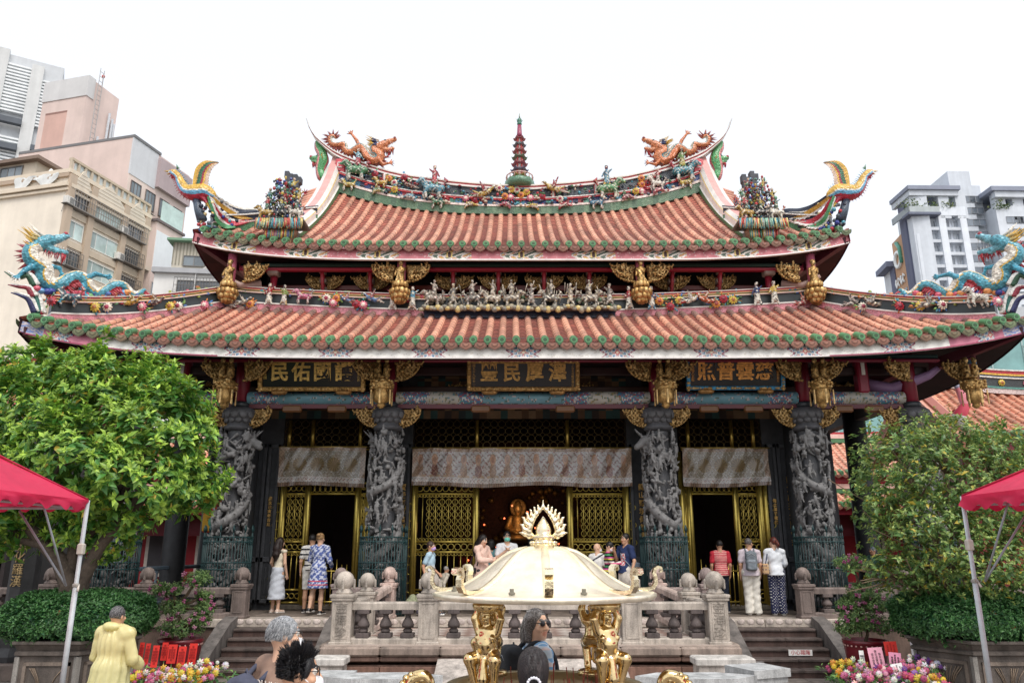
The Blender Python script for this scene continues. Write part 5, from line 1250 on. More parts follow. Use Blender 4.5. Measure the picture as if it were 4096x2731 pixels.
# =============================================================== gilded carving under the eaves
def gold_cf(P,N,w_,cl):return cl*(.55+.7*rng.random((len(cl),1)))*np.where(np.sin(P[:,0]*61+2*np.sin(P[:,2]*47))>.55,.45,1.0)[:,None]
GP=[(0.56,0.35,0.13),(0.42,0.25,0.09),(0.68,0.46,0.20)]
def half_moon(seed,w_=0.62,h_=0.5):
 """quarter-round bracket crowded with little carved people, beasts and scrolls; hangs from its top edge, thick end at x=0"""
 r_=random.Random(seed);pr=[]
 for i in range(13):a=PI/2*i/12;pr.append(ell((w_*math.sin(a)*.98,0,-h_*math.cos(a)*.98),.035,0,k=.03))
 pr.append(bxx((w_/2,.05,-.02),(w_/2,.05,.03),1,rd=.01))
 for i in range(8):a=PI/2*(i+.5)/8;pr.append(seg((0.02,.06,-.03),(w_*.93*math.sin(a),.06,-h_*.93*math.cos(a)),.06,.05,1,k=.02))
 for i in range(26):
  x=r_.uniform(0.03,w_*.9);z=-r_.uniform(0.04,h_*.9*math.sqrt(max(0.01,1-(x/w_)**2)));q=np.array([x,-.02+r_.uniform(-.05,.02),z]);ty=r_.random()
  if ty<.45:pr+=[seg(q,q+np.array([r_.uniform(-.02,.02),-.02,.09]),.035,.026,i%3,k=.008),ell(q+np.array([0,-.03,.135]),.026,2,k=.005),seg(q+np.array([0,0,.08]),q+np.array([r_.uniform(-.09,.09),-.04,r_.uniform(.02,.12)]),.014,.01,2,k=.005)]
  elif ty<.65:pr+=[seg(q,q+np.array([.11,-.02,.02]),.035,.03,0,k=.008),ell(q+np.array([.14,-.03,.06]),.03,2,k=.005)]+[seg(q+np.array([dx,0,0]),q+np.array([dx+.02,-.02,-.07]),.016,.01,1,k=.005)for dx in(0,.03,.1)]
  else:
   a0=r_.uniform(0,6);pr+=chain([q+np.array([.06*math.cos(a0+j)*(1-j*.15),-.02,.06*math.sin(a0+j)*(1-j*.15)])for j in range(5)],.016,2,k=.005)
 return blob('carved_bracket',pr,GP,0.012,None,colfn=gold_cf)
HM=[half_moon(s)for s in(3,8,15,21)]
def put_hm(i,p,fl,s,parent,dark=1.0):
 o=bpy.data.objects.new('carved_bracket',HM[i%4]);C.objects.link(o)
 if not len(HM[i%4].materials):HM[i%4].materials.append(M['gold'])
 o.parent=parent;o.matrix_parent_inverse=Matrix.Translation(-parent.location)if parent.type=='EMPTY' else Matrix.Identity(4)
 o.location=p;o.scale=(fl*s,s,s)
 return o
k=0
ZP=at(500,366,17.3).z+.1
for i in range(6):
 x=COLX[i]
 for fl in(-1,1):
  if i in(0,5)and fl==(-1 if i==0 else 1):continue
  put_hm(k,(x+fl*.2,17.25,ZP),fl,.92,TH);k+=1
  put_hm(k+1,(x+fl*.22,CD-.05,5.46),fl,0.85,TH);k+=1
UX=[X0-7.55,at(400.5,280,19.3).x,at(641,280,19.3).x,X0+7.55]
ZU=9.62
for i,x in enumerate(UX):
 for fl in(-1,1):
  if i in(0,3)and fl==(-1 if i==0 else 1):continue
  put_hm(k,(x+fl*.18,19.25,ZU),fl,.95,UW);k+=1
for x in(-5.4,-4.1,-1.85,-.62,.62,1.85,4.1,5.4):
 for fl in(-1,1):put_hm(k,(X0+x+fl*.05,20.0,9.56),fl,.75,UW);k+=1
for a,b in((1,2),(2,3),(3,4),(4,5),(0,1)):
 for f in(.3,.5,.7):
  x=COLX[a]*(1-f)+COLX[b]*f
  for fl in(-1,1):put_hm(k,(x,18.7,6.25),fl,.8,TH);k+=1
def pendant(x,y,ztop,kind,lab,grp):
 t=thing('hanging_carving',lab,'hanging carving',(x,y,ztop),0,grp);pr=[]
 if kind=='lantern':
  for dx in(-.1,.09):pr+=[seg((dx,0,-.42),(dx,0,-.2),.085,.07,0),ell((dx,-.02,-.08),(.055,.06,.065),2,k=.01),ell((dx,0,-.02),(.05,.05,.03),1,k=.01),seg((dx,0,-.2),(dx+.1*(1 if dx>0 else-1),-.06,-.3),.035,.02,1,k=.01),seg((dx,-.02,-.2),(dx-.03,-.1,-.28),.03,.02,1,k=.01)]
  pr+=[ell((rng.uniform(-.16,.16),rng.uniform(-.1,.1),-.45+rng.uniform(-.05,.04)),.05,1,k=.02)for _ in range(10)]
  o=blob('guardian_pair',[dict(q)for q in shift(pr,np.array((x,y,ztop)),1.0,1)],GP,.013,'gold',t,colfn=gold_cf)
  mb=MB();zz=ztop-.52
  mb.lathe([(.10,0),(.2,-.02),(.25,-.1),(.22,-.18),(.25,-.22),(.16,-.24),(.19,-.27),(.2,-.44),(.15,-.52),(.08,-.54),(.1,-.6),(.04,-.66)],(x,y,zz),GP[0],n=6)
  for i in range(40):a=rng.uniform(0,6.28);mb.ball((x+.24*math.cos(a),y+.24*math.sin(a),zz-rng.uniform(.03,.22)),(.04,.04,.035),GP[i%3],n=6)
  for i in range(6):
   a=2*PI*i/6+.2;mb.tube([(x+.2*math.cos(a)*(1+.2*math.sin(b*PI/6)),y+.2*math.sin(a),zz-.24-.05*math.sin(b*PI/6))for b in range(7)],.012,GP[2],n=4)
  mb.build('lantern_basket','gold',t)
  mb=MB()
  for i in range(6):a=2*PI*i/6+PI/6;mb.box((x+.25*math.cos(a),y+.25*math.sin(a),zz-.42),(.05,.03,.34),GP[2],rz=a+PI/2,bev=.012)
  mb.build('tassel','gold',t)
 else:
  pr+=[seg((0,0,-.62),(0,0,-.25),.11,.09,0),ell((0,-.03,-.1),(.06,.065,.075),2,k=.01),ell((0,0,-.03),(.075,.06,.05),1,k=.01),seg((-.1,0,-.25),(-.14,-.08,-.45),.04,.03,1),seg((.1,0,-.25),(.05,-.13,-.38),.04,.03,1)]+[seg((rng.uniform(-.1,.1),-.07,-.3),(rng.uniform(-.13,.13),-.09,-.62),.02,.025,i%3,k=.012)for i in range(8)]
  blob('immortal_figure',shift(pr,np.array((x,y,ztop)),1.0,1),GP,.013,'gold',t,colfn=gold_cf)
  mb=MB();zz=ztop-.64
  mb.lathe([(.1,.02),(.16,0),(.18,-.08),(.12,-.14),(.22,-.2),(.25,-.32),(.2,-.42),(.12,-.5),(.05,-.58)],(x,y,zz),GP[1],n=14)
  for zq,rr,n in((-.06,.17,10),(-.26,.24,11),(-.38,.2,9),(-.47,.12,7)):
   for i in range(n):a=2*PI*i/n+zq*9;mb.ball((0,0,0),(.05,.075,.085),GP[i%3],n=8,T=Matrix.Translation((x+rr*math.cos(a),y+rr*math.sin(a),zz+zq))@Matrix.Rotation(a,4,'Z'))
  mb.build('lotus_bulb','gold',t)
  mb=MB();mb.tube([(x,y+.12,ztop+.2),(x,y+.12,zz-.1)],.12,c(170,90,110),n=10);mb.build('post','paint',t)
 return t
PLB=['left edge behind the tree','just left of the black 民佑國護 plaque','between the left and centre plaques','between the centre and right plaques','just right of the right plaque','far right corner post under the lower eave']
for i,x in enumerate(COLX):
 if i in(0,5):xx=at(112 if i==0 else 969,380,17.0).x if i==0 else at(967,380,17.3).x
 else:xx=at([0,225.5,382,665,820.7][i],385,17.1).x
 pendant(xx,17.1,ZP+.06,'lantern',['gilded lantern carving at the far left corner post, behind the tree top','gilded lantern carving with two figures, beside the left plaque on its left','gilded lantern carving with two figures, between the left and the centre plaque','gilded lantern carving with two figures, between the centre and the right plaque','gilded lantern carving with two figures, just right of the right plaque','gilded lantern carving at the far right corner post under the lower eave'][i],'gilded lantern carvings under the lower eave')
for sg in(-1,1):
 q_=at(971,370,17.35);mb=MB();mb.tube([(X0+sg*(q_.x-X0),17.35,ZP-.62),(X0+sg*(q_.x-X0),17.35,ZP+.55)],.13,c(160,72,98),n=14);mb.tube([(X0+sg*(q_.x-X0),17.35,ZP-.06),(X0+sg*(q_.x-X0),17.35,ZP+.03)],.137,c(90,130,160),n=14);mb.build('corner_post','paint',TH);put_hm(1,(X0+sg*(q_.x-X0-.14),17.3,ZP-.02),-sg,.85,TH)
for i,x in enumerate(UX):
 pendant(at([229,400.5,641,814][i],285,19.2).x,19.15,ZU+.1,'lotus',['gilded lotus bulb carving at the left corner of the upper eave','gilded lotus bulb carving hanging left of the centre under the upper eave','gilded lotus bulb carving hanging right of the centre under the upper eave','gilded lotus bulb carving at the right corner of the upper eave'][i],'gilded lotus carvings under the upper eave')
for sg in(-1,1):
 for(y,z,s,pr_)in((19.6,9.2,1,UW),):
  mb=MB();mb.tube([(X0+sg*7.0,y,z),(X0+sg*7.5,y-.2,z-.1),(X0+sg*7.9,y-.4,z+.1)],[.12,.1,.05],c(170,140,130),n=8);mb.tube([(X0+sg*6.7,19.7,9.5),(X0+sg*6.72,19.75,9.0),(X0+sg*6.8,19.9,8.6)],[.1,.08,.1],c(140,30,50),n=8);mb.box((X0+sg*6.7,19.65,9.55),(.3,.3,.2),c(150,130,120),bev=.03);mb.build('bracket','paint',pr_)
  mb=MB();mb.tube([(X0+sg*8.2,18.1,6.15),(X0+sg*8.8,18.0,6.0),(X0+sg*9.5,17.6,6.25),(X0+sg*9.7,17.5,6.4)],[.15,.16,.1,.07],c(150,120,160),n=8);mb.box((X0+sg*8.0,CD,6.3),(.26,.3,.9),c(130,26,50),bev=.04);mb.box((X0+sg*8.0,CD-.16,6.45),(.08,.02,.36),WHITE);mb.build('bracket','paint',TH)
# =============================================================== plaques
def plaque(u0,u1,v0,v1,D,txt,lab,fr,lc,small):
 a=at(u0,v1,D);b=at(u1,v0,D);w_=b.x-a.x;h_=b.z-a.z;cx=(a.x+b.x)/2
 t=thing('name_plaque',lab,'plaque',(cx,D,a.z));T_=Matrix.Translation((cx,D,a.z))@Matrix.Rotation(R(14),4,'X')
 mb=MB();mb.box((0,0.04,h_/2),(w_-.1,.06,h_-.06),c(18,18,22),T=T_);bd=mb.build('board','lacquer',t)
 add=MB();n=len(txt);sp=(w_-.5)/n
 for i,ch in enumerate(txt):add_text(add,ch,h_*.60,(-w_/2+.25+sp*(i+.5),0.0,h_*.55),lc,depth=.014,T=T_,bold=.012,sx=.95)
 if small:
  add_text(add,small[0],h_*.1,(-w_/2+.16,0.0,h_*.5),lc,depth=.008,T=T_,vertical=True);add_text(add,small[1],h_*.085,(w_/2-.16,0.0,h_*.5),lc,depth=.008,T=T_,vertical=True)
 add.build('lettering','gold',bd)
 mb=MB();e=.10
 for p,q in(((-w_/2,0),(-w_/2+e,h_)),((w_/2-e,0),(w_/2,h_)),((-w_/2,0),(w_/2,e)),((-w_/2,h_-e),(w_/2,h_))):
  mb.box(((p[0]+q[0])/2,0.0,(p[1]+q[1])/2),(q[0]-p[0],.1,q[1]-p[1]),fr,T=T_,bev=.015)
 for i in range(170):
  s=rng.random()*(2*w_+2*h_);x,z=(s-w_/2,e/2)if s<w_ else((s-w_-w_/2,h_-e/2)if s<2*w_ else((-w_/2+e/2,s-2*w_)if s<2*w_+h_ else(w_/2-e/2,s-2*w_-h_)))
  mb.ball((x,-.05,z),(rng.uniform(.02,.05),.025,rng.uniform(.015,.035)),GP[i%3],n=6,T=T_)
 mb.build('carved_frame','gold',t)
 for q in(-.3,.3):m2=MB();m2.box((q*w_,-.02,-.02),(.36,.14,.12),(0.4,0.22,0.08),T=T_,bev=.04);m2.build('bracket_foot','gold',t)
GL=(0.72,0.48,0.16)
plaque(258,367,359,391,17.45,'民佑國護','black plaque with four bold gold characters in a carved gold frame, under the left eave',(0.45,0.27,0.09),GL,('謝東閔','己未年九月'))
plaque(467,579,360,391,17.45,'豐民厚澤','dark plaque with four thin gold characters in a wide carved frame, over the central gate',(0.35,0.2,0.07),(0.5,0.3,0.1),('民國五十九年十一月','贈人台北市艋舺龍山寺'))
plaque(686,782,358,390,17.45,'照普雲慈','plaque with four orange gold brush characters and a blue patterned border, right side',c(70,130,165),(0.72,0.34,0.10),('民國乙丑年','信士敬獻吉日'))
# =============================================================== embroidered banners under clear film
film=mat('banner_film',0.45,ns=8,na=0.25,bump=1.0,bs=7,coat=1.0)
def banner(u0,u1,v0,v1,lab,kind,D=WD-.4):
 a=at(u0,v1,D);b=at(u1,v0,D);x0,x1,z0,z1=a.x,b.x,a.z,b.z
 t=thing('embroidered_banner',lab,'banner',((x0+x1)/2,D,z1),0,'embroidered banners over the gates');n=int((x1-x0)/.014);m=64;mb=MB()
 def yy(x,z):return D+.03*math.sin(x*5+z*3)+.02*math.sin(x*13-z*7)
 def pt(i,j):x=x0+(x1-x0)*i/n;z=z0+(z1-z0)*j/m;return(x,yy(x,z),z+.03*math.sin(x*2.2)*(1-j/m))
 def cl(i,j):
  x=(x1-x0)*(i+.5)/n;v=(j+.5)/m;h=hashn(i,j);g=sn(x*22,v*18);g2=sn(x*40,v*30,2)
  mix=lambda a,b,t:tuple(p*(1-t)+q*t for p,q in zip(a,b))
  if v<.10:return c(150,118,92)if(i//2)%2 else c(112,86,68)
  if v<.24:return c(214,206,198)if g2<.28 else[c(170,120,110),c(140,156,156),c(160,130,90)][int(abs(g*2.99))]
  if v>.9 or x<.12 or x>(x1-x0)-.12:return c(150,124,100)if g2<.1 else c(186,156,130)
  if kind=='figures':
   p=.36;q=((x-(x1-x0)/2+p/2)%p)-p/2;zz=v;kf=int((x-(x1-x0)/2+p/2)//p)
   rb_=c(150,116,92)if kf%3 else c(128,76,66)
   if(q/.04)**2+((zz-.70)/.075)**2<1:return c(168,126,98)
   if(q/.075)**2+((zz-.70)/.15)**2<1:return c(176,138,104)if(q/.06)**2+((zz-.70)/.12)**2>1 else c(196,150,120)
   if(q/(.06+.08*max(0,.62-zz)*1.6))**2+((zz-.44)/.2)**2<1:return mix(rb_,c(206,170,130),.5*(g2>.25))
   if(q/.15)**2+((zz-.26)/.05)**2<1:return c(186,160,130)
   return c(196,190,186)if g<.22 else(c(150,92,88)if g2>0 else c(150,150,140))
  p=.42;qx=((x+.1)%p)-p/2;qz=(v-.55)*.95;rr=math.hypot(qx,qz)
  if rr<.17:return mix(c(156,130,80),c(108,86,58),.5+.5*math.sin(math.atan2(qz,qx)*14)*(rr>.04))
  return c(158,146,126)if g<.1 else(c(196,192,184)if g2>0 else c(134,118,94))
 mb.grid(pt,n,m,lambda i,j:tuple(q*.66 for q in cl(i,j)),sm=True);f=mb.build('cloth_panel',film,t)
 mb=MB()
 mb.tube([(x0-.03,D,z1+.01),(x1+.03,D,z1+.01)],.02,(.4,.28,.08),n=6);mb.build('hanging_rod','rail',t)
banner(411.5,631,448,486,'long pale banner embroidered with a row of seated figures, over the central gate','figures')
banner(277,366,447,486,'brownish banner with gold flower roundels under creased film, over the left gate','gold')
banner(684,768,448,486,'brownish banner with gold flower roundels under creased film, over the right gate','gold')
# =============================================================== inside: altar, lamps
al=thing('altar','dim altar with a seated golden buddha glimpsed through the central gate','altar',(X0,26.5,FL))
mb=MB();mb.box((X0,26.6,FL+.6),(4,1.4,1.2),c(110,30,24),bev=.03);mb.span((X0-2.4,27.2,FL),(X0+2.4,27.4,6),c(60,30,16))
for i in range(120):mb.ball((X0+rng.uniform(-2.3,2.3),27.15,FL+rng.uniform(1.3,4.5)),rng.uniform(.05,.13),(0.3,0.17,0.05),n=6)
mb.build('altar_table','gold',al)
bx=at(518,500,26.2).x;b0=at(518,535,26.2).z
pr=[ell((0,0,.12),(.42,.3,.14),1),seg((0,0,.2),(0,0,.6),.22,.19,0),ell((0,-.02,.92),(.12,.13,.15),2,k=.02),ell((0,0,1.07),(.08,.08,.07),1,k=.02),seg((.2,0,.66),(.3,-.06,.4),.08,.07,0),seg((.3,-.06,.4),(.05,-.24,.26),.07,.05,0),seg((-.2,0,.66),(-.3,-.06,.4),.08,.07,0),seg((-.3,-.06,.4),(-.05,-.24,.26),.07,.05,0),ell((0,.14,.95),(.24,.04,.26),1)]
blob('buddha_figure',shift(pr,np.array((bx,26.1,b0-.25)),1.2,1),GP,.025,'gold',al)
lm=bpy.data.materials.new('lit_lamp');lm.use_nodes=True;lm.node_tree.nodes['Principled BSDF'].inputs['Emission Color'].default_value=(1,.12,.04,1);lm.node_tree.nodes['Principled BSDF'].inputs['Emission Strength'].default_value=3
mb=MB()
for(x,z)in((-1.1,3.1),(-.7,2.4),(.55,3.0),(.85,2.7),(-.45,3.3),(.3,3.5),(1.3,2.5),(-1.6,2.0),(-.2,3.7),(-4.6,3.5),(-4.2,3.1),(-4.7,2.4),(4.9,3.4),(5.2,2.6)):mb.ball((bx+x,25.6,z),.028,(1,.3,.1),n=6)
mb.build('altar_lamps',lm,al)
ll=bpy.data.lights.new('altar_glow','POINT');ll.energy=14;ll.color=(1,.55,.25);ll.shadow_soft_size=.3
lo_=bpy.data.objects.new('altar_glow',ll);C.objects.link(lo_);lo_.location=(bx,25.0,3.6);lo_.parent=al;lo_.matrix_parent_inverse=Matrix.Translation(-al.location)

# =============================================================== buildings beyond the temple
def ray(u,v):
 xc=(u-512)/FOC;yc=-(v-341.33)/FOC
 return Vector((xc,math.cos(PITCH)-yc*math.sin(PITCH),math.sin(PITCH)+yc*math.cos(PITCH)))
class Face:
 """vertical facade plane: P0 a corner on the ground, ax along it, out towards the viewer"""
 def __init__(s,P0,ax):
  s.P=Vector((P0[0],P0[1],0));s.ax=Vector((ax[0],ax[1],0)).normalized();s.out=Vector((s.ax.y,-s.ax.x,0));s.rz=math.atan2(s.ax.y,s.ax.x)
  s.T=Matrix.Translation(s.P)@Matrix.Rotation(s.rz,4,'Z')
 def sz(s,u,v):
  d=ray(u,v);o=Vector((0,0,CAMZ));t=(s.P-o).dot(s.out)/d.dot(s.out);q=o+d*t
  return(q-s.P).dot(s.ax),q.z
def win(parent,F,s,z,w_,h_,col=(0.16,0.19,0.21),fr=c(120,118,116),nx=2,ny=1,dep=0.18,name='window',lintel=True):
 mb=MB();f=0.07
 for a,b,p,q in((s-w_/2-f,s+w_/2+f,z+h_/2,z+h_/2+f),(s-w_/2-f,s+w_/2+f,z-h_/2-f,z-h_/2),(s-w_/2-f,s-w_/2,z-h_/2,z+h_/2),(s+w_/2,s+w_/2+f,z-h_/2,z+h_/2)):
  mb.span((a,-0.10,p),(b,0.1,q),fr,T=F.T)
 for i in range(1,nx):x=s-w_/2+w_*i/nx;mb.span((x-.035,-.05,z-h_/2),(x+.035,0.02,z+h_/2),fr,T=F.T)
 for i in range(1,ny):x=z-h_/2+h_*i/ny;mb.span((s-w_/2,-.05,x-.03),(s+w_/2,0.02,x+.03),fr,T=F.T)
 o=mb.build(name,'matte',parent)
 m2=MB()
 for i in range(nx):k=.7+.7*rng.random();m2.span((s-w_/2+w_*i/nx,-.022,z-h_/2),(s-w_/2+w_*(i+1)/nx-.002,0.012,z+h_/2),tuple(min(1,q*k)for q in col),T=F.T)
 m2.build('pane','glass',o)
 return o
def aircon(parent,F,s,z,sc=1.0):
 mb=MB();mb.box((s,-.35,z),(.85*sc,.5,.65*sc),c(214,212,206),T=F.T,bev=.03);mb.box((s+.1*sc,-.61,z),(.45*sc,.03,.5*sc),c(120,120,118),T=F.T)
 for i in range(5):mb.box((s+.1*sc,-.63,z-.2*sc+.1*sc*i),(.5*sc,.02,.02),c(190,188,184),T=F.T)
 mb.box((s,-.3,z-.38*sc),(1.0*sc,.5,.05),c(90,86,82),T=F.T);mb.tube([F.T@Vector((s-.3*sc,-.2,z-.3)),F.T@Vector((s-.35*sc,-.08,z-1.2))],.03,c(170,166,160),n=5)
 return mb.build('air_conditioner','matte',parent)
def cage_bars(parent,F,s,z,w_,h_,col=c(150,144,138),arch=False):
 mb=MB();n=int(w_/.3)
 for i in range(n+1):x=s-w_/2+w_*i/n;mb.span((x-.018,-.62,z-h_/2),(x+.018,-.58,z+h_/2),col,T=F.T)
 for i in range(4):zz=z-h_/2+h_*i/3;mb.span((s-w_/2,-.63,zz-.02),(s+w_/2,-.57,zz+.02),col,T=F.T)
 mb.span((s-w_/2,-.62,z-h_/2-.08),(s+w_/2,0,z-h_/2),tuple(q*.8 for q in col),T=F.T)
 return mb.build('window_cage','iron',parent)
def prism(mb,F,s0,s1,z0,z1,d0,d1,col):mb.span((s0,d0,z0),(s1,d1,z1),col,T=F.T)
E1=(0.968,-0.25);E2=(0.25,0.968)
p=at(73,158,65);FR=Face((p.x,p.y),E2);FLf=Face((p.x,p.y),(-E1[0],-E1[1]))
FLf=Face((p.x-0.968*26,p.y+0.25*26),E1)
ztop=p.z;Ls=FR.sz(151,200)[0]
BE=c(236,226,210);BE2=c(220,206,186)
bA=thing('apartment_block','beige apartment block with gabled window hoods and barred windows behind the left dragon','apartment block',(p.x,p.y,0))
mb=MB();prism(mb,FR,0,Ls,0,ztop-1.9,0.0,20,BE);w0=mb.build('wall','plaster',bA)
mb=MB();prism(mb,FLf,0,25.998,0,ztop-1.9,0.002,3,c(234,224,210));mb.build('side_wall','plaster',bA)
mb=MB()
zc=FR.sz(74,181)[1]
for F,L_ in((FLf,26.0),(FR,Ls)):
 for z,h,o in((FR.sz(73,172)[1]-.25,.4,.25),(FR.sz(73,187.5)[1]-.2,.35,.4),(FR.sz(73,191)[1]-.25,.25,.25)):prism(mb,F,-.2 if F is FLf else 0,L_+.2,z,z+h,-o,.1,BE2)
for i in range(14):prism(mb,FR,Ls*i/13-.12,Ls*i/13+.12,ztop-1.9,ztop,-.1,.15,c(196,182,162))
prism(mb,FR,-.1,Ls,ztop-.25,ztop,-.14,.3,c(196,180,158));prism(mb,FLf,14,26.1,ztop-1.95,ztop-1.6,-.25,.4,c(180,160,140))
prism(mb,FR,0.0,Ls,ztop-2.0,ztop-1.6,-.05,.4,BE)
mb.build('cornice','plaster',bA)
mb=MB();prism(mb,FR,0.4,Ls-.3,ztop-1.6,ztop-.25,.05,.12,c(200,208,206));mb.build('parapet_glazing','glass',bA)
mb=MB();prism(mb,FLf,0,20.5,ztop-1.6,ztop+1.0,1.2,9,c(206,194,176));prism(mb,FLf,-.5,21.2,ztop+1.0,ztop+1.35,.6,10,c(130,112,100));prism(mb,FLf,20.5,25,ztop-1.6,ztop-.4,2.2,2.4,c(190,180,166));ph=mb.build('penthouse','plaster',bA)
Fp=Face(tuple((FLf.T@Vector((0,1.2,0)))[:2]),E1)
for s,w_ in((3.5,3.2),(9,3),(14.2,2.6),(17.6,2.6)):win(ph,Fp,s,ztop+.05,w_,1.3,nx=3)
aircon(ph,Fp,12.0,ztop+.1)
mb=MB();mb.grid(lambda i,j:FLf.T@Vector((20+5*i/12,-.3-.1*math.sin(i*1.7+j),ztop-1.5-(.9+.5*math.sin(i*.9))*j/5)),12,5,c(226,228,226));mb.grid(lambda i,j:FLf.T@Vector((22.2+1.5*i/6,.3+.8*j/5,ztop-1.6+(1.3-.25*abs(i-3))*math.sin(PI*j/5))),6,5,c(226,228,226));mb.build('white_tarpaulin','cloth',bA)
for s,z in((13,ztop-6.4),(7,ztop-17),(3,ztop-25)):win(bA,FLf,s,z,.7,.7,nx=1)
zr0=FR.sz(83,205)[1];zr1=FR.sz(80,234)[1]
for fl in range(9):
 z=zr0-fl*(zr0-zr1)
 for s,w_ in((.13*Ls,1.9),(.45*Ls,4.2),(.82*Ls,2.6)):
  k=hashn(fl*3.3,s);wh=k>.5
  win(bA,FR,s,z,w_,1.55,col=(0.42,0.52,0.50)if wh else(.10,.11,.12),fr=c(220,222,218)if wh else c(90,84,80),nx=3 if w_>3 else 2)
  if fl==0:cage_bars(bA,FR,s,z,w_*1.1,1.7)
  elif not wh:cage_bars(bA,FR,s,z,w_*1.05,1.5,c(130,124,118))
  if fl!=0 and k<.75 or fl==0 and w_<2.7:aircon(bA,FR,s+(w_/2+.4)*(1 if k>.4 else-1),z-.5,1.1)
  if fl==0:
   mb=MB();g=[(-w_*.62,0),(-w_*.62,-.3),(0,1.7),(w_*.62,-.3),(w_*.62,0),(w_*.5,-.9),(-w_*.5,-.9)]
   mb.poly([(s-w_*.62,z+.9),(s+w_*.62,z+.9),(s+w_*.62,z+1.4),(s,z+3.2),(s-w_*.62,z+1.4)],-.30,0.02,c(214,204,188),T=FR.T)
   for q in range(5):mb.poly([(s-w_*.6,z+1.0+.3*q),(s+w_*.6,z+1.0+.3*q),(s+w_*.6,z+1.04+.3*q),(s-w_*.6,z+1.04+.3*q)][:4]if q<1 else[(s-w_*.62*(1-q*.18),z+1.2+.36*q),(s+w_*.62*(1-q*.18),z+1.2+.36*q),(s+w_*.62*(1-q*.18),z+1.24+.36*q),(s-w_*.62*(1-q*.18),z+1.24+.36*q)],-.33,-.29,BE2,T=FR.T)
   mb.build('gabled_hood','plaster',bA)
 if fl:
  mb=MB();prism(mb,FR,.4,Ls-.4,z+1.15,z+1.75,-.18,.02,c(198,184,164));mb.build('floor_band','plaster',bA)
mb=MB()
for s in(.27,.68,.97,.02):prism(mb,FR,s*Ls-.35,s*Ls+.35,0,zr0+2.2,-.35,.02,c(190,172,152))
mb.build('pilaster','plaster',bA)
PK=c(218,198,190);PK2=c(204,170,158)
p=at(134,137,78);F2r=Face((p.x,p.y),E2);zt2=p.z;L2=F2r.sz(190,174)[0]
F2l=Face((p.x-.968*16,p.y+.25*16),E1)
bB=thing('apartment_block','pink tiled apartment block with a tall stair tower, behind the beige block','apartment block',(p.x,p.y,0))
mb=MB();prism(mb,F2r,0,L2,0,zt2,0,16,PK);mb.build('wall','plaster',bB)
mb=MB();prism(mb,F2l,0,15.998,0,zt2-.02,0.003,3,c(226,208,198));mb.build('side_wall','plaster',bB)
mb=MB();prism(mb,F2r,-.05,L2*.45,zt2-.02,zt2+.3,-.15,16,c(120,120,122));prism(mb,F2r,-.02,L2*.42,zt2-4.5,zt2-.03,-.06,.1,c(206,208,212));prism(mb,F2r,L2*.42,L2,zt2-4.2,zt2-.5,-.5,.1,c(176,160,162));prism(mb,F2l,5,13,zt2-7.3,zt2-7.0,-.02,.02,c(120,90,84));mb.build('parapet','plaster',bB)
q=at(89.5,77,83);F3r=Face((q.x,q.y),E2);L3=F3r.sz(119,101)[0];F3l0=Face((q.x,q.y),E1);s3=F3l0.sz(46,84.5)[0]
F3l=Face((q.x+s3*.968,q.y-s3*.25),E1)
mb=MB();prism(mb,F3r,0,L3,0,q.z,0,-s3,PK);tw=mb.build('stair_tower','plaster',bB)
mb=MB();prism(mb,F3l,0,-s3-.002,0,q.z-.02,0.003,2,c(226,202,190));prism(mb,F3l,-.1,-s3+.1,q.z-2.6,q.z+.2,-.1,1,c(206,206,206));
for zz in(4.5,10.0,17,24):prism(mb,F3l,.8,-s3-2.5,q.z-zz,q.z-zz+.25,-.03,.02,c(150,116,106));prism(mb,F3l,.8,-s3-2.5,q.z-zz-5,q.z-zz,-.012,.02,c(206,170,158))
mb.build('tower_side','plaster',tw)
mb=MB()
for i,s in enumerate((1.0,1.6)):mb.tube([F3r.T@Vector((s,-.5,q.z-26)),F3r.T@Vector((s,-.5,q.z+1.8))],.05,c(150,150,150),n=4)
for i in range(40):mb.tube([F3r.T@Vector((1.0,-.5,q.z-24+.65*i)),F3r.T@Vector((1.6,-.5,q.z-24+.65*i))],.035,c(150,150,150),n=4)
mb.build('ladder','iron',tw)
mb=MB()
for s,a,b in((3.2,9,24),(4.1,7,20),(6.4,3,22),(7.4,3.5,15),(8.0,4,24)):mb.tube([F3r.T@Vector((s*L3/9,-.3,q.z-b)),F3r.T@Vector((s*L3/9,-.3,q.z-a))],.16,c(176,180,186),n=6)
mb.build('pipe','iron',tw)
for zz in(12.5,19.5):win(tw,F3r,L3*.5,q.z-zz,L3*.16,3.2,nx=2)
mb=MB();mb.tube([F3r.T@Vector((L3*.6,1,q.z)),F3r.T@Vector((L3*.6,1,q.z+2.5))],.06,c(120,110,110),n=4);mb.ball(tuple(F3r.T@Vector((L3*.6,1,q.z+2.2))),.22,c(190,90,80),n=6);mb.build('beacon','iron',tw)
for fl in range(9):
 z=zt2-6.2-3.3*fl
 for i in range(4):
  s=L2*(.13+.24*i);col=(.14,.17,.19)if fl<2 else(.22,.28,.32)
  win(bB,F2r,s,z,L2*.15,2.1,col=col,nx=3,ny=1,fr=c(196,190,184)if fl>1 else c(110,100,98))
  if hashn(fl,i)>.6:aircon(bB,F2r,s+L2*.1,z-.8)
 if fl in(1,3,5):
  mb=MB();mb.grid(lambda i,j:F2r.T@Vector((L2*(.05+.3*i/6),-.1-1.3*j/2,z+1.6-.5*j/2)),6,2,c(70,130,100));mb.build('green_awning','plastic',bB)
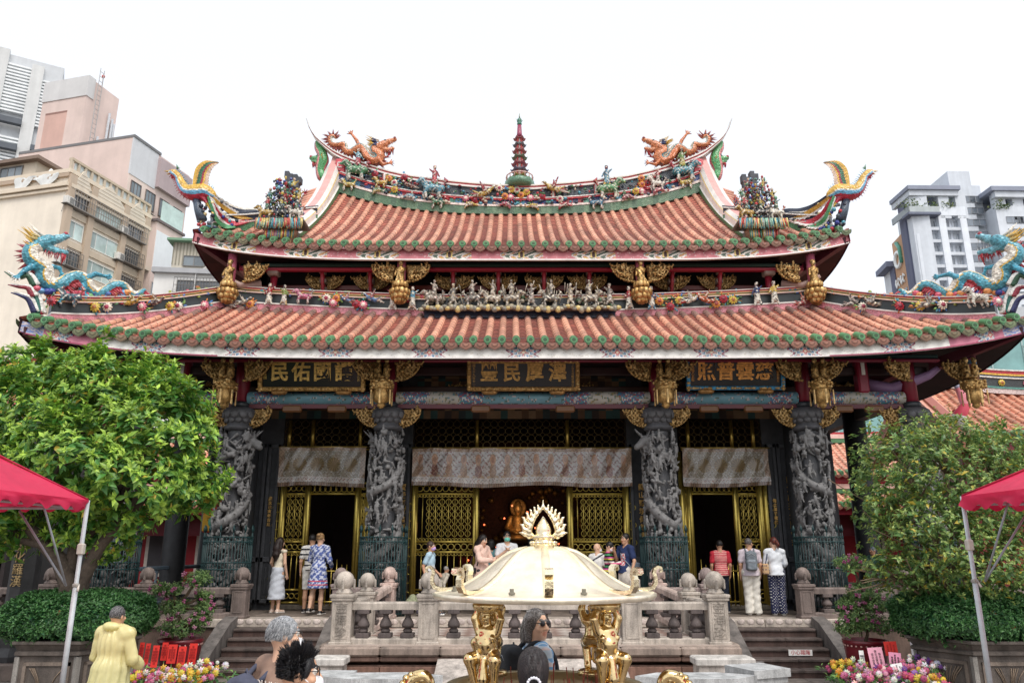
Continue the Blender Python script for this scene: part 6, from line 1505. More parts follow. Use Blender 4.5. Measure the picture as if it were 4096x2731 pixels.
mb=MB();prism(mb,F2r,L2*.35,L2*.8,0,zt2-9,-1.6,0,PK);prism(mb,F2r,L2*.36,L2*.79,zt2-15.0,zt2-10,-1.64,-1.6,c(226,230,234));prism(mb,F2r,L2*.33,L2*.82,zt2-9.0,zt2-8.7,-1.8,0,c(110,100,100));by=mb.build('bay','plaster',bB)
Fb=Face(tuple((F2r.T@Vector((0,-1.6,0)))[:2]),E2)
for k_,zz in enumerate((18.5,25.5,32)):
 for s in(.47,.68):win(by,Fb,L2*s,zt2-zz,L2*.17,4.6,col=(.40,.48,.54),nx=1,ny=3,fr=c(190,180,176))
mb=MB();prism(mb,Fb,L2*.4,L2*.78,zt2-8.7,zt2-6.2,-.0,.05,c(190,212,206));mb.build('balcony_glazing','glass',by)
p=at(30,74,140);F4=Face((p.x-30,p.y-7.7*0),(E1[0],-.0));F4=Face((p.x-34,p.y-18),(0.86,.5))
bC=thing('tower_block','pale grey tower with white louvred panels at the far left edge','tower block',(p.x-10,p.y-4,0))
s1,z1=F4.sz(0,50);s2,z2=F4.sz(62,82)
mb=MB();prism(mb,F4,s1-10,s2,0,z1,0.6,22,c(196,200,204));mb.build('wall','plaster',bC)
zt=F4.sz(0,48)[1]
sA=F4.sz(9,60)[0];sB=F4.sz(30,80)[0];sC=F4.sz(36,80)[0];sD=F4.sz(52,95)[0];sE=F4.sz(62,100)[0]
mb=MB()
for a,b,dz in((s1-10,sA,0),(sB,sC+1.2,-2),(sD,sE,-5)):prism(mb,F4,a,b,0,zt+dz,-.6,.6,c(206,208,208))
mb.build('pier','plaster',bC)
mb=MB();n=60
for i in range(n):
 z=zt-3-i*.75
 if i%22>14:continue
 prism(mb,F4,sA,sB,z-.28,z+.1,-.3,.55,c(232,236,238));prism(mb,F4,sC+1.2,sD,z-2.28,z-1.9,-.3,.55,c(228,232,234))
mb.build('louvre_panel','plaster',bC)
for i in range(6):
 z=zt-15.5-i*16.5*.35
 for a,b,dz in((sA,sB,0),(sC+1.2,sD,-5)):mb=MB();prism(mb,F4,a,b,z+dz-1.2,z+dz,-1.4,-.2,c(92,98,106));mb.build('balcony','plaster',bC)
F5=Face(at(150,300,72)[:2],(1,.12));zt5=F5.sz(190,258)[1];sa=F5.sz(176,270)[0];sb=F5.sz(228,270)[0]
bD=thing('low_apartment_house','low white house with a barred window and green roof shed, behind the pink block','house',tuple(F5.T@Vector((sa,0,0))))
mb=MB();prism(mb,F5,sa-2,sb+4,0,zt5-1.5,0,12,c(222,222,220));prism(mb,F5,sa-2.2,sb+4,zt5-1.7,zt5-1.2,-.4,12,c(170,172,176));mb.build('wall','plaster',bD)
mb=MB();prism(mb,F5,sa-1,sb+3,zt5-1.2,zt5+2.2,1.5,10,c(196,190,176));
for i in range(40):mb.span((sa-1+i*.33,1.42,zt5-.2),(sa-.9+i*.33,1.5,zt5+2.2),c(150,146,132),T=F5.T)
prism(mb,F5,sa-1.5,sb+3.5,zt5+2.2,zt5+2.45,.8,11,c(120,156,130));sh=mb.build('roof_shed','plaster',bD)
for i in range(4):win(bD,Face(tuple((F5.T@Vector((0,1.4,0)))[:2]),(1,.12)),sa+1.2+i*2.6,zt5+.2,2.0,1.0)
sw,zw=F5.sz(199,291);win(bD,F5,sw,zw,4.2,2.0,col=(.12,.13,.14),nx=4);cage_bars(bD,F5,sw,zw,4.6,2.4,c(110,106,104));aircon(bD,F5,sw-1.2,zw-.6)
mb=MB();mb.tube([F5.T@Vector((sa+2,-.2,0)),F5.T@Vector((sa+2,-.2,zt5-1.6)),F5.T@Vector((sa+5,-.2,zt5+.5))],.07,c(214,214,214),n=5);mb.build('drain_pipe','iron',bD)
GRY=c(206,212,220);GR2=c(190,196,206)
uz=lambda x:(3500+x/2.85)/4
vz=lambda y:(700+y/2.85)/4
p=at(uz(390),vz(180),170);FT=Face((p.x,p.y),(1,0.02));FS=Face((p.x+2.4,p.y+22),(-.12,-1))
RT=thing('residential_tower','pale grey residential tower with a roof pergola and brown side panels, far right','tower block',(p.x,p.y,0))
zR=p.z;X_=lambda x,y=600:FT.sz(uz(x),vz(y))[0];Zz=lambda y,x=700:FT.sz(uz(x),vz(y))[1]
zD=Zz(360);
mb=MB();prism(mb,FT,4.5,X_(1010),0,zD-2.6,1.2,18,GR2);prism(mb,FT,X_(1010),60,0,zD+4,7.0,24,GR2);prism(mb,FT,X_(1050),X_(1310),0,Zz(100)+5.5,4,22,c(204,210,218));prism(mb,FT,X_(1290),X_(1440),0,Zz(180)+4,5,22,c(198,204,212));prism(mb,FT,X_(1430),60,0,Zz(330),0.5,18,c(212,218,226));prism(mb,FT,X_(800),X_(1050),0,Zz(125),10,20,c(204,210,216));prism(mb,FT,X_(1300),X_(1480),Zz(330),Zz(115),12,20,c(196,156,120));W_=mb.build('wall','plaster',RT)
mb=MB();prism(mb,FT,X_(740),X_(820),0,zD,0,2,c(222,228,236));prism(mb,FT,X_(985),X_(1060),0,zD,0,2,c(222,228,236));prism(mb,FT,X_(460),X_(540),0,zD-7,0,2,c(216,222,230));prism(mb,FT,X_(740),X_(1060),Zz(460),zD,-.05,2,c(222,228,236));mb.build('pier','plaster',RT)
mb=MB();prism(mb,FT,X_(400)-.5,X_(745),Zz(470),Zz(445),-1.2,2,c(110,116,134));prism(mb,FT,X_(400)-.3,X_(740),Zz(445),Zz(375),-.9,-.6,c(176,184,186));prism(mb,FT,X_(400)-.3,X_(400),Zz(445),Zz(375),-.9,7,c(160,168,172));mb.build('roof_terrace','plaster',RT)
mb=MB();prism(mb,FT,-.4,X_(1000),zR-1.4,zR-.0,-.5,.6,c(196,202,210));prism(mb,FT,-.8,X_(1000)+.4,zR,zR+1.0,-1,8,c(142,148,164));prism(mb,FT,-.4,.6,zR-1.4,zR,.6,8,c(196,202,210))
for x in(455,780,975):prism(mb,FT,X_(x,280)-(.5 if x<500 else 1.3),X_(x,280)+(.5 if x<500 else 1.3),zD-3,zR-.1,0,2.2,c(206,212,220))
prism(mb,FT,X_(1420),60,zR-1.6,zR-.1,-.5,1,c(206,212,220));prism(mb,FT,X_(1420)-1.0,60,zR-.1,zR+1,-1,16,c(142,148,164))
for x in(1440,1640):prism(mb,FT,X_(x,280)-1.3,X_(x,280)+1.3,Zz(340),zR-.1,0.5,2.2,c(206,212,220))
mb.build('pergola','plaster',RT)
mb=MB()
for a,b,col,o in((0,3,c(206,212,220),0),(3,6.5,c(96,100,122),-.4),(6.5,14,c(190,150,118),0),(14,17,c(96,100,122),-.3),(17,22,c(206,210,216),0)):prism(mb,FS,22-b,22-a,0,zR-(8 if a>5 else 0)-(6 if a>13 else 0),o,4,col)
prism(mb,FS,0,8,zR-14,zR-12.6,-2,4,c(120,126,146));sdw=mb.build('side_facade','plaster',RT)
for fl in range(12):
 for s in(4.5,12.0):mb=MB();prism(mb,FS,s-1.8,s+1.8,zR-24-fl*5,zR-21.5-fl*5,-.06,0,c(90,98,108));mb.build('side_window','glass',sdw)
mb=MB()
ring=lambda cx,cz,r,t,col:mb.tube([FS.T@Vector((cx+r*math.cos(2*PI*i/16),-.25,cz+r*math.sin(2*PI*i/16))),]if 0 else[FS.T@Vector((cx+r*math.cos(2*PI*i/16),-.25,cz+r*math.sin(2*PI*i/16)))for i in range(16)],t,col,n=5,closed=True)
ring(11.2,zR-13.5,1.9,.5,c(236,240,240));mb.tube([FS.T@Vector((13.2,-.3,zR-15)),FS.T@Vector((13.0,-.3,zR-11)),FS.T@Vector((11.5,-.3,zR-9.2))],.5,c(90,160,140),n=6)
for i in range(4):
 for r_ in range(2):x=8.4+i*1.6;z=zR-19-r_*4.2;mb.tube([FS.T@Vector((x+.6*math.cos(a),-.25,z+1.1*math.sin(a)))for a in((.3,1.8,3.3,4.8)if(i+r_)%2 else(1.6,3.1,4.7,0))],.25,c(240,242,242),n=5)
mb.build('emblem_sign','plastic',RT)
fh=(Zz(540)-Zz(1110))/4
for fl in range(12):
 z=Zz(540)-fh*fl
 for x,wpx in((573,66),(688,66),(852,58),(945,58)):
  win(RT,Face(tuple((FT.T@Vector((0,1.15,0)))[:2]),(1,.02)),X_(x),z,(X_(x+wpx/2)-X_(x-wpx/2)),fh*.48,col=(.22,.25,.29),fr=c(170,174,182),nx=3)
 mb=MB();prism(mb,FT,X_(535),X_(745),z-fh*.58,z-fh*.34,.2,1.3,c(204,210,218));prism(mb,FT,X_(815),X_(990),z-fh*.58,z-fh*.34,.2,1.3,c(204,210,218));mb.build('spandrel','plaster',RT)
 Fq=Face(tuple((FT.T@Vector((0,3.95,0)))[:2]),(1,.02))
 for x in(1125,1200):win(RT,Fq,Fq.sz(uz(x),vz(580))[0],Zz(190)-fh*fl*.98,3.0,fh*.5,col=(.18,.21,.25),fr=c(150,154,160),nx=2)
 Fr=Face(tuple((FT.T@Vector((0,.45,0)))[:2]),(1,.02));
 for x in(1590,1680):win(RT,Fr,Fr.sz(uz(x),vz(480))[0],Zz(495)-fh*fl,4.0,fh*.5,col=(.2,.23,.27),fr=c(150,154,160),nx=3)
mb=MB();prism(mb,FT,X_(1230),X_(1380),Zz(510),Zz(400),5,10,c(206,212,220));mb.build('service_box','plaster',RT)
mb=MB()
for i in range(500):
 x=rng.choice([X_(430),X_(500),X_(700),X_(870),X_(1500)])+rng.normal(0,1.2);q=FT.T@Vector((x,-.3+rng.random(),Zz(372)+abs(rng.normal(0,1))));d=Vector(rng.normal(0,1,3)).normalized()*.6;e=Vector(rng.normal(0,1,3)).normalized()*.2
 mb.add([q,q+d*.5+e,q+d,q+d*.5-e],[(0,1,2,3)],[c(96,120,80),c(130,140,80),c(80,104,76)][i%3])
mb.build('terrace_planting','leaf',RT)
F6=Face((23,60),(1,-.12));GB=thing('glass_office_building','greenish glass building behind the right wing roof','office building',(36,58,0))
z6=F6.sz(1005,316)[1];mb=MB();prism(mb,F6,0,60,0,z6,0,25,c(120,166,164));mb.build('glass_wall','glass',GB)
mb=MB()
for i in range(24):prism(mb,F6,i*2.4,i*2.4+.1,0,z6,-.06,0.02,c(170,190,190))
for i in range(int(z6/2.6)):prism(mb,F6,0,60,i*2.6,i*2.6+.12,-.07,0.02,c(170,190,190))
prism(mb,F6,0,60,z6-.8,z6+.6,-.4,1,c(186,190,194));mb.build('mullion','plastic',GB)
for i in range(8):
 s=18+i*3.3;win(GB,F6,s,z6-3.2,2.2,1.4,col=(.12,.2,.2),fr=c(140,170,165));win(GB,F6,s-1,z6-7,2.2,1.4,col=(.12,.2,.2),fr=c(140,170,165))
# =============================================================== side halls of the temple precinct
def side_hall(x0,x1,De,ze,dp,rise,lab,wallcol=c(130,30,40)):
 t=thing('side_hall',lab,'temple side hall',((x0+x1)/2,De+dp,0));W=(x1-x0)/2;cx=(x0+x1)/2
 fz=lambda s,d:ze+rise*(0.8*d/dp+.2*(d/dp)**2)+.5*(abs(s)/W)**3*(d/dp)
 pos=lambda s,d,z:(cx+s,De+d,z)
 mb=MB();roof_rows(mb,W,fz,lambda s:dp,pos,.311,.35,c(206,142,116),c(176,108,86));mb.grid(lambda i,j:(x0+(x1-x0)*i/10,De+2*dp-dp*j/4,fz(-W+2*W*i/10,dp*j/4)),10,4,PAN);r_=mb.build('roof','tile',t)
 mb=MB();eave_tiles(mb,W,fz,pos,.311);mb.build('eave_tile_row','paint',r_)
 mb=MB();band(mb,[(x0+(x1-x0)*i/20,De+dp,fz(-W+2*W*i/20,dp))for i in range(21)],[(0,.16,.03,c(206,190,186)),(.16,.22,.05,c(80,140,130)),(.22,.5,0,c(50,54,56)),(.5,.54,.05,WHITE),(.54,.6,.02,NAVY),(.6,.66,.03,YEL),(.66,.76,.02,REDT),(.76,.8,.05,WHITE)],.3);rd=mb.build('ridge','ceramic',t)
 for i in range(int((x1-x0)/.8)):
  m2=MB();x=x0+.5+.8*i;flower_bm(m2,(x,De+dp-.18,fz(x-cx,dp)+.36),.12,*fc[i%5]);leafs(m2,(x,De+dp-.16,fz(x-cx,dp)+.36),.1,8);m2.build('flower_ornament','ceramic',rd)
 for sg in(-1,1):
  mb=MB();P=[(cx+sg*(W+.1),De+.2+(dp-.1)*i/12,fz(W,(dp)*i/12))for i in range(13)]
  band(mb,P,[(-.3,.1,.0,c(170,100,84)),(.1,.2,.08,c(214,160,140)),(.2,.3,-.05,c(150,84,70))],.4);band(mb,[(cx+sg*(W+.1),De+2*dp-.2-(dp-.1)*i/12,fz(W,dp*i/12))for i in range(13)],[(-.3,.2,0,c(190,120,100))],.4)
  q=P[1];mb.tube([(q[0],q[1]-.1,q[2]+.1),(q[0]-.05,q[1]-.2,q[2]+.5),(q[0]+.15,q[1]-.25,q[2]+.8),(q[0]+.05,q[1]-.2,q[2]+1.3),(q[0]-.1,q[1]-.2,q[2]+1.5)],[.16,.2,.14,.1,.04],[WHITE,c(200,70,90),c(206,120,130),c(130,130,150),c(110,116,140)],n=8)
  mb.build('gable_ridge','paint',r_)
 mb=MB();mb.span((x0+.2,De+.15,ze-.4),(x1-.2,De+.3,ze-.05),c(150,40,60));mb.span((x0+.4,De+1.2,0),(x1-.4,De+1.4,ze+.3),wallcol);mb.span((x0+.3,De+1.2,0.0),(x0+.5,De+2*dp-1,ze+1),wallcol);mb.span((x1-.5,De+1.2,0.0),(x1-.3,De+2*dp-1,ze+1),wallcol);mb.build('wall','paint',t)
 mb=MB()
 for i in range(int((x1-x0)/2)+1):mb.tube([(x0+.4+i*2,De+.6,FL*.5),(x0+.4+i*2,De+.6,ze-.1)],.13,c(150,30,44)if x0>0 else c(40,38,40),n=8)
 mb.span((x0+.3,De,0),(x1-.3,De+2*dp,FL*.5),BROWNST);mb.build('pillar','paint',t)
 return t
side_hall(-24.5,-12.6,19.2,5.2,3.0,1.6,'dark side hall behind the big tree at the left edge',c(34,22,22))
side_hall(12.9,24,21.5,5.35,3.0,1.75,'side hall with an orange tiled roof and curved gable ridge at the right edge')
def side_pav(sg,lab):
 cx=X0+sg*14.6;t=thing('side_pavilion',lab,'pavilion',(cx,37,0))
 for k,(W,De,ze,dp,rise)in enumerate(((5.4,33.0,4.1,1.3,.6),(4.6,33.9,5.5,2.6,1.7))):
  fz=lambda s,d:ze+rise*(.8*d/dp+.2*(d/dp)**2)+.35*(abs(s)/W)**4;pos=lambda s,d,z:(cx+s,De+d,z)
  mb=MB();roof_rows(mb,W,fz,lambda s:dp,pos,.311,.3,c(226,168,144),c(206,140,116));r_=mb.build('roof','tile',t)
  mb=MB();eave_tiles(mb,W,fz,pos,.311);mb.build('eave_tile_row','paint',r_)
  mb=MB();band(mb,[(cx-W+2*W*i/16,De+dp,fz(-W+2*W*i/16,dp))for i in range(17)],[(0,.2,0,GREEN),(.2,.4,.02,c(226,190,180)),(.4,.5,0,REDT)],.3);mb.build('ridge','paint',r_)
  mb=MB();mb.span((cx-W+.2,De+.2,ze-.35),(cx+W-.2,De+.4,ze-.05),c(150,30,50));mb.span((cx-W+.6,De+1,ze-1.2),(cx+W-.6,De+1.2,ze),c(90,20,30));mb.build('fascia','paint',r_)
 mb=MB();mb.span((cx-4.6,35,0),(cx+4.6,35.2,4.4),c(150,36,46));
 for i in range(5):mb.tube([(cx-4.4+2.2*i,33.8,0),(cx-4.4+2.2*i,33.8,4)],.16,c(170,40,50),n=8)
 for i in range(4):mb.span((cx-3.9+2.2*i,34.9,1.2),(cx-2.9+2.2*i,35.0,3.2),c(206,200,190));mb.span((cx-3.75+2.2*i,34.88,1.35),(cx-3.05+2.2*i,34.9,3.05),c(70,70,74))
 mb.build('wall','paint',t)
side_pav(-1,'red walled pavilion with two pale tiled roofs seen between the left columns');side_pav(1,'red walled pavilion with two pale tiled roofs seen between the right columns')
for sg,lab in((-1,'grey blue steel handrail between the plain columns on the left'),(1,'grey blue steel handrail between the plain columns on the right')):
 t=thing('handrail',lab,'handrail',(X0+sg*9.1,22,FL));mb=MB();x=X0+sg*9.1
 for z in(.95,.5,.12):mb.tube([(x,18.4,FL+z),(x,27,FL+z)],.05 if z>.9 else.03,c(96,112,124),n=8)
 for y in(18.5,20,21.6,24,26.5):mb.tube([(x,y,FL),(x,y,FL+.95)],.04,c(96,112,124),n=8)
 mb.build('rail','iron',t)
 mb=MB();mb.tube([(X0+sg*9.1,27,FL+.95),(X0+sg*6.9,27,FL+.95)],.05,c(110,126,138),n=8);mb.span((X0+sg*9.1,26.98,FL+.1),(X0+sg*6.9,27.02,FL+.6),c(84,100,112));mb.build('cross_rail','iron',t)
def tall_sign(u,v0,v1,D,lab):
 a=at(u,v1,D);b=at(u,v0,D);h_=b.z-a.z;t=thing('hanging_sign',lab,'sign',(a.x,D,a.z));mb=MB()
 mb.box((a.x,D,a.z+h_/2),(.52,.08,h_),c(200,50,40),bev=.03);mb.box((a.x,D-.05,a.z+h_*.16),(.5,.04,h_*.28),c(206,160,50),bev=.02);mb.box((a.x,D-.05,a.z+h_*.94),(.5,.04,h_*.1),c(50,110,150),bev=.02);mb.ball((a.x,D-.08,a.z+h_*.17),(.1,.02,.13),c(70,150,120),n=8);s_=mb.build('sign_board','paint',t)
 m2=MB();add_text(m2,'艋舺龍山寺',.3,(a.x,D-.06,a.z+h_*.6),c(30,24,24),depth=.01,vertical=True);m2.build('lettering','paint',s_)
tall_sign(212,472,532,20.0,'tall red and yellow sign with black characters beside the left dragon column')

# =============================================================== planting
def leaves(name,P,Dr,Nn,L_,Wd,cols,parent,m='leaf'):
 """many folded leaves: base points P, directions Dr, normals Nn, lengths, widths, colours"""
 n=len(P);Dr=Dr/np.linalg.norm(Dr,axis=1)[:,None];Sd=np.cross(Dr,Nn);Sd/=np.maximum(np.linalg.norm(Sd,axis=1),1e-6)[:,None];U=np.cross(Sd,Dr)
 L_=np.broadcast_to(np.asarray(L_),(n,))[:,None];Wd=np.broadcast_to(np.asarray(Wd),(n,))[:,None]
 V=np.empty((n,6,3));V[:,0]=P;V[:,1]=P+Dr*L_*.45+Sd*Wd*.5+U*Wd*.18;V[:,2]=P+Dr*L_*.98-U*L_*.16;V[:,3]=P+Dr*L_*.45-Sd*Wd*.5+U*Wd*.18;V[:,4]=P+Dr*L_*.5;V[:,5]=V[:,2]
 F=np.array([[0,1,4],[1,2,4],[0,4,3],[4,2,3]]);F=(F[None]+6*np.arange(n)[:,None,None]).reshape(-1,3)
 return obj(name,np_mesh(name,V.reshape(-1,3),F,np.repeat(cols,4,0),False),m,parent)
def rosettes(C_,A_,per,spread,L_,Wd,c_new,c_old,jit=.25):
 """whorls of leaves at points C_ with axes A_"""
 n=len(C_);P=np.repeat(C_,per,0);A=np.repeat(A_/np.linalg.norm(A_,axis=1)[:,None],per,0)
 T=np.cross(A,rng.normal(0,1,(n*per,3)));T/=np.linalg.norm(T,axis=1)[:,None]
 lev=np.tile(np.linspace(0,1,per),n);up=(1-lev)*1.1+.05
 D=T*(1.0)+A*up[:,None]*spread+rng.normal(0,jit,(n*per,3));P=P-A*(lev*L_*.7)[:,None]
 l=L_*(.55+.55*lev)*(.6+.75*rng.random(n*per));N=A+rng.normal(0,.2,A.shape)
 t=np.clip(lev*1.1+rng.normal(0,.15,n*per),0,1)[:,None];col=np.array(c_new)*(1-t)+np.array(c_old)*t;col*=(.75+.5*rng.random((n*per,1)))
 return P,D,N,l,l*Wd,col
def crown_points(ells,n,inner=.55):
 """points spread through the outer shell of a union of ellipsoids, with outward axes"""
 out=[];ax=[];vol=np.array([e[1][0]*e[1][1]*e[1][2]for e in ells])**.67;cnt=(n*vol/vol.sum()).astype(int)+1
 for(p,r),k in zip(ells,cnt):
  d=rng.normal(0,1,(k,3));d/=np.linalg.norm(d,axis=1)[:,None];q=np.array(p)+d*np.array(r)*(inner+(1-inner)*rng.random((k,1))**.4)
  keep=np.ones(k,bool)
  for(p2,r2)in ells:
   if p2 is p:continue
   keep&=(((q-np.array(p2))/np.array(r2))**2).sum(1)>.45
  out.append(q[keep]);ax.append((d/np.array(r))[keep])
 A=np.vstack(ax);A/=np.linalg.norm(A,axis=1)[:,None]
 return np.vstack(out),A
def branch_set(mb,root,ends,r0,col,mid=.4):
 for e in ends:
  a=Vector(root);b=Vector(e);m_=a.lerp(b,mid)+Vector(rng.normal(0,.12,3));m2=a.lerp(b,.75)+Vector(rng.normal(0,.1,3))
  mb.tube([a,m_,m2,b],[r0,r0*.7,r0*.45,r0*.2],col,n=7)
DT=12.9
def ce(u,v,D,ru,rv,ry=None):
 p=at(u,v,D);k=(D*math.cos(PITCH))/FOC;return(tuple(p),(ru*k,ry or ru*k*.9,rv*k))
LT=thing('broadleaf_tree','tree with a broad dense crown of bright green leaves rising from the left planter','tree',tuple(at(80,650,DT)[:2])+(0.7,))
ells=[ce(40,425,DT,75,62),ce(110,410,DT,70,60),ce(160,435,DT-.2,60,62),ce(75,460,DT-.5,85,58),ce(140,480,DT-.2,75,50),ce(0,480,DT,60,62),ce(-50,440,DT+.3,70,70),ce(190,480,DT,34,34),ce(95,520,DT+.2,45,36),ce(145,380,DT+.4,30,26),ce(75,372,DT,38,26),ce(25,375,DT+.3,40,28),ce(-20,520,DT,60,45),ce(170,395,DT+.2,28,26)]
Pc,Ac=crown_points(ells,4600);g_=np.sin(Pc[:,0]*5.1+Pc[:,2]*3)*np.sin(Pc[:,2]*5.7-Pc[:,1]*4);Pc=Pc+Ac*(.16*g_)[:,None]+rng.normal(0,.05,Pc.shape);Pc=Pc[g_>-.72];Ac=Ac[g_>-.72];up_=Pc[(Ac[:,2]>.35)&(rng.random(len(Pc))<.18)];st_=rng.uniform(.12,.34,(len(up_),1));Pc=np.vstack([Pc]+[up_+np.array([0,0,1.0])*st_*k_ for k_ in(.4,.7,1)]);Ac=np.vstack([Ac]+[np.tile([0,-.1,.9],(len(up_),1))]*3);Ac=Ac+np.array([0,0,.55])+rng.normal(0,.25,Ac.shape)
th=np.mod(Pc[:,0]*2.3+Pc[:,2]*3.1+np.sin(Pc[:,0]*3.7)*1.4,1.0)
a=rosettes(Pc,Ac,10,.8,.17,.42,c(176,208,82),c(74,128,54))
a=list(a);yl=rng.random(len(a[0]))<.02;a[5][yl]=np.array(c(190,170,70))
leaves('crown',*a,LT)
for k_ in range(0):
 pass
mb=MB();base=at(72,600,DT);brk=c(92,80,70);root=(base.x,DT,.85)
f1=at(60,560,DT);f2=at(85,565,DT)
mb.tube([root,tuple(at(70,585,DT)),tuple(f1),tuple(at(30,528,DT)),tuple(at(22,505,DT-.2))],[.17,.15,.13,.09,.06],brk,n=9)
mb.tube([(root[0]+.1,DT+.05,.85),tuple(at(82,580,DT)),tuple(at(100,545,DT)),tuple(at(135,505,DT)),tuple(at(142,480,DT))],[.13,.12,.1,.08,.05],brk,n=9)
mb.tube([(root[0]-.05,DT-.1,.85),tuple(at(66,590,DT)),tuple(at(75,545,DT+.1)),tuple(at(105,520,DT)),tuple(at(120,490,DT+.1))],[.12,.11,.1,.07,.05],brk,n=9)
mb.tube([tuple(at(60,560,DT)),tuple(at(45,545,DT-.1)),tuple(at(20,540,DT)),tuple(at(8,520,DT))],[.08,.07,.06,.04],brk,n=7)
branch_set(mb,at(120,500,DT),[e[0]for e in ells[1:5]],.06,brk);branch_set(mb,at(40,515,DT),[e[0]for e in(ells[0],ells[3],ells[5],ells[6])],.06,brk)
mb.tube([tuple(at(135,510,DT)),tuple(at(148,492,DT-.1)),tuple(at(170,480,DT-.1))],[.06,.05,.03],brk,n=7)
mb.build('trunk','bark',LT)
RTr=thing('small_leaved_tree','airy multi stemmed tree with small yellowish green leaves in the right planter','tree',tuple(at(905,650,DT)[:2])+(0.7,))
ells2=[ce(905,465,DT,58,46),ce(960,480,DT,70,52),ce(1015,500,DT+.2,60,60),ce(930,530,DT-.2,62,45),ce(985,560,DT-.2,70,40),ce(885,500,DT,34,36),ce(1040,560,DT,50,50),ce(905,575,DT+.1,34,18),ce(945,435,DT+.1,42,24),ce(1000,445,DT+.2,36,26),ce(880,565,DT,20,12),ce(925,560,DT,40,26)]
Pc,Ac=crown_points(ells2,4300,.2);Pc=Pc+rng.normal(0,.10,Pc.shape);Ac=Ac*.5+np.array([0,0,.8])+rng.normal(0,.3,Ac.shape)
a=list(rosettes(Pc,Ac,8,.5,.105,.48,c(168,186,100),c(94,130,74),.35))
yl=rng.random(len(a[0]))<.05;a[5]=a[5].copy();a[5][yl]=np.array(c(196,176,70))
leaves('crown',*a,RTr)
sp=[]
for(u,v)in((868,408),(882,415),(902,408),(926,410),(950,405),(972,412),(1000,415)):
 for i in range(6):sp.append(at(u+rng.uniform(-3,3),v+i*5,DT))
a=rosettes(np.array([p[:]for p in sp]),np.tile([0,0,1.0],(len(sp),1)),7,.5,.10,.4,c(150,172,84),c(80,114,60),.3);leaves('young_shoots',*a,RTr)
mb=MB();bk2=c(122,104,84);r0=(at(962,600,DT+.2).x,DT+.2,.85)
for i,e in enumerate(ells2):
 q=np.array(r0)+np.array([rng.uniform(-.2,.2),rng.uniform(-.15,.15),0]);b=np.array(e[0]);m_=q*.55+b*.45+np.array([0,0,.15]);mb.tube([tuple(q),tuple(q*.8+b*.2+np.array([0,0,.25])),tuple(m_),tuple(b)],[.042,.036,.026,.012],bk2,n=6)
 for k_ in range(8):d=b+rng.normal(0,.3,3)*np.array([1,1,.8]);s_=m_*.4+b*.6;mb.tube([tuple(s_),tuple((s_+d)/2+rng.normal(0,.05,3)),tuple(d)],[.018,.012,.006],bk2,n=4)
mb.build('trunk','bark',RTr)
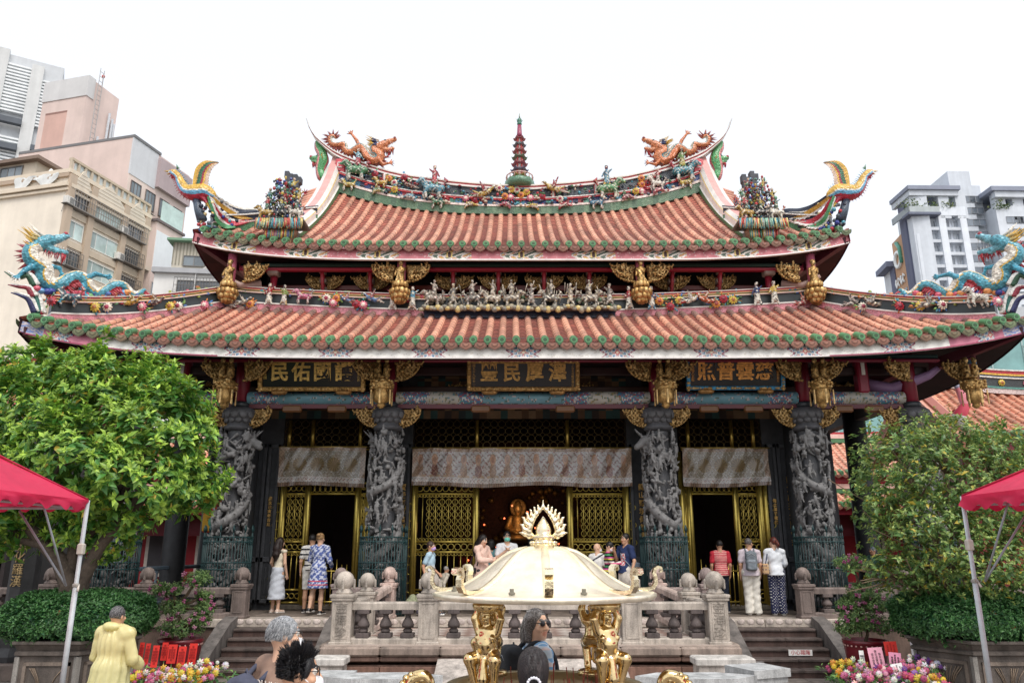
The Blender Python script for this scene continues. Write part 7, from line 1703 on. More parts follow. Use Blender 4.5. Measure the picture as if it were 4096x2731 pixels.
def planter(u0,u1,lab,labh,sg):
 D0=12.3;a=at(u0,640,D0+.9);b=at(u1,640,D0+.9);cx=(a.x+b.x)/2;r=(b.x-a.x)/2*1.12;top=at((u0+u1)/2,641,D0).z;cy=D0+r*.85
 t=thing('stone_planter',lab,'planter',(cx,cy,0),0,'hexagonal stone planters');mb=MB();col=c(92,84,78)
 mb.lathe([(r*.90,0),(r*.92,.08),(r*.88,.12),(r*.88,top-.22),(r*.94,top-.2),(r*.94,top-.16),(r*.9,top-.14),(r*.96,top-.06),(r,top-.04),(r,top),(r*.84,top),(r*.84,top-.15)],(cx,cy,0),col,n=6,sm=False,ph=PI/6*0);mb.build('basin','stone',t)
 mb=MB();ap=r*.88*math.cos(PI/6)
 for i in range(6):
  an=PI/6+i*PI/3;T_=Matrix.Translation((cx+ap*math.cos(an),cy+ap*math.sin(an),0))@Matrix.Rotation(an+PI/2,4,'Z');w_=r*.88*.78;z0,z1=.18,top-.3
  for p,q in(((-w_/2,z0),(-w_/2+.05,z1)),((w_/2-.05,z0),(w_/2,z1)),((-w_/2,z0),(w_/2,z0+.05)),((-w_/2,z1-.05),(w_/2,z1))):mb.span((p[0],-.022,p[1]),(q[0],.02,q[1]),c(120,108,98),T=T_)
  mb.span((-r*.44-.035,-.03,.1),(-r*.44+.035,.05,top-.22),c(150,146,140),T=T_)
  for k_ in range(9):x=rng.uniform(-.18,.18);mb.tube([T_@Vector((x*.4,-.012,z0+.1)),T_@Vector((x,-.012,z0+.3)),T_@Vector((x*1.6,-.012,z0+.42))],.008,c(140,122,104),n=3)
 mb.build('panel_frame','stone',t)
 mb=MB();mb.lathe([(r*.83,top-.1),(.01,top-.06)],(cx,cy,0),c(50,40,32),n=6,cap=False);mb.build('soil','matte',t)
 v0=590;zt=at((u0+u1)/2,v0,cy).z;h_=zt-top
 hg=thing('clipped_hedge',labh,'hedge',(cx,cy,top),0,'clipped round hedges');n=10500
 d=rng.normal(0,1,(n,3));d[:,2]=np.abs(d[:,2])*1.0-.42;d/=np.linalg.norm(d,axis=1)[:,None];pw=1/(np.abs(d)**3.2).sum(1)**(1/3.2)
 P=d*pw[:,None]*np.array([r*1.0,r*.92,h_*.64])*(.9+.12*rng.random((n,1)))*(1+.03*np.sin(d[:,:1]*9)*np.cos(d[:,2:]*8));P=P+np.array([cx,cy,top+h_*.38])
 A=d/np.array([r,r,h_*.6]);A/=np.linalg.norm(A,axis=1)[:,None]
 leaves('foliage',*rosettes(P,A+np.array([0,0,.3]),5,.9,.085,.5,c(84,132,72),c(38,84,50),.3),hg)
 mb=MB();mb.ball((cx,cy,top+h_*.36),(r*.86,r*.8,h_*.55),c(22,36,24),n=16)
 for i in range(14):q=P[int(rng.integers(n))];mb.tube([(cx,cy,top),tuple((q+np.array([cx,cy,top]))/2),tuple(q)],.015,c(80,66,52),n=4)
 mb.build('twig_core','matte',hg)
 m2=MB()
 for i in range(2):q=P[np.argmin(np.linalg.norm(P-np.array([cx+(-.1+.25*i)*sg*-1,D0,top+h_*(.3+.3*i)]),axis=1))];flower_bm(m2,q+np.array([0,-.04,0]),.05,c(210,60,40),c(190,40,30))
 m2.build('red_blossom','leaf',hg)
 return t
planter(22,136,'grey hexagonal stone planter with framed panels at the left, under the big tree','round clipped dark green hedge at the foot of the left tree',-1)
planter(913,1032,'grey hexagonal stone planter with framed panels at the right edge','round clipped dark green hedge at the foot of the right tree',1)
def azalea(pu,pv,D,tiers,lab,labp,hh):
 p=at(pu,pv,D);q0=at(pu,pv+hh,D);zt=p.z;r=.36
 t=thing('flower_pot',labp,'flower pot',(p.x,D,0),0,'dark red glazed pots');mb=MB();H=.62;zb=zt-H
 mb.lathe([(r*.62,0),(r*.7,.05),(r*.92,H*.45),(r*1.0,H*.75),(r*.98,H*.86),(r*1.06,H*.9),(r*1.08,H),(r*.95,H),(r*.9,H-.06)],(p.x,D,zb),c(110,24,36),n=28)
 mb.build('pot_body','lacquer',t);mb=MB()
 for i in range(26):a=2*PI*i/26;mb.ball((p.x+r*1.0*math.cos(a),D+r*1.0*math.sin(a),zt-.09),.018,c(214,170,160),n=6)
 mb.lathe([(r*.92,H-.05),(.01,H-.03)],(p.x,D,zb),c(60,46,36),n=20,cap=False);mb.build('studded_rim','lacquer',t)
 mb=MB();mb.box((p.x,D,zb/2),(.7,.7,zb),BROWNST,bev=.02);tag(mb.build('pot_stand','stone'),'brown stone block under the red pot '+('left' if pu<500 else 'right')+' of the steps','stone block','blocks under the red pots')
 az=thing('potted_azalea',lab,'potted shrub',(p.x,D,zt-.05),0,'trained azaleas');PP=[];AA=[];mb=MB();bl=MB();last=Vector((p.x,D,zt-.05));
 spine=[last]
 for(u,v,ru,rv)in tiers:
  c_,r_=ce(u,v,D+rng.uniform(-.1,.1),ru,rv);k_=int(260*ru/20);d=rng.normal(0,1,(k_,3));d/=np.linalg.norm(d,axis=1)[:,None]
  PP.append(np.array(c_)+d*np.array(r_)*(.55+.5*rng.random((k_,1))**.5)+rng.normal(0,.02,(k_,3)));AA.append(d+np.array([0,0,.8]))
  mb.tube([tuple(last),tuple((np.array(last)+np.array(c_))/2+np.array([.03,0,-.03])),c_],[.035,.028,.014],c(104,88,70),n=6)
  if abs(u-pu)<8:last=Vector(c_)
  for i in range(int(9*ru/20)):
   e=rng.normal(0,1,3);e/=np.linalg.norm(e);e[1]=-abs(e[1]);q=np.array(c_)+e*np.array(r_)*1.05
   for b in range(4):an=2*PI*b/4+rng.random();bl.tube([tuple(q),(q[0]+.035*math.cos(an),q[1]-.02,q[2]+.035*math.sin(an))],[.012,.016],[c(206,120,160),c(220,160,184),c(196,104,150)][i%3],n=4)
 leaves('foliage',*rosettes(np.vstack(PP),np.vstack(AA),6,.6,.055,.5,c(150,176,104),c(94,130,76),.3),az)
 mb.build('stem','bark',az);bl.build('blossom','leaf',az)
azalea(181,638,14.6,[(182,626,22,9),(200,618,12,7),(175,606,16,8),(205,607,10,6),(160,588,9,6),(172,588,12,5),(197,578,14,8),(205,594,9,5)],'layered azalea with pink blossom in the red pot left of the left steps','dark red glazed pot with pale studs, left of the left steps',20)
azalea(865,639,14.6,[(866,622,14,6),(848,625,14,8),(882,624,14,7),(858,612,20,9),(848,603,12,6),(878,603,14,7),(860,590,15,8),(851,562,17,8),(866,596,14,8)],'tall layered azalea with pink blossom in the red pot right of the right steps','dark red glazed pot with pale studs, right of the right steps',20)
def bouquet(x,y,z,lab,cols,n=40,w_=.34,h_=.40):
 t=thing('flower_bouquet',lab,'flowers',(x,y,0),0,'flower offerings');mb=MB();mb.lathe([(.14,0),(.17,.1),(.15,z-.05),(.2,z)],(x,y,0),c(120,90,80),n=12);mb.build('vase','plastic',t);mb=MB();PP=[]
 for i in range(n):
  a=rng.uniform(0,2*PI);q=math.sqrt(rng.random());p=np.array([x+w_*q*math.cos(a),y+w_*q*math.sin(a),z+h_*(.3+.7*rng.random()*(1-q*.5))]);r=rng.uniform(.025,.05);cc=cols[int(rng.integers(len(cols)))]
  m_=int(rng.integers(6,12))
  for k_ in range(m_):
   b=2*PI*k_/m_;d=np.array([math.cos(b),-.55,math.sin(b)])
   mb.ball((0,0,0),(r*.75,r*.16,r*.36),tuple(v*(.8+.4*rng.random())for v in cc),n=6,T=Matrix.Translation(p+d*r*.7)@Matrix.Rotation(-b,4,'Y')@Matrix.Rotation(.4,4,'Z'))
  mb.ball(tuple(p+np.array([0,-r*.5,0])),r*.25,c(214,180,70)if i%2 else c(90,60,40),n=6);PP.append(p)
 mb.build('blooms','leaf',t);PP=np.array(PP);k_=60;Q=PP[rng.integers(0,len(PP),k_)]+rng.normal(0,.06,(k_,3))-np.array([0,0,.08])
 leaves('greenery',*rosettes(Q,np.tile([0,-.3,1.0],(k_,1)),5,.5,.13,.3,c(120,160,80),c(60,104,56),.4),t)
YW=[c(226,190,60),c(230,200,80),c(214,150,50),c(236,230,220),c(190,80,120)];PKW=[c(222,150,180),c(236,226,222),c(206,110,150),c(190,70,110),c(232,190,200)];PUR=[c(150,100,170),c(120,70,150),c(226,222,226)];MIX=YW+PKW
for i,(u,v,D,lab,cols)in enumerate([(146,676,12.9,'yellow and white flowers right of the yellow raincoat, nearest to it',YW),(160,678,12.6,'mixed sunflowers and lilies in front of the red cards at left',MIX),(176,677,12.7,'white and yellow flowers below the middle red cards',YW),(193,674,12.9,'pink lilies and yellow blooms beside the left steps',MIX),(205,668,13.2,'small yellow flowers against the left stone side wall of the steps',YW),(850,668,13.2,'yellow flowers beside the right steps under the azalea',YW),(864,676,12.8,'pink lilies with buds in front of the right red pot',PKW),(880,678,12.6,'pink and white flowers left of the middle of the right offerings',PKW),(900,672,12.7,'white lilies with purple blooms in the right offerings',PKW+PUR),(915,668,12.9,'dense pink lilies below the white card',PKW),(928,664,13.1,'purple and white flowers next to the right planter',PUR),(925,680,12.5,'yellow and orange flowers at the lower right of the offerings',YW)]):
 p=at(u,v,D);bouquet(p.x,D,max(.15,p.z-.2),lab,cols)
def card(u0,u1,v0,v1,D,lab,col,ink,grp,tilt=0.0):
 a=at(u0,v1,D);b=at(u1,v0,D);w_=b.x-a.x;h_=b.z-a.z;t=thing('offering_card',lab,'card',(a.x+w_/2,D,0),0,grp);T_=Matrix.Translation((a.x+w_/2,D,a.z))@Matrix.Rotation(tilt,4,'Y')@Matrix.Rotation(R(-8),4,'X')
 mb=MB();mb.box((0,0,h_/2),(w_,.006,h_),col,T=T_);f=mb.build('paper','matte',t);mb=MB();mb.tube([(a.x+w_/2,D+.02,0),tuple(T_@Vector((0,.01,h_*.6)))],.008,c(120,150,90),n=5);mb.build('stick','plastic',t)
 m2=MB();txt=['龍山寺','敬獻觀音佛祖','信女合家平安'][len(lab)%3]
 for k_,x in enumerate((-.25,0,.25)):add_text(m2,txt[:4]if k_!=1 else txt,h_*.13,(x*w_,-.006,h_*.5),ink,depth=.001,T=T_,vertical=True)
 m2.build('lettering','matte',f)
RC=c(206,40,30);names=['leftmost','second','third','fourth','fifth','sixth','rightmost']
for i,(u0,u1,v0,v1)in enumerate([(137,144,642,662),(143,150,643,664),(150,159,645,667),(160,168,642,660),(166,177,644,663),(176,186,646,667),(187,197,643,664)]):card(u0,u1,v0,v1,13.1-.12*(i%3),f'red card with faint lettering, {names[i]} in the row above the left flowers',RC,c(150,20,20),'red offering cards')
for u0,u1,v0,v1,D,lab,col,ink,tl_ in[(872,884,647,670,13.0,'pink card with black lettering left in the right flowers',c(236,170,190),c(60,40,50),-.06),(886,897,641,655,13.2,'red card standing above the right flowers',RC,c(150,20,20),-.03),(890,900,652,670,12.9,'pink card leaning in the middle of the right flowers',c(226,150,180),c(60,40,50),.1),(894,904,663,676,12.7,'small white card low among the right flowers',c(240,236,236),c(60,50,60),-.15),(912,925,638,655,13.2,'white card with lettering, tallest, beside the right planter',c(242,238,242),c(90,60,110),.04),(861,864,650,665,13.1,'narrow white slip at the left end of the right flowers',c(240,240,238),c(80,80,80),0)]:card(u0,u1,v0,v1,D,lab,col,ink,None,tl_)
# =============================================================== tents
def tent(x0,x1,y0,y1,zc,zv,apex,lab,cx_):
 t=thing('canopy_tent',lab,'canopy',((x0+x1)/2,(y0+y1)/2,0),0,'red canopy tents');red=c(214,40,84);P=[(x0,y0),(x1,y0),(x1,y1),(x0,y1)];ap=Vector(apex);mb=MB()
 for i in range(4):
  a=Vector((*P[i],zc));b=Vector((*P[(i+1)%4],zc));n=36
  def fn(p,q,a=a,b=b):
   f=p/36;g=q/14;e=a.lerp(b,f);s=.05*math.sin(PI*f)*(1-g)+.05*math.sin(PI*g);return e.lerp(ap,g)-Vector((0,0,s+.012*math.sin(f*17+g*11)*math.sin(g*PI)))
  mb.grid(fn,n,14,red,flip=False)
 mb.build('roof_cloth','canvas',t);mb=MB()
 for i in range(4):a=Vector((*P[i],zc));mb.tube([a.lerp(ap,g)-Vector((0,0,.05*math.sin(PI*g)-.006))for g in np.linspace(0,1,9)],.007,c(190,34,74),n=5)
 mb.build('seam','canvas',t);mb=MB()
 for i in range(4):
  a=Vector((*P[i],0));b=Vector((*P[(i+1)%4],0));n=90;L_=(b-a).length;nv=Vector(((b-a).y,-(b-a).x,0)).normalized()
  def fn(p,q,a=a,b=b,n=n,L_=L_,nv=nv):
   f=p/n;g=q/4;sc=.5-.5*math.cos(2*PI*f*L_/.19);return a.lerp(b,f)+Vector((0,0,zc-.10*math.sin(PI*f)*.0-(zc-zv)*g*(1-.0)-(.045*sc)*(g>.9)))+nv*((.018*math.sin(f*L_*9+g*2)+.01*math.sin(f*L_*23-g*5))*g+.012)
  mb.grid(fn,n,4,red)
 mb.build('valance','canvas',t);mb=MB();gy=c(176,182,186)
 for i in range(4):
  ctr_=Vector(((x0+x1)/2,(y0+y1)/2,zc-.06));a=Vector((*P[i],zc-.06)).lerp(ctr_,.03);b=Vector((*P[(i+1)%4],zc-.06)).lerp(ctr_,.03)
  mb.tube([a,b],.012,gy,n=6)
  for q,r_ in((a,b),(b,a)):mb.tube([q-Vector((0,0,.56)),q.lerp(r_,.14)-Vector((0,0,.02))],.008,c(150,156,162),n=6)
 mb.build('frame','iron',t)
 for(x,y)in P:
  mb=MB();mb.tube([(x,y,0),(x,y,zc)],.0155,gy,n=10);mb.tube([(x,y,1.2),(x,y,zc-.62)],.019,c(186,192,196),n=10);mb.box((x,y,zc-.36),(.05,.05,.085),c(196,190,180),bev=.01);mb.box((x,y,zc-.62),(.045,.045,.035),c(150,146,140),bev=.01);mb.tube([(x,y-.0,zc-.64),(x+.02,y,zc-.62),(x+.03,y-.02,zc-.66)],.009,c(214,206,196),n=5)
  pl=mb.build('pole','iron',t);m2=MB()
  for k_ in range(6):m2.tube([(x+.024*math.cos(a),y+.024*math.sin(a),.98+.018*k_)for a in np.linspace(0,2*PI,9)[:-1]],.006,c(190,170,150),n=4,closed=True)
  m2.tube([(x+.02,y-.02,1.0),(x+.035,y-.03,.8),(x+.03,y-.03,.45)],.007,c(206,196,186),n=5);m2.ball((x+.03,y-.03,.4),(.05,.04,.08),c(30,50,60),n=8);m2.build('tie_rope','cloth',pl)
 return t
pL=at(88,500,6.0);pLv=at(88,513,6.0)
tent(pL.x-3.2,pL.x,2.9,6.0,pL.z,pLv.z+.05,(pL.x-1.6,4.45,pL.z+1.15),'red canopy tent with scalloped valance at the left edge',0)
pR=at(962,496,6.0);pRv=at(962,512,6.0)
tent(pR.x,pR.x+3.2,2.9,6.0,pR.z,pRv.z+.05,(pR.x+1.6,4.45,pR.z+1.0),'red canopy tent with scalloped valance at the right edge',0)
def stone_table(u,v,D,r,lab,n=6,ph=0.0,sc=(1,1)):
 p=at(u,v,D);t=thing('granite_table',lab,'stone table',(p.x,D,0),0,'white granite tables');mb=MB();col=c(184,186,186)
 vs=[(r*sc[0]*math.cos(2*PI*i/n+ph),r*sc[1]*math.sin(2*PI*i/n+ph))for i in range(n)]
 for z0,z1,q in((p.z-.10,p.z,1.0),(p.z-.17,p.z-.10,.9)):k_=len(vs);mb.add([(p.x+x*q,D+y*q,z0)for x,y in vs]+[(p.x+x*q,D+y*q,z1)for x,y in vs],[tuple(range(k_-1,-1,-1)),tuple(range(k_,2*k_))]+[(i,(i+1)%k_,k_+(i+1)%k_,k_+i)for i in range(k_)],col)
 mb.build('top','stone',t);mb=MB();mb.add([(p.x+x*.72,D+y*.72,0)for x,y in vs]+[(p.x+x*.72,D+y*.72,p.z-.17)for x,y in vs],[(i,(i+1)%n,n+(i+1)%n,n+i)for i in range(n)],c(176,176,174));mb.build('base','stone',t)
stone_table(381,675,10.4,.62,'white granite table with two bolts, left of the burner',6,.1,(1.25,.5));stone_table(696,675,10.4,.62,'white granite table with two bolts, right of the burner',6,.1,(1.25,.5))
stone_table(331,672,11.2,.40,'stepped white granite block behind the black haired man',4,PI/4,(1.1,.8));stone_table(757,666,11.0,.42,'square white granite block right of the right table',4,PI/4+.4)
def pier(u,v,D,w_,lab):
 p=at(u,v,D);t=thing('granite_pier',lab,'stone pier',(p.x,D,0),0,'granite piers below the terrace corners');mb=MB();mb.box((p.x,D,p.z-.06),(w_,.5,.12),c(206,202,196),bev=.02);mb.build('cap','stone',t);mb=MB();mb.box((p.x,D,(p.z-.12)/2),(w_-.08,.42,p.z-.12),c(186,178,170),bev=.01);mb.build('shaft','stone',t)
pier(329,656,13.4,.6,'pale granite pier below the left end of the terrace balustrade');pier(722,656,13.4,.95,'pale granite pier below the right end of the terrace balustrade')

# =============================================================== gilded incense burner
BX=at(544,592,6.0).x;BY=6.0;RZ=at(433,592,6.0).z;RR=(at(655,592,6.0).x-at(433,592,6.0).x)/2
BR=(0.93,0.80,0.55);BR2=(0.76,0.57,0.29)
IB=thing('incense_burner','large polished gilt incense burner with domed lid carried by kneeling figures','incense burner',(BX,BY,0))
prof=[(.845,-.035),(.86,-.02),(.86,.0),(.84,.008),(.76,.012),(.70,.022),(.63,.046),(.565,.08),(.50,.118),(.44,.165),(.38,.212),(.32,.255),(.26,.288),(.19,.308),(.13,.317),(.08,.32)]
k_=RR/.86;prof=[(a*k_,b)for a,b in prof]
brushed=mat('brushed_gilt',0.3,metal=0.6,ns=5,na=0.3,bump=.16,bs=60)
mb=MB();mb.lathe(prof,(BX,BY,RZ),(0.96,0.88,0.70),n=72,cap=False);mb.lathe([(.845*k_,-.036),(.6*k_,-.03),(.3*k_,.05),(.05*k_,.12)],(BX,BY,RZ),BR2,n=48,cap=False);LID=mb.build('domed_lid',brushed,IB)
def rib_path(a,pr_):return[(BX+r*math.sin(a),BY-r*math.cos(a),RZ+z)for r,z in pr_]
for i in range(8):
 a=2*PI*i/8;P=rib_path(a,prof[4:15]);mb=MB();sdv=Vector((math.cos(a),math.sin(a),0));vs=[];fs=[]
 for j,p in enumerate(P):
  q=Vector(p);w_=.022 if j<8 else.018
  for s_,h in((-1.5,-.01),(-1,.012),(1,.012),(1.5,-.01)):vs.append(q+sdv*w_*s_+Vector((0,0,h+.003)))
 for j in range(len(P)-1):
  for s_ in range(3):fs.append((j*4+s_,j*4+s_+1,j*4+5+s_,j*4+4+s_))
 mb.add(vs,fs,BR,True);mb.build('rib',brushed,LID)
 mb=MB();rad=Vector((math.sin(a),-math.cos(a),0));o=Vector((BX,BY,RZ));pts=[(.66,.04,.010),(.74,.026,.02),(.80,.024,.026),(.845,.035,.028),(.868,.068,.026),(.868,.11,.024),(.858,.138,.024),(.865,.166,.024),(.888,.182,.022),(.912,.176,.02),(.918,.154,.016),(.902,.145,.012)]
 vs=[];fs=[];n_=len(pts)
 for j,(r,z,th)in enumerate(pts):
  t=Vector((pts[min(j+1,n_-1)][0]-pts[max(j-1,0)][0],pts[min(j+1,n_-1)][1]-pts[max(j-1,0)][1]));t.normalize();nx_,nz_=-t.y,t.x
  for sx_,sn_ in((-1,-1),(1,-1),(1,1),(-1,1)):vs.append(o+rad*(r*k_+nx_*th*.5*sn_)+Vector((0,0,z+nz_*th*.5*sn_))+sdv*.028*sx_)
 for j in range(n_-1):
  for s_ in range(4):fs.append((j*4+s_,j*4+(s_+1)%4,j*4+4+(s_+1)%4,j*4+4+s_))
 fs+=[(3,2,1,0),(n_*4-4,n_*4-3,n_*4-2,n_*4-1)];mb.add(vs,fs,BR);mb.build('curled_ear','brass',LID)
mb=MB()
for i in range(4):
 for da in(-.33,.33):a=PI/4+i*PI/2+da*0+(PI/4*.55)*(1 if da>0 else-1);mb.lathe([(.022,0),(.022,.012),(.014,.014),(.014,.035)],(BX+.72*k_*math.sin(a),BY-.72*k_*math.cos(a),RZ+.02),c(120,116,104),n=6,sm=False)
mb.build('bolt','iron',LID)
mb=MB();z0=RZ+.318;mb.lathe([(.07,-.01),(.085,.0),(.08,.015),(.088,.022),(.092,.036),(.085,.05),(.07,.055),(.082,.065),(.09,.078),(.078,.095),(.06,.1),(.062,.125),(.06,.14),(.05,.165),(.025,.2),(.004,.232)],(BX,BY,z0),BR,n=24)
for q in range(12):a=2*PI*q/12;mb.ball((BX+.09*math.cos(a),BY+.09*math.sin(a),z0+.035),.018,BR,n=7)
FN=mb.build('lotus_finial','brass',IB)
pr=[]
for sg in(-1,1):
 arch=[(.13,.08),(.125,.15),(.10,.22),(.065,.275),(.03,.315),(0.0,.345)]
 arch=[(x*sg,0,z)for x,z in arch];pr+=chain(arch,[.026,.024,.022,.018,.015,.014],0,k=.012)
 for(x,z,dx,dz,r)in((.11,.09,.10,.02,.018),(.13,.12,.075,.06,.02),(.12,.17,.07,.075,.019),(.105,.21,.05,.075,.017),(.085,.245,.035,.07,.015),(.06,.28,.025,.06,.013),(.035,.31,.015,.05,.011)):
  p=np.array([x*sg,0,z]);r*=1.35;e=p+np.array([dx*sg*.6,0,dz*.35]);f=p+np.array([dx*sg*.85,0,dz*.95]);g=p+np.array([dx*sg*1.15,0,dz*1.15]);pr+=[seg(p,e,r,r*.8,0,k=.008),seg(e,f,r*.8,r*.5,0,k=.006),seg(f,g,r*.5,.003,0,k=.004)]
pr+=[seg((0,0,.34),(0,0,.41),.013,.003,0,k=.008),seg((-.13,0,.075),(.13,0,.075),.014,.014,0,k=.008)]
blob('flame_nimbus',shift(pr,np.array((BX,BY,z0+.02)),.82,1),[BR],.0042,'brass',FN)
def bearer(x,y,yaw):
 z0,z1=RZ-.60,RZ-.03;pr=[]
 for sg in(-1,1):
  pr+=[seg((sg*.05,0,.22),(sg*.12,-.10,.20),.055,.045),seg((sg*.12,-.10,.20),(sg*.085,-.05,.03),.042,.028),seg((sg*.085,-.05,.03),(sg*.09,-.12,.015),.026,.018)]
  pr+=[seg((sg*.085,0,.37),(sg*.125,-.01,.455),.036,.03,k=.015),seg((sg*.125,-.01,.455),(sg*.075,-.0,.545),.029,.023,k=.012),seg((sg*.075,0,.545),(sg*.05,-.02,.57),.026,.02,k=.01)]
  for q in range(4):pr.append(seg((sg*.06,-.02,.555),(sg*(.02+.02*q),-.045,.575),.009,.007,k=.006))
  pr+=[seg((sg*.05,-.02,.30),(sg*.075,-.06,.335),.03,.02,k=.015)]
 pr+=[ell((0,.0,.235),(.085,.07,.06)),ell((0,-.02,.29),(.085,.08,.07)),ell((0,-.005,.36),(.095,.065,.06)),seg((0,0,.38),(0,-.01,.43),.035,.032),ell((0,-.015,.465),(.042,.048,.052),k=.012),seg((0,-.06,.47),(0,-.068,.46),.01,.012,k=.006),ell((0,-.055,.44),(.02,.01,.007),k=.004),ell((.017,-.052,.477),.009,k=.003),ell((-.017,-.052,.477),.009,k=.003),ell((.044,0,.465),(.008,.014,.02),k=.004),ell((-.044,0,.465),(.008,.014,.02),k=.004)]
 pr+=[ell((0,-.01,.505),(.085,.075,.012),k=.006),ell((0,0,.53),(.05,.05,.03),k=.006),seg((0,-.07,.2),(0,-.09,.08),.03,.045,k=.012),ell((0,.01,.245),(.092,.078,.014),k=.004)]
 cs_,sn_=math.cos(yaw),math.sin(yaw);s_=(z1-z0)/.575
 for q in pr:
  for kk in('a','b','p'):
   if kk in q:v=q[kk]*s_*np.array([.78,.85,1]);q[kk]=np.array([x+v[0]*cs_-v[1]*sn_,y+v[0]*sn_+v[1]*cs_,z0+v[2]])
  for kk in('ra','rb'):
   if kk in q:q[kk]*=s_*.92
  if 'r' in q:q['r']=q['r']*s_*np.array([.82,.9,1.02]);q['rot']=rotm('Z',yaw)
  q['k']=q.get('k',.02)
 o=blob('bearer_figure',pr,[BR2],.0065,'brass',IB);mb=MB();mb.lathe([(.10,-.06),(.11,-.02),(.09,.0)],(x,y,z1-.005),BR2,n=16);mb.lathe([(.13,-.03),(.13,0),(.11,.01)],(x,y,z0),BR2,n=16);mb.build('bearer_block','brass',o)
for sx_ in(-1,1):bearer(BX+sx_*.40,BY-.44,sx_*.45);bearer(BX+sx_*.40,BY+.44,PI-sx_*.45)
mb=MB();bz=RZ-.63;mb.lathe([(.35,-1.0),(.3,-.9),(.32,-.8),(.5,-.6),(.66,-.35),(.68,-.2),(.62,-.1),(.70,-.03),(.72,0),(.62,.0),(.60,-.1),(.62,-.2),(.5,-.42),(.01,-.44)],(BX,BY,bz),(0.42,.34,.2),n=56,cap=False);mb.build('bowl',brushed,IB)
mb=MB();mb.lathe([(.6,-.14),(.01,-.12)],(BX,BY,bz),c(150,140,130),n=32,cap=False)
for i in range(40):a=rng.uniform(0,6.3);r=.5*math.sqrt(rng.random());mb.tube([(BX+r*math.cos(a),BY+r*math.sin(a),bz-.14),(BX+r*math.cos(a)+rng.uniform(-.02,.02),BY+r*math.sin(a),bz+.02+.1*rng.random())],.0035,c(150,70,50),n=4)
mb.build('ash_and_incense','matte',IB)
for sx_ in(-1,1):
 mb=MB();b=Vector((BX+sx_*.66,BY-.1,bz-.25));pts=[b,b+Vector((sx_*.16,-.05,-.1)),b+Vector((sx_*.30,-.06,.0)),b+Vector((sx_*.32,-.06,.18)),b+Vector((sx_*.28,-.06,.30)),b+Vector((sx_*.20,-.06,.33)),b+Vector((sx_*.155,-.06,.28)),b+Vector((sx_*.18,-.06,.235)),b+Vector((sx_*.215,-.06,.255))];Q=spline([tuple(p)for p in pts],40);mb.tube(list(Q),list(np.interp(np.linspace(0,1,40),[0,.3,.6,1],[.06,.05,.045,.025])),BR2,n=12)
 for i in range(8,30,2):mb.ball(tuple(Q[i]+np.array([sx_*.045,0,.01])),(.03,.05,.025),BR2,n=6)
 mb.build('dragon_handle','brass',IB)
mb=MB()
for i in range(3):a=PI/2+i*2*PI/3;mb.tube([(BX+.4*math.cos(a),BY+.4*math.sin(a),bz-.7),(BX+.55*math.cos(a),BY+.55*math.sin(a),.45),(BX+.5*math.cos(a),BY+.5*math.sin(a),.25)],[.12,.09,.11],BR2,n=12)
mb.lathe([(.8,0),(.8,.2),(.7,.25),(.3,.26)],(BX,BY,0),c(150,146,140),n=8);mb.build('leg','brass',IB)
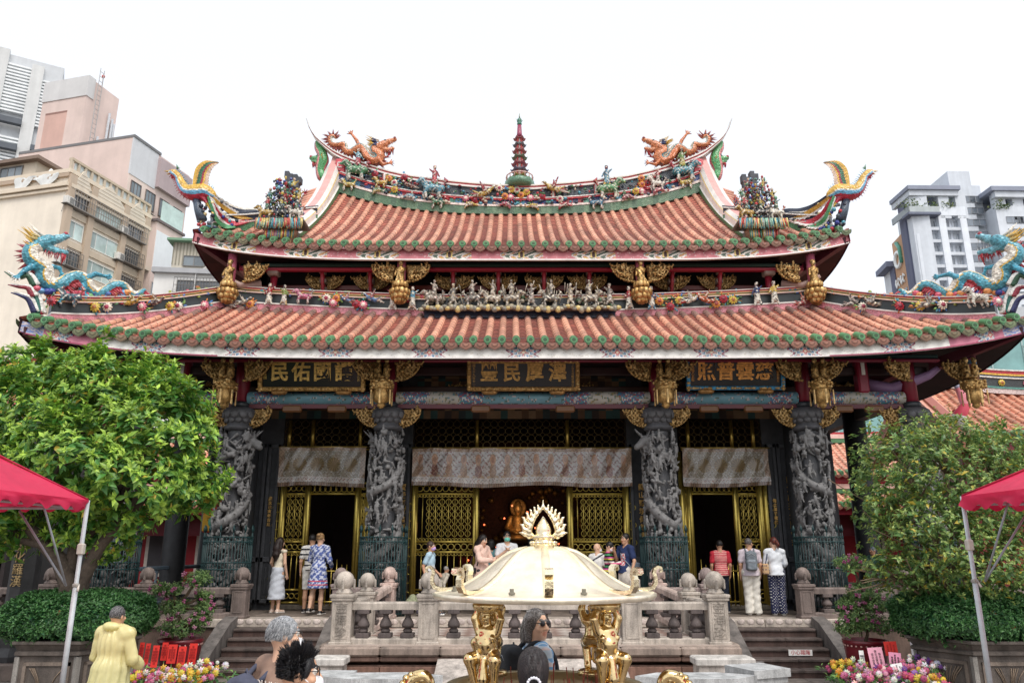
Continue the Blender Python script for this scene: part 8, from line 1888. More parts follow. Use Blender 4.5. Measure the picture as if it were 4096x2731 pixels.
# =============================================================== people
HSK=[c(222,180,152),c(206,160,130),c(196,146,116)]
def wr(amp,f=26):return lambda P:amp*(np.sin(P[...,0]*f+3*np.sin(P[...,2]*f*.45))*np.sin(P[...,2]*f*.8+2*np.sin(P[...,1]*f*.7))+.5*np.sin(P[...,2]*f*2.1+P[...,0]*f*1.3))
def person(lab,x,y,z,yaw,H,o,h=.0125):
 """o: skin, arms {'L':(elbow,wrist),'R':...}, feet, look (head yaw), nod, top, bottom, hair, shoes, extras"""
 t=thing('person',lab,'person',(x,y,z),yaw,o.get('group'));s=H/1.7;sk=o.get('skin',HSK[0]);fat=o.get('fat',1.0);lean=o.get('lean',0.0)
 A=np.array
 arms=o.get('arms',{});feet=o.get('feet',{1:(.09,.0,.0),-1:(-.09,.0,.0)});ln=lambda p:A([p[0],p[1]-lean*max(0,p[2]-.95),p[2]])
 J={}
 for sg,nm in((1,'L'),(-1,'R')):
  sh=ln((sg*.172*fat**.5,.0,1.375));e,w_=arms.get(nm,((sg*.225,.03,1.10),(sg*.225,-.05,.86)));J[nm]=(sh,ln(e),ln(w_))
  f=A(feet[sg]);hip=A([sg*.085,0,.92]);an=f+A([0,.02,.085]);kn=(hip+an)/2+A([0,-.03-.35*max(0,.83-np.linalg.norm(hip-an)),0.0]);kn[2]=max(kn[2],an[2]+.3);J['leg%d'%sg]=(hip,kn,an,f)
 tors=[ell(ln((0,.0,1.25)),(.152*fat,.102*fat,.17)),ell(ln((0,.0,1.08)),(.132*fat,.096*fat,.13)),ell((0,.01,.95),(.155*fat,.112*fat,.125))]+[seg(ln((sg*.05,0.005,1.405)),J[n_][0],.05,.054)for sg,n_ in((1,'L'),(-1,'R'))]
 if o.get('bust'):tors+=[ell(ln((sg*.065,-.075,1.26)),(.06,.05,.06))for sg in(-1,1)]
 hp=[ell((0,.005,1.60),(.073,.094,.100),0),ell((0,-.028,1.525),(.056,.064,.062),0),ell((0,-.06,1.49),(.026,.026,.02),0,k=.025),seg((0,-.086,1.60),(0,-.108,1.556),.011,.015,0,k=.012),ell((.017,-.095,1.553),.010,0,k=.008),ell((-.017,-.095,1.553),.010,0,k=.008)]
 for sg in(-1,1):hp+=[ell((sg*.075,.012,1.578),(.011,.022,.032),0,k=.008),ell((sg*.031,-.083,1.598),(.016,.012,.009),2,k=.004),ell((sg*.031,-.092,1.598),(.0075,.006,.0075),3,k=.002),seg((sg*.012,-.093,1.618),(sg*.05,-.080,1.621),.006,.004,4,k=.005),ell((sg*.046,-.066,1.555),(.022,.02,.02),0,k=.02)]
 hp+=[ell((0,-.09,1.524),(.023,.009,.0055),5,k=.004),ell((0,-.088,1.514),(.019,.009,.0055),5,k=.004)]
 Rh=Matrix.Rotation(o.get('look',0),3,'Z')@Matrix.Rotation(o.get('nod',0),3,'X');Rn=A(Rh);piv=A([0,.01,1.46]);off=ln((0,0,1.46))-A([0,0,1.46])
 def hd(p):return Rn@(A(p,float)-piv)+piv+off
 def hprims(L_):
  for q in L_:
   for kk in('a','b','p'):
    if kk in q:q[kk]=hd(q[kk])
   if q['t']!='c':q['rot']=Rn if q.get('rot')is None else Rn@A(q['rot'])
  return L_
 body=[dict(q)for q in tors]+hprims(hp)+[seg(ln((0,.02,1.38)),hd((0,.012,1.53)),.056*fat**.5,.05,0)]
 for n_,sg in(('L',1),('R',-1)):
  sh,e,w_=J[n_];body+=[seg(sh,e,.047*fat**.5,.037,0,k=.02),seg(e,w_,.037,.026,0,k=.015)];d=(w_-e)/max(np.linalg.norm(w_-e),1e-6);inn=A([-sg*.9,-.3,0]);inn=inn-d*(inn@d);inn/=np.linalg.norm(inn);nrm=np.cross(d,inn)
  pm_=w_+d*.045;body.append(ell(pm_,(.02,.02,.02),0,k=.015));fw=o.get('curl',.5)
  for q,(ww,ll_)in enumerate(((-.027,.062),(-.009,.072),(.009,.068),(.026,.054))):
   a=pm_+nrm*ww+d*.025;m_=a+d*ll_*.55+inn*ll_*.15*fw;b=m_+d*ll_*.45*(1-.5*fw)+inn*ll_*.5*fw;body+=[seg(w_+d*.015,a,.014,.0105,0,k=.01),seg(a,m_,.0095,.0088,0,k=.003),seg(m_,b,.0088,.0075,0,k=.003)]
  tb=w_+d*.02-nrm*.02*1;body+=[seg(tb,tb+d*.035-nrm*.025+inn*.01,.012,.010,0,k=.006),seg(tb+d*.035-nrm*.025+inn*.01,tb+d*.06-nrm*.024+inn*.022,.010,.008,0,k=.003)]
  hip,kn,an,f=J['leg%d'%sg];body+=[seg(hip,kn,.082*fat**.5,.053,0),seg(kn,kn*.55+an*.45+A([0,.015,0]),.05,.05,0),seg(kn*.55+an*.45+A([0,.015,0]),an,.05,.036,0),seg(an+A([0,.01,-.03]),f+A([sg*.012,-.13,.035]),.036,.028,0)]
 sc=lambda L_:[dict(q,**{kk:q[kk]*s for kk in('a','b','p','r','h','ra','rb')if kk in q},k=q.get('k',.03)*s)for q in L_]
 hc=o.get('haircol',c(26,22,22))
 blob('body',sc(body),[sk,sk,c(214,208,200),c(30,22,20),tuple(q*.8 for q in hc),tuple(a*b for a,b in zip(sk,(.86,.62,.6)))],h*s,'skin',t)
 def inf(L_,e,col=0):return[dict(q,**({'ra':q['ra']+e,'rb':q['rb']+e}if q['t']=='c' else{'r':q['r']+e}),col=col)for q in L_]
 def neckcut(w_=.062):return[seg(ln((0,-.01,1.43)),hd((0,-.02,1.6)),w_,.09,0,sub=True,k=.006),ell(ln((0,-.09,1.43)),(.05,.06,.045),0,sub=True,k=.006)]
 if 'top' in o:
  T_=o['top'];e=T_.get('loose',.016);hem=T_.get('hem',.92);q=inf(tors,e);sl_=T_.get('sleeve','short');dx_=T_.get('low')
  if hem<.9:q+=[seg((0,.01,.95),(0,.01,hem-.1),.15*fat+e,.17*fat+e+T_.get('flare',.02),0)]
  for n_ in('L','R'):
   sh,el,w_=J[n_]
   if sl_=='short':q+=[seg(sh,sh*.35+el*.65,.056*fat**.5+e*.6,.052+e*.6,0,k=.015)]
   elif sl_=='long':q+=[seg(sh,el,.055*fat**.5+e*.5,.046+e*.6,0,k=.015),seg(el,w_*.93+el*.07,.046+e*.6,.036+e*.6,0,k=.012)]
  cut=[((0,0,hem*s),(0,0,-1.0))]
  if dx_:cut+=[((0,0,dx_*s),(0,0,1.0))]
  blob(T_.get('name','shirt'),sc(q+neckcut(T_.get('neck',.062))),[T_['col']],h*s,T_.get('mat','cloth'),t,colfn=(lambda P,N,w_,cl,f=T_.get('fn'):np.array([f(p/s)for p in P])if f else cl),cuts=cut,disp=(wr(T_['wr']if 'wr' in T_ else.004)if T_.get('wr',1)else(lambda P:.012*np.sin(np.arctan2(P[...,1],P[...,0])*13+2.2*np.sin(P[...,2]*4.1)+P[...,2]*3)*np.clip(1.75-P[...,2]*.9,.25,1)+.004*np.sin(P[...,2]*21+P[...,0]*26+2*np.sin(P[...,0]*17))*np.sin(P[...,0]*23-P[...,2]*8)*np.clip(P[...,2]-.5,.3,1)+.0012*np.sin(P[...,0]*70+P[...,2]*45))))
 if 'bottom' in o:
  B_=o['bottom'];e=B_.get('loose',.014);q=inf(tors[2:3],e)+[];ty=B_['type']
  if ty=='skirt':q=inf(tors[2:3],e+.012)+[seg((0,.01,1.0),(0,.01,B_['hem']-.02),.15*fat+e,B_['r'],0)];q=[dict(k_2)for k_2 in q]
  else:
   for sg in(1,-1):
    hip,kn,an,f=J['leg%d'%sg];q+=[seg(hip,kn,.088*fat**.5+e,.060+e,0)]+([seg(kn,an+A([0,0,-.03]),.06+e,.05+e*1.3,0,k=.02)]if ty=='long' else[seg(kn,kn*.9+an*.1,.062+e,.062+e,0)])
  cut=[((0,0,B_.get('waist',1.02)*s),(0,0,1.0)),((0,0,B_.get('hem',.035)*s),(0,0,-1.0))]
  blob(B_.get('name','skirt' if ty=='skirt' else 'trousers'),sc(q),[B_['col']],h*s,'cloth',t,colfn=(lambda P,N,w_,cl,f=B_.get('fn'):np.array([f(p/s)for p in P])if f else cl),cuts=cut,disp=wr(B_.get('wr',.004),20))
 if 'shoes' in o:
  for sg in(1,-1):
   hip,kn,an,f=J['leg%d'%sg];blob('shoe',sc([seg(f+A([0,.045,.035]),f+A([sg*.012,-.14,.03]),.045,.036,0),seg(f+A([0,.02,.05]),an+A([0,.0,-.01]),.042,.04,0),bxx(f+A([sg*.006,-.045,.012]),(.045,.13,.012),1,k=.006)]),[o['shoes'],c(226,222,216)],h*s,'plastic',t)
 hs=o.get('hair')
 if hs:
  q=[ell((0,.014,1.612),(.084,.098,.100),0)]
  face=[ell((0,-.092,1.55),(.064,.07,.078),0,sub=True,k=.012)]
  if hs=='fringe':face=[ell((0,-.098,1.54),(.064,.066,.072),0,sub=True,k=.012)]
  if hs=='bob':face=[ell((0,-.105,1.565),(.070,.085,.105),0,sub=True,k=.01)]
  if hs=='balding':face=[ell((0,-.075,1.66),(.09,.11,.085),0,sub=True,k=.01)]
  cutb=1.545
  if hs in('long','bob','pony','tail'):
   q+=[ell((0,.05,1.56),(.080,.062,.11),0)];cutb=1.0
  if hs=='long':q+=chain([(0,.075,1.58),(0,.10,1.45),(0,.115,1.30),(0,.11,1.18)],[.075,.085,.085,.03],0)+[seg((sg*.07,.02,1.6),(sg*.075,.05,1.36),.03,.03,0)for sg in(1,-1)]
  if hs=='bob':q+=[seg((sg*.066,.02,1.62),(sg*.07,.03,1.47),.034,.026,0)for sg in(1,-1)]+[ell((0,.06,1.52),(.085,.05,.075),0)]
  if hs=='pony':q=q[:1]+[ell((0,.10,1.60),(.03,.035,.03),0,k=.01)]+chain([(0,.12,1.60),(0,.155,1.54),(0,.15,1.44)],[.03,.035,.012],0)
  if hs=='bun':q+=[ell((0,.10,1.66),(.045,.045,.04),0,k=.01)]
  cut=[]if hs in('long','bob','pony','tail')else[(hd((0,.0,cutb))*s,-(Rn@A([0,-.25,1.0])))]
  blob('hair',sc(hprims(q+face)),[hc],h*s*.85,'hair',t,colfn=lambda P,N,w_,cl:cl*(.75+.6*rng.random((len(cl),1)))if 'haircol2' not in o else np.where(rng.random((len(cl),1))<.5,A(hc),A(o['haircol2'])),cuts=cut,disp=lambda P:.004*np.sin(P[...,0]*160)*np.sin(P[...,1]*130+P[...,2]*30))
 if 'mask' in o:blob('face_mask',sc(hprims([ell((0,-.055,1.53),(.066,.062,.055),0),ell((0,-.105,1.535),(.03,.018,.03),0)]+[seg((sg*.055,-.06,1.545),(sg*.08,.01,1.585),.004,.004,1,k=.002)for sg in(1,-1)]+[ell((0,.03,1.53),(.075,.08,.12),0,sub=True,k=.004)])),[o['mask'],c(236,236,236)],h*s*.8,'cloth',t)
 if 'glasses' in o:
  mb=MB();g=o['glasses']
  for sg in(1,-1):
   if g=='sun':mb.ball((0,0,0),(.031*s,.010*s,.022*s),c(24,18,26),n=12,T=Matrix.Translation(hd((sg*.034,-.094,1.597))*s)@Matrix(Rn).to_4x4())
   else:mb.tube([hd((sg*.033+.027*math.cos(a),-.101,1.595+.019*math.sin(a)))*s for a in np.linspace(0,2*PI,13)[:-1]],.0022*s,c(30,26,26),n=4,closed=True)
   mb.tube([hd((sg*.062,-.09,1.602))*s,hd((sg*.08,.0,1.605))*s,hd((sg*.08,.03,1.588))*s],.0035*s if g=='sun' else.0022*s,c(24,20,22),n=5)
  mb.tube([hd((-.008,-.104,1.602))*s,hd((.008,-.104,1.602))*s],.003*s,c(24,20,22),n=5);mb.build('glasses','lacquer',t)
 local(t);t['hd']=0;del t['hd']
 return t,(lambda p:Matrix.Translation((x,y,z))@Matrix.Rotation(yaw,4,'Z')@Vector(A(hd(p))*s)),(lambda p:Matrix.Translation((x,y,z))@Matrix.Rotation(yaw,4,'Z')@Vector(A(ln(p))*s)),s
def bag(lab,kind,W_,s,cols,yaw):
 """W_ maps body coordinates to the world"""
 o0=W_((0,.17,1.2));t=thing('backpack' if kind=='pack' else 'shoulder_bag',lab,'bag',tuple(o0));mb=MB()
 if kind=='pack':
  P=lambda p:np.array(W_(p));a=rotm('Z',yaw)
  pr=[dict(t='b',p=P((0,.215,1.19)),h=np.array((.13,.075,.215))*s,rot=a,rd=.06*s,col=0,k=.03),dict(t='b',p=P((0,.285,1.10)),h=np.array((.10,.045,.11))*s,rot=a,rd=.035*s,col=1,k=.012),ell(P((0,.2,1.38)),.05*s,0)]
  blob('pack_body',pr,cols,.01,'cloth',t,disp=wr(.003,30))
  for sg in(1,-1):
   mb=MB();Q=spline([tuple(W_(q))for q in((sg*.085,.15,1.38),(sg*.10,.05,1.455),(sg*.105,-.06,1.42),(sg*.115,-.125,1.28),(sg*.13,-.09,1.12),(sg*.12,.12,1.02))],24);mb.tube(list(Q),.017*s,cols[0],n=6);mb.build('strap','cloth',t)
  mb=MB();mb.tube([W_((-.10,.29,1.3)),W_((0,.296,1.36)),W_((.10,.29,1.3))],.006,c(176,180,186),n=4);mb.tube([W_((-.08,.335,1.17)),W_((.08,.335,1.17))],.005,c(170,174,180),n=4);mb.tube([W_((.03,.2,1.4)),W_((0,.2,1.45)),W_((-.03,.2,1.4))],.008,cols[0],n=5);mb.build('zip','plastic',t)
 return t
def tote(lab,W_,s,side,z0,cols,fn=None,dy=.0,w_=.17,hh=.13,strap=None,yaw=0):
 o0=W_((side*.24,.06+dy,z0));t=thing('shoulder_bag',lab,'bag',tuple(o0));pr=[dict(t='b',p=np.array(o0),h=np.array((w_*.45,w_,hh))*s*.9,rot=rotm('Z',yaw),rd=.03,col=0,k=.02)]
 blob('bag_body',pr,cols,.01,'cloth',t,colfn=(lambda P,N,w__,cl:np.array([fn(p[2]-o0[2],p)for p in P]))if fn else None);mb=MB()
 Q=spline([tuple(W_(q))for q in((side*.24,-.05+dy,z0+.10),(side*.19,-.09,1.25),(side*.14,-.02,1.45),(side*.19,.09,1.25),(side*.24,.16+dy,z0+.10))],20)if not strap else spline([tuple(W_(q))for q in strap],24)
 mb.tube(list(Q),.013*s,cols[-1],n=6);mb.build('strap','cloth',t);return t
def onplat(lab,u,vh,D,yaw,o):p=at(u,vh,D);return person(lab,p.x,D,FL,yaw,p.z-FL,o)
def stripes(cols,f,ax=2):return lambda p:cols[int(math.floor(p[ax]*f))%len(cols)]
W8=c(228,226,222);BK=c(26,24,26)
walkL={1:(.09,-.18,0),-1:(-.09,.2,.03)}
onplat('woman in a cream halter top and long silver skirt at the left gate',281,537,18.6,R(150),dict(skin=HSK[0],hair='long',haircol=c(40,26,22),bust=1,top=dict(name='halter_top',col=c(236,226,204),sleeve='none',low=1.42,hem=.98,loose=.006,neck=.11),bottom=dict(type='skirt',hem=.30,r=.20,col=c(206,212,222),wr=.007),shoes=c(220,196,180),fat=.86,arms={'L':((.22,.03,1.12),(.21,-.10,.90))}))
onplat('man in a striped shirt and white shorts, half hidden behind the blue dress',313,534,18.7,R(190),dict(skin=HSK[1],hair='short',top=dict(col=W8,sleeve='short',fn=stripes([W8,W8,c(40,42,54)],26),hem=.9),bottom=dict(type='short',col=c(226,226,222),hem=.5,name='shorts'),shoes=BK))
onplat('blond woman in a blue patterned dress stepping towards the left door',321,533,18.05,R(165),dict(skin=HSK[0],hair='bun',haircol=c(176,140,96),haircol2=c(120,90,60),bust=1,feet={1:(.09,.12,.06),-1:(-.07,-.06,0)},top=dict(name='dress',col=c(90,104,160),sleeve='long',hem=.55,flare=.05,loose=.02,fn=lambda p:c(196,80,96)if abs(p[2]-.62)<.012 or abs(p[2]-.70)<.008 else(c(84,100,158)if sn(p[0]*26,p[2]*22,p[1]*5)>-.05 else c(196,202,220)),wr=.006),shoes=BK,arms={'L':((.25,-.05,1.13),(.2,-.22,1.05)),'R':((-.25,.0,1.12),(-.2,-.2,1.0))}))
onplat('man with a purple face mask in a pale blue polo walking right',431,541,17.9,R(80),dict(skin=HSK[2],hair='short',haircol=c(60,44,40),mask=c(190,160,214),feet=walkL,top=dict(name='polo_shirt',col=c(176,202,216),sleeve='short',hem=.90,fn=lambda p:c(222,224,224)if 1.02<p[2]<1.12 else(c(206,214,220)if 1.12<p[2]<1.15 else c(172,200,216)),neck=.058),bottom=dict(type='long',col=c(84,78,88),loose=.022),shoes=c(40,46,56),arms={'L':((.2,.05,1.12),(.16,-.16,.95)),'R':((-.2,.12,1.12),(-.22,.05,.88))}))
onplat('stooping elder in a beige jacket behind the man with the purple mask',441,566,18.4,R(120),dict(skin=HSK[2],hair='short',haircol=c(150,146,142),lean=.45,top=dict(name='jacket',col=c(196,188,172),sleeve='long',hem=.85,loose=.025),bottom=dict(type='long',col=c(110,106,100)),shoes=BK,fat=1.05))
_,_,Wb,sb_=onplat('woman with long black hair in a pale pink coat left of the burner lid',482,534,18.3,R(55),dict(skin=HSK[0],hair='long',haircol=c(26,18,18),nod=.25,top=dict(name='coat',col=c(232,198,182),sleeve='long',hem=.62,flare=.03,loose=.03,wr=.006),bottom=dict(type='long',col=c(60,56,60)),shoes=BK,arms={'L':((.22,-.10,1.14),(.10,-.32,1.16)),'R':((-.22,-.12,1.14),(-.08,-.33,1.14))}))
tote('small dark bag hanging from the shoulder of the woman in the pink coat',Wb,sb_,-1,.92,[c(40,34,36),c(40,34,36)],w_=.09,hh=.07,yaw=R(55))
onplat('dark haired person in a teal top behind the woman in the pink coat',491,539,19.1,R(200),dict(skin=HSK[0],hair='bob',top=dict(col=c(110,160,168),sleeve='short'),bottom=dict(type='long',col=c(50,54,64)),shoes=BK))
onplat('young man with mint mask and white shirt pressing his palms together',507,531,18.7,R(5),dict(skin=HSK[0],hair='fringe',mask=c(120,214,196),glasses='thin',curl=.05,top=dict(col=c(226,228,232),sleeve='short'),bottom=dict(type='long',col=c(60,64,80)),shoes=BK,arms={'L':((.24,-.10,1.12),(.025,-.22,1.30)),'R':((-.24,-.10,1.12),(-.025,-.22,1.30))}))
onplat('person with dark hair partly hidden behind the burner finial',532,535,19.0,R(180),dict(skin=HSK[1],hair='bob',top=dict(col=c(90,96,110),sleeve='short'),bottom=dict(type='long',col=c(50,50,56)),shoes=BK))
onplat('bald man in a white shirt with a dark bag strap, right of the burner lid',597,543,18.2,R(150),dict(skin=HSK[0],hair=None,mask=W8,look=R(-40),top=dict(col=W8,sleeve='short',fn=lambda p:c(40,46,60)if abs(p[0]*.6+p[2]-1.33)<.022 and p[1]>0 else W8),bottom=dict(type='long',col=c(170,164,150)),shoes=BK))
onplat('woman in a multicoloured striped sweater and white mask looking down beside the bald man',608,541,18.1,R(75),dict(skin=HSK[0],hair='fringe',nod=.35,mask=c(226,222,230),top=dict(name='sweater',col=BK,sleeve='long',hem=.88,fn=stripes([c(30,26,30),c(70,150,96),c(30,26,30),c(214,90,140),c(226,220,210),c(30,26,30),c(206,190,70),c(196,80,150)],30),loose=.02),bottom=dict(type='long',col=c(46,46,54)),shoes=BK,arms={'L':((.2,-.14,1.13),(.08,-.30,1.2)),'R':((-.2,-.14,1.13),(-.05,-.30,1.2))}))
_,_,Wn,sn_b=onplat('tall man in glasses, a navy printed shirt and white trousers right of the burner',625,533,18.0,R(-55),dict(skin=HSK[1],hair='short',glasses='thin',top=dict(col=c(34,50,92),sleeve='short',hem=.86,loose=.022,fn=lambda p:(c(226,224,222)if sn(p[0]*50,p[2]*44)>0 else c(206,60,70))if p[1]<-.06 and abs(p[0]-.02)<.06 and 1.02<p[2]<1.27 else c(34,50,92)),bottom=dict(type='long',col=c(222,214,202),loose=.03),shoes=W8,feet={1:(.1,.1,0),-1:(-.09,-.1,0)},arms={'L':((.26,.0,1.11),(.26,-.08,.9)),'R':((-.22,-.08,1.14),(-.12,-.22,1.32))}))
tote('grey sling bag on the hip of the man in the navy shirt',Wn,sn_b,1,.98,[c(100,110,122),c(120,130,142)],w_=.12,hh=.12,yaw=R(-55),strap=((.24,.1,1.04),(.10,.13,1.25),(-.1,.04,1.46),(-.02,-.12,1.25),(.2,-.06,1.0)))
onplat('woman in a red shirt with thin white stripes standing in the right doorway',719,540,18.7,R(176),dict(skin=HSK[1],hair='fringe',top=dict(col=c(200,60,76),sleeve='short',hem=.86,fat=1,fn=lambda p:c(196,44,62)if abs(p[0])>.15 else(c(206,76,92)if int(p[2]*44)%2 else c(232,170,160))),bottom=dict(type='long',col=c(40,48,66)),shoes=BK,fat=1.1))
_,_,Wg,sg_b=onplat('man with thinning hair in white trousers before the right gate',748,538,18.05,R(172),dict(skin=HSK[1],hair='balding',haircol=c(90,84,82),look=R(-35),top=dict(name='polo_shirt',col=c(206,194,202),sleeve='short',hem=.86,loose=.022),bottom=dict(type='long',col=c(226,222,212),loose=.035,wr=.007),shoes=W8,fat=1.12))
bag('plain grey backpack worn by the man with thinning hair','pack',Wg,sg_b,[c(110,118,126),c(124,132,140)],R(172))
_,_,Wt,st_b=onplat('woman in a white blouse and navy dotted trousers, hair tied back',773,537,18.0,R(170),dict(skin=HSK[0],hair='pony',haircol=c(40,28,26),haircol2=c(120,50,36),look=R(30),top=dict(name='blouse',col=c(226,230,236),sleeve='long',hem=.86,loose=.02),bottom=dict(type='long',col=c(36,42,76),loose=.03,fn=lambda p:W8 if math.sin(p[0]*95+p[1]*60)*math.sin(p[2]*95)>.72 else c(36,42,76)),shoes=c(206,216,222),arms={'L':((.22,-.02,1.12),(.17,-.2,1.0)),'R':((-.22,-.02,1.12),(-.17,-.2,1.0))}))
tote('woven tote bag in tan and brown bands on the shoulder of the woman in white',Wt,st_b,1,1.0,[c(196,160,120),c(40,46,80)],fn=lambda dz,p:c(196,160,120)if(int((dz+1)*34)%3)else(c(110,70,80)if int(p[0]*60)%2 else c(214,190,150)),yaw=R(170))
onplat('person in a grey cap leaning on the handrail between the right plain columns',872,546,20.4,R(-70),dict(skin=HSK[2],hair='short',haircol=c(120,130,140),top=dict(col=c(90,130,120),sleeve='short'),bottom=dict(type='long',col=c(150,160,170)),shoes=BK,arms={'R':((-.2,-.15,1.1),(-.12,-.38,1.05))}))
onplat('distant small figure in white near the dark pillar at the far left',33,588,20.0,R(20),dict(skin=HSK[1],hair='short',top=dict(col=W8,sleeve='short'),bottom=dict(type='long',col=c(60,60,70)),shoes=BK))if False else None
def strands(t,W_,paths,r,cols,name='hair_strands'):
 mb=MB()
 for i,P in enumerate(paths):mb.tube([W_(p)for p in P],[r,r*.8,r*.5,.0006][:len(P)]if len(P)==4 else[r,r*.6,.0006],cols[i%len(cols)],n=4,cap=False)
 o=mb.build(name,'hair',t);return o
def scalp(n,lo=-.1):
 d=rng.normal(0,1,(n*3,3));d/=np.linalg.norm(d,axis=1)[:,None];d=d[(d[:,2]>lo)&~((d[:,1]<-.35)&(d[:,2]<.55))];return d[:n]
def ground(lab,u,vh,D,yaw,o,h=.0085):p=at(u,vh,D);return person(lab,p.x,D,0,yaw,p.z,o,h)
YL=c(244,238,180)
rc=mat('rain_plastic',0.25,ns=6,na=.06,bump=.3,bs=7,trans=.4)
t,Wh,Wb,s=ground('person in a long yellow plastic raincoat seen from behind, beside the left flowers',119,606,9.9,R(165),dict(skin=HSK[1],hair='short',haircol=c(50,48,50),haircol2=c(110,108,108),top=dict(name='raincoat',mat=rc,col=YL,sleeve='long',hem=.36,flare=.05,loose=.045,wr=0.0,neck=.07),bottom=dict(type='long',col=c(70,70,80)),shoes=BK,fat=1.12,arms={'L':((.27,-.02,1.10),(.24,-.2,1.0)),'R':((-.27,-.02,1.10),(-.24,-.2,1.0))}))
o_=blob('raincoat_hood',[dict(q)for q in[ell((0,.085,1.47),(.12,.07,.055)),seg((-.09,.03,1.46),(.09,.03,1.46),.04,.04)]],[YL],.012,rc,t,disp=wr(.006));o_.matrix_parent_inverse=Matrix.Identity(4);o_.scale=(s,s,s)
BRN=c(146,120,104)
t,Wh,Wb,s=ground('grey haired man with glasses in a brown printed shirt, left foreground',286,617,5.9,R(140),dict(skin=HSK[0],hair='short',haircol=c(140,144,148),haircol2=c(170,172,176),look=R(-25),glasses='thin',mask=c(232,232,236),top=dict(col=BRN,sleeve='short',hem=.86,loose=.025),bottom=dict(type='long',col=c(60,62,70)),shoes=BK,fat=1.12))
dd=scalp(1500,-.35);strands(t,Wh,[[np.array([0,.014,1.612])+d*np.array([.082,.096,.098]),np.array([0,.014,1.612])+d*np.array([.090,.104,.105])+np.array([0,.004,-.004]),np.array([0,.014,1.612])+(d+np.array([rng.uniform(-.1,.1),.1,-.2]))*np.array([.092,.106,.104])]for d in dd],.0026,[c(120,124,128),c(160,162,166),c(178,180,182),c(104,106,110)])
m2=MB();R_=Matrix.Rotation(R(140)+PI,4,'Z');q=Wb((-.06,.165,1.30));add_text(m2,'COLUMB',.085*s,(0,0,0),c(232,224,214),depth=.0015,T=Matrix.Translation(q)@R_);m2.ball((0,0,0),(.09,.004,.05),c(196,140,110),n=10,T=Matrix.Translation(Wb((-.06,.165,1.21)))@R_);m2.ball((0,0,0),(.04,.006,.02),W8,n=10,T=Matrix.Translation(Wb((-.08,.165,1.22)))@R_);m2.build('shirt_print','cloth',t)
bag('dark slate backpack slung behind the grey haired man','pack',lambda p:Wb((p[0]+.10,p[1]-.0,p[2]-.06)),s,[c(70,74,92),c(60,64,80)],R(140))
t,Wh,Wb,s=ground('man with spiky black hair, glasses and a white mask, nearest at the lower left',301,650,4.6,R(145),dict(skin=HSK[1],hair='short',haircol=c(22,22,26),look=R(-40),glasses='thin',mask=c(236,236,240),top=dict(col=c(50,54,60),sleeve='short',hem=.86),bottom=dict(type='long',col=c(50,52,60)),shoes=BK),h=.008)
dd=scalp(2600,-.4);sp_=[]
for d in dd:
 b=np.array([0,.014,1.612])+d*np.array([.083,.098,.098]);q=math.sin(d[0]*17+d[1]*13)*.5+.5;L_=(.017+.019*q)*(.75+.5*max(0,d[2]));cl=np.array([math.sin(round(d[0]*6)*2.1),math.cos(round(d[1]*6)*1.7),1.2])*.3
 e=b+(d+cl)*L_;sp_.append([b,b*.5+e*.5+rng.normal(0,.002,3),e+np.array([0,0,-.004])])
strands(t,Wh,sp_,.0028,[c(20,20,24),c(36,36,42),c(14,14,16),c(50,46,46)])
PLD=lambda p:c(196,212,226)if(int(p[0]*40)%3==0)!=(int(p[2]*34)%3==0)else(c(120,166,206)if int(p[2]*34)%4 else c(222,206,206))
t,Wh,Wb,s=ground('grey haired woman in dark sunglasses and a blue checked shirt seen through the burner legs',537,609,7.1,R(105),dict(skin=HSK[0],hair='bob',haircol=c(120,116,114),haircol2=c(70,64,62),look=R(-58),glasses='sun',top=dict(col=c(140,176,206),sleeve='long',hem=.86,loose=.024,fn=PLD),bottom=dict(type='long',col=c(90,94,104)),shoes=BK,arms={'L':((.24,-.06,1.12),(.2,-.32,1.12)),'R':((-.24,-.04,1.12),(-.2,-.28,1.1))}),h=.0075)
sp_=[]
for d in scalp(1500,-.2):
 if d[1]<-.15 and d[2]<.62:continue
 b=np.array([0,.014,1.615])+d*np.array([.084,.098,.098]);side=1 if d[0]>0 else-1;m_=b+np.array([side*.016,.01,-.03]);sp_.append([b,m_,np.array([side*(.085+.012*rng.random()),max(-.02,b[1]*.6)+.035,1.53+.05*rng.random()]),np.array([side*(.07+.02*rng.random()),max(-.02,b[1]*.6)+.035,1.44+.06*rng.random()])])
strands(t,Wh,sp_,.0024,[c(150,148,146),c(96,90,88),c(190,188,186),c(70,64,62),c(120,116,112)])
bag('black hiking backpack with grey piping on the woman in sunglasses','pack',Wb,s*1.12,[c(34,38,44),c(46,52,60)],R(105))
pt=thing('smartphone','dark phone held in the left hand of the woman in sunglasses','phone',tuple(Wb((.2,-.43,1.12))));mb=MB();mb.box(tuple(Wb((.19,-.43,1.13))),(.075,.012,.145),c(30,28,32),rz=R(105),bev=.005);ph_=mb.build('phone_body','lacquer',pt);mb=MB();mb.box(tuple(Wb((.19,-.424,1.13))),(.066,.004,.13),c(60,64,80),rz=R(105));mb.build('screen','glass',ph_)
t,Wh,Wb,s=ground('woman seen from behind with smooth black hair tied by a beaded band, lower centre',533,648,4.75,R(180),dict(skin=HSK[0],hair='tail',haircol=c(30,24,26),top=dict(col=c(60,60,70),sleeve='short'),bottom=dict(type='long',col=c(60,60,70)),shoes=BK),h=.008)
sp_=[];kn_=np.array([0,.125,1.53])
for d in scalp(1500,-.5):
 b=np.array([0,.014,1.612])+d*np.array([.085,.100,.100]);m_=b*.5+kn_*.5;v=m_-np.array([0,.014,1.61]);m_=np.array([0,.014,1.61])+v/np.linalg.norm(v/np.array([.088,.105,.103]));sp_.append([b,m_+rng.normal(0,.001,3),kn_+rng.normal(0,.012,3)])
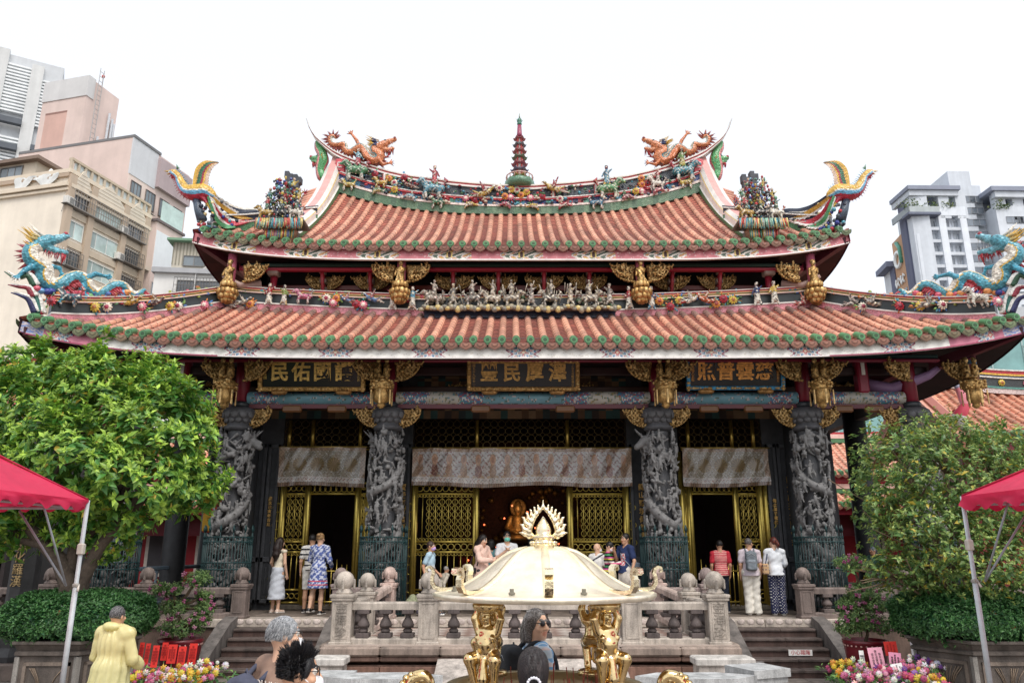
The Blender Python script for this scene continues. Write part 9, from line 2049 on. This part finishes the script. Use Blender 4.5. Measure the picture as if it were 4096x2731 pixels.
strands(t,Wh,sp_,.0028,[c(30,24,26),c(48,40,42),c(20,16,18),c(60,50,50)])
strands(t,Wh,[[kn_+rng.normal(0,.012,3),np.array([rng.normal(0,.03),.15,1.45]),np.array([rng.normal(0,.035),.14,1.36]),np.array([rng.normal(0,.03),.13,1.22])]for i in range(500)],.003,[c(30,24,26),c(48,40,42),c(20,16,18)],'ponytail')
mb=MB()
for i in range(16):a=2*PI*i/16;mb.ball(tuple(Wh((.034*math.cos(a),.142,1.535+.034*math.sin(a)))),.0085*s,c(222,222,230),n=8)
mb.build('beaded_hair_tie','plastic',t)
p0=at(590,655,15.5);p1=at(599,593,16.0)
q0=at(590.5,636,15.2);q1=at(598,586,15.4);um=thing('umbrella','closed white umbrella leaning beside the right terrace balustrade','umbrella',tuple(q0));mb=MB();mb.tube([tuple(q0),tuple(q0.lerp(q1,.15)),tuple(q0.lerp(q1,.75))],[.012,.03,.05],W8,n=10);mb.build('folded_canopy','cloth',um);mb=MB();d_=(q1-q0).normalized();mb.tube([tuple(q0.lerp(q1,.74)),tuple(q1),tuple(q1+Vector((.03,0,.03))),tuple(q1+Vector((.06,0,.0))),tuple(q1+Vector((.055,0,-.04)))],.012,c(236,236,232),n=8);mb.build('crook_handle','plastic',um)
p=at(412,604,19.0);sk_=blob('sack',[ell((p.x,19.0,FL+.16),(.17,.15,.18)),ell((p.x+.03,19.0,FL+.32),(.08,.07,.07))],[c(190,196,160)],.015,'cloth',None,disp=wr(.012,18));tag(sk_,'crumpled pale green plastic sack by the foot of the left central gate post','sack')
p=at(27,560,15.6);dp=thing('stone_pillar','dark stone pillar with gold characters at the far left edge','pillar',(p.x,15.6,0));mb=MB();mb.lathe([(.42,0),(.44,.1),(.36,.25),(.40,.45),(.30,.55),(.26,.6),(.25,5.0)],(p.x,15.6,.3),c(60,60,62),n=8,sm=False,ph=PI/8);mb.box((p.x,15.6,.15),(1.1,1.1,.3),BROWNST,bev=.02);f_=mb.build('shaft','carved',dp);m2=MB();add_text(m2,'廣運慈悲八德化羅漢',.22,(p.x,15.6-.25,2.6),(0.5,0.36,0.18),depth=.012,vertical=True);m2.build('couplet_lettering','gold',f_)
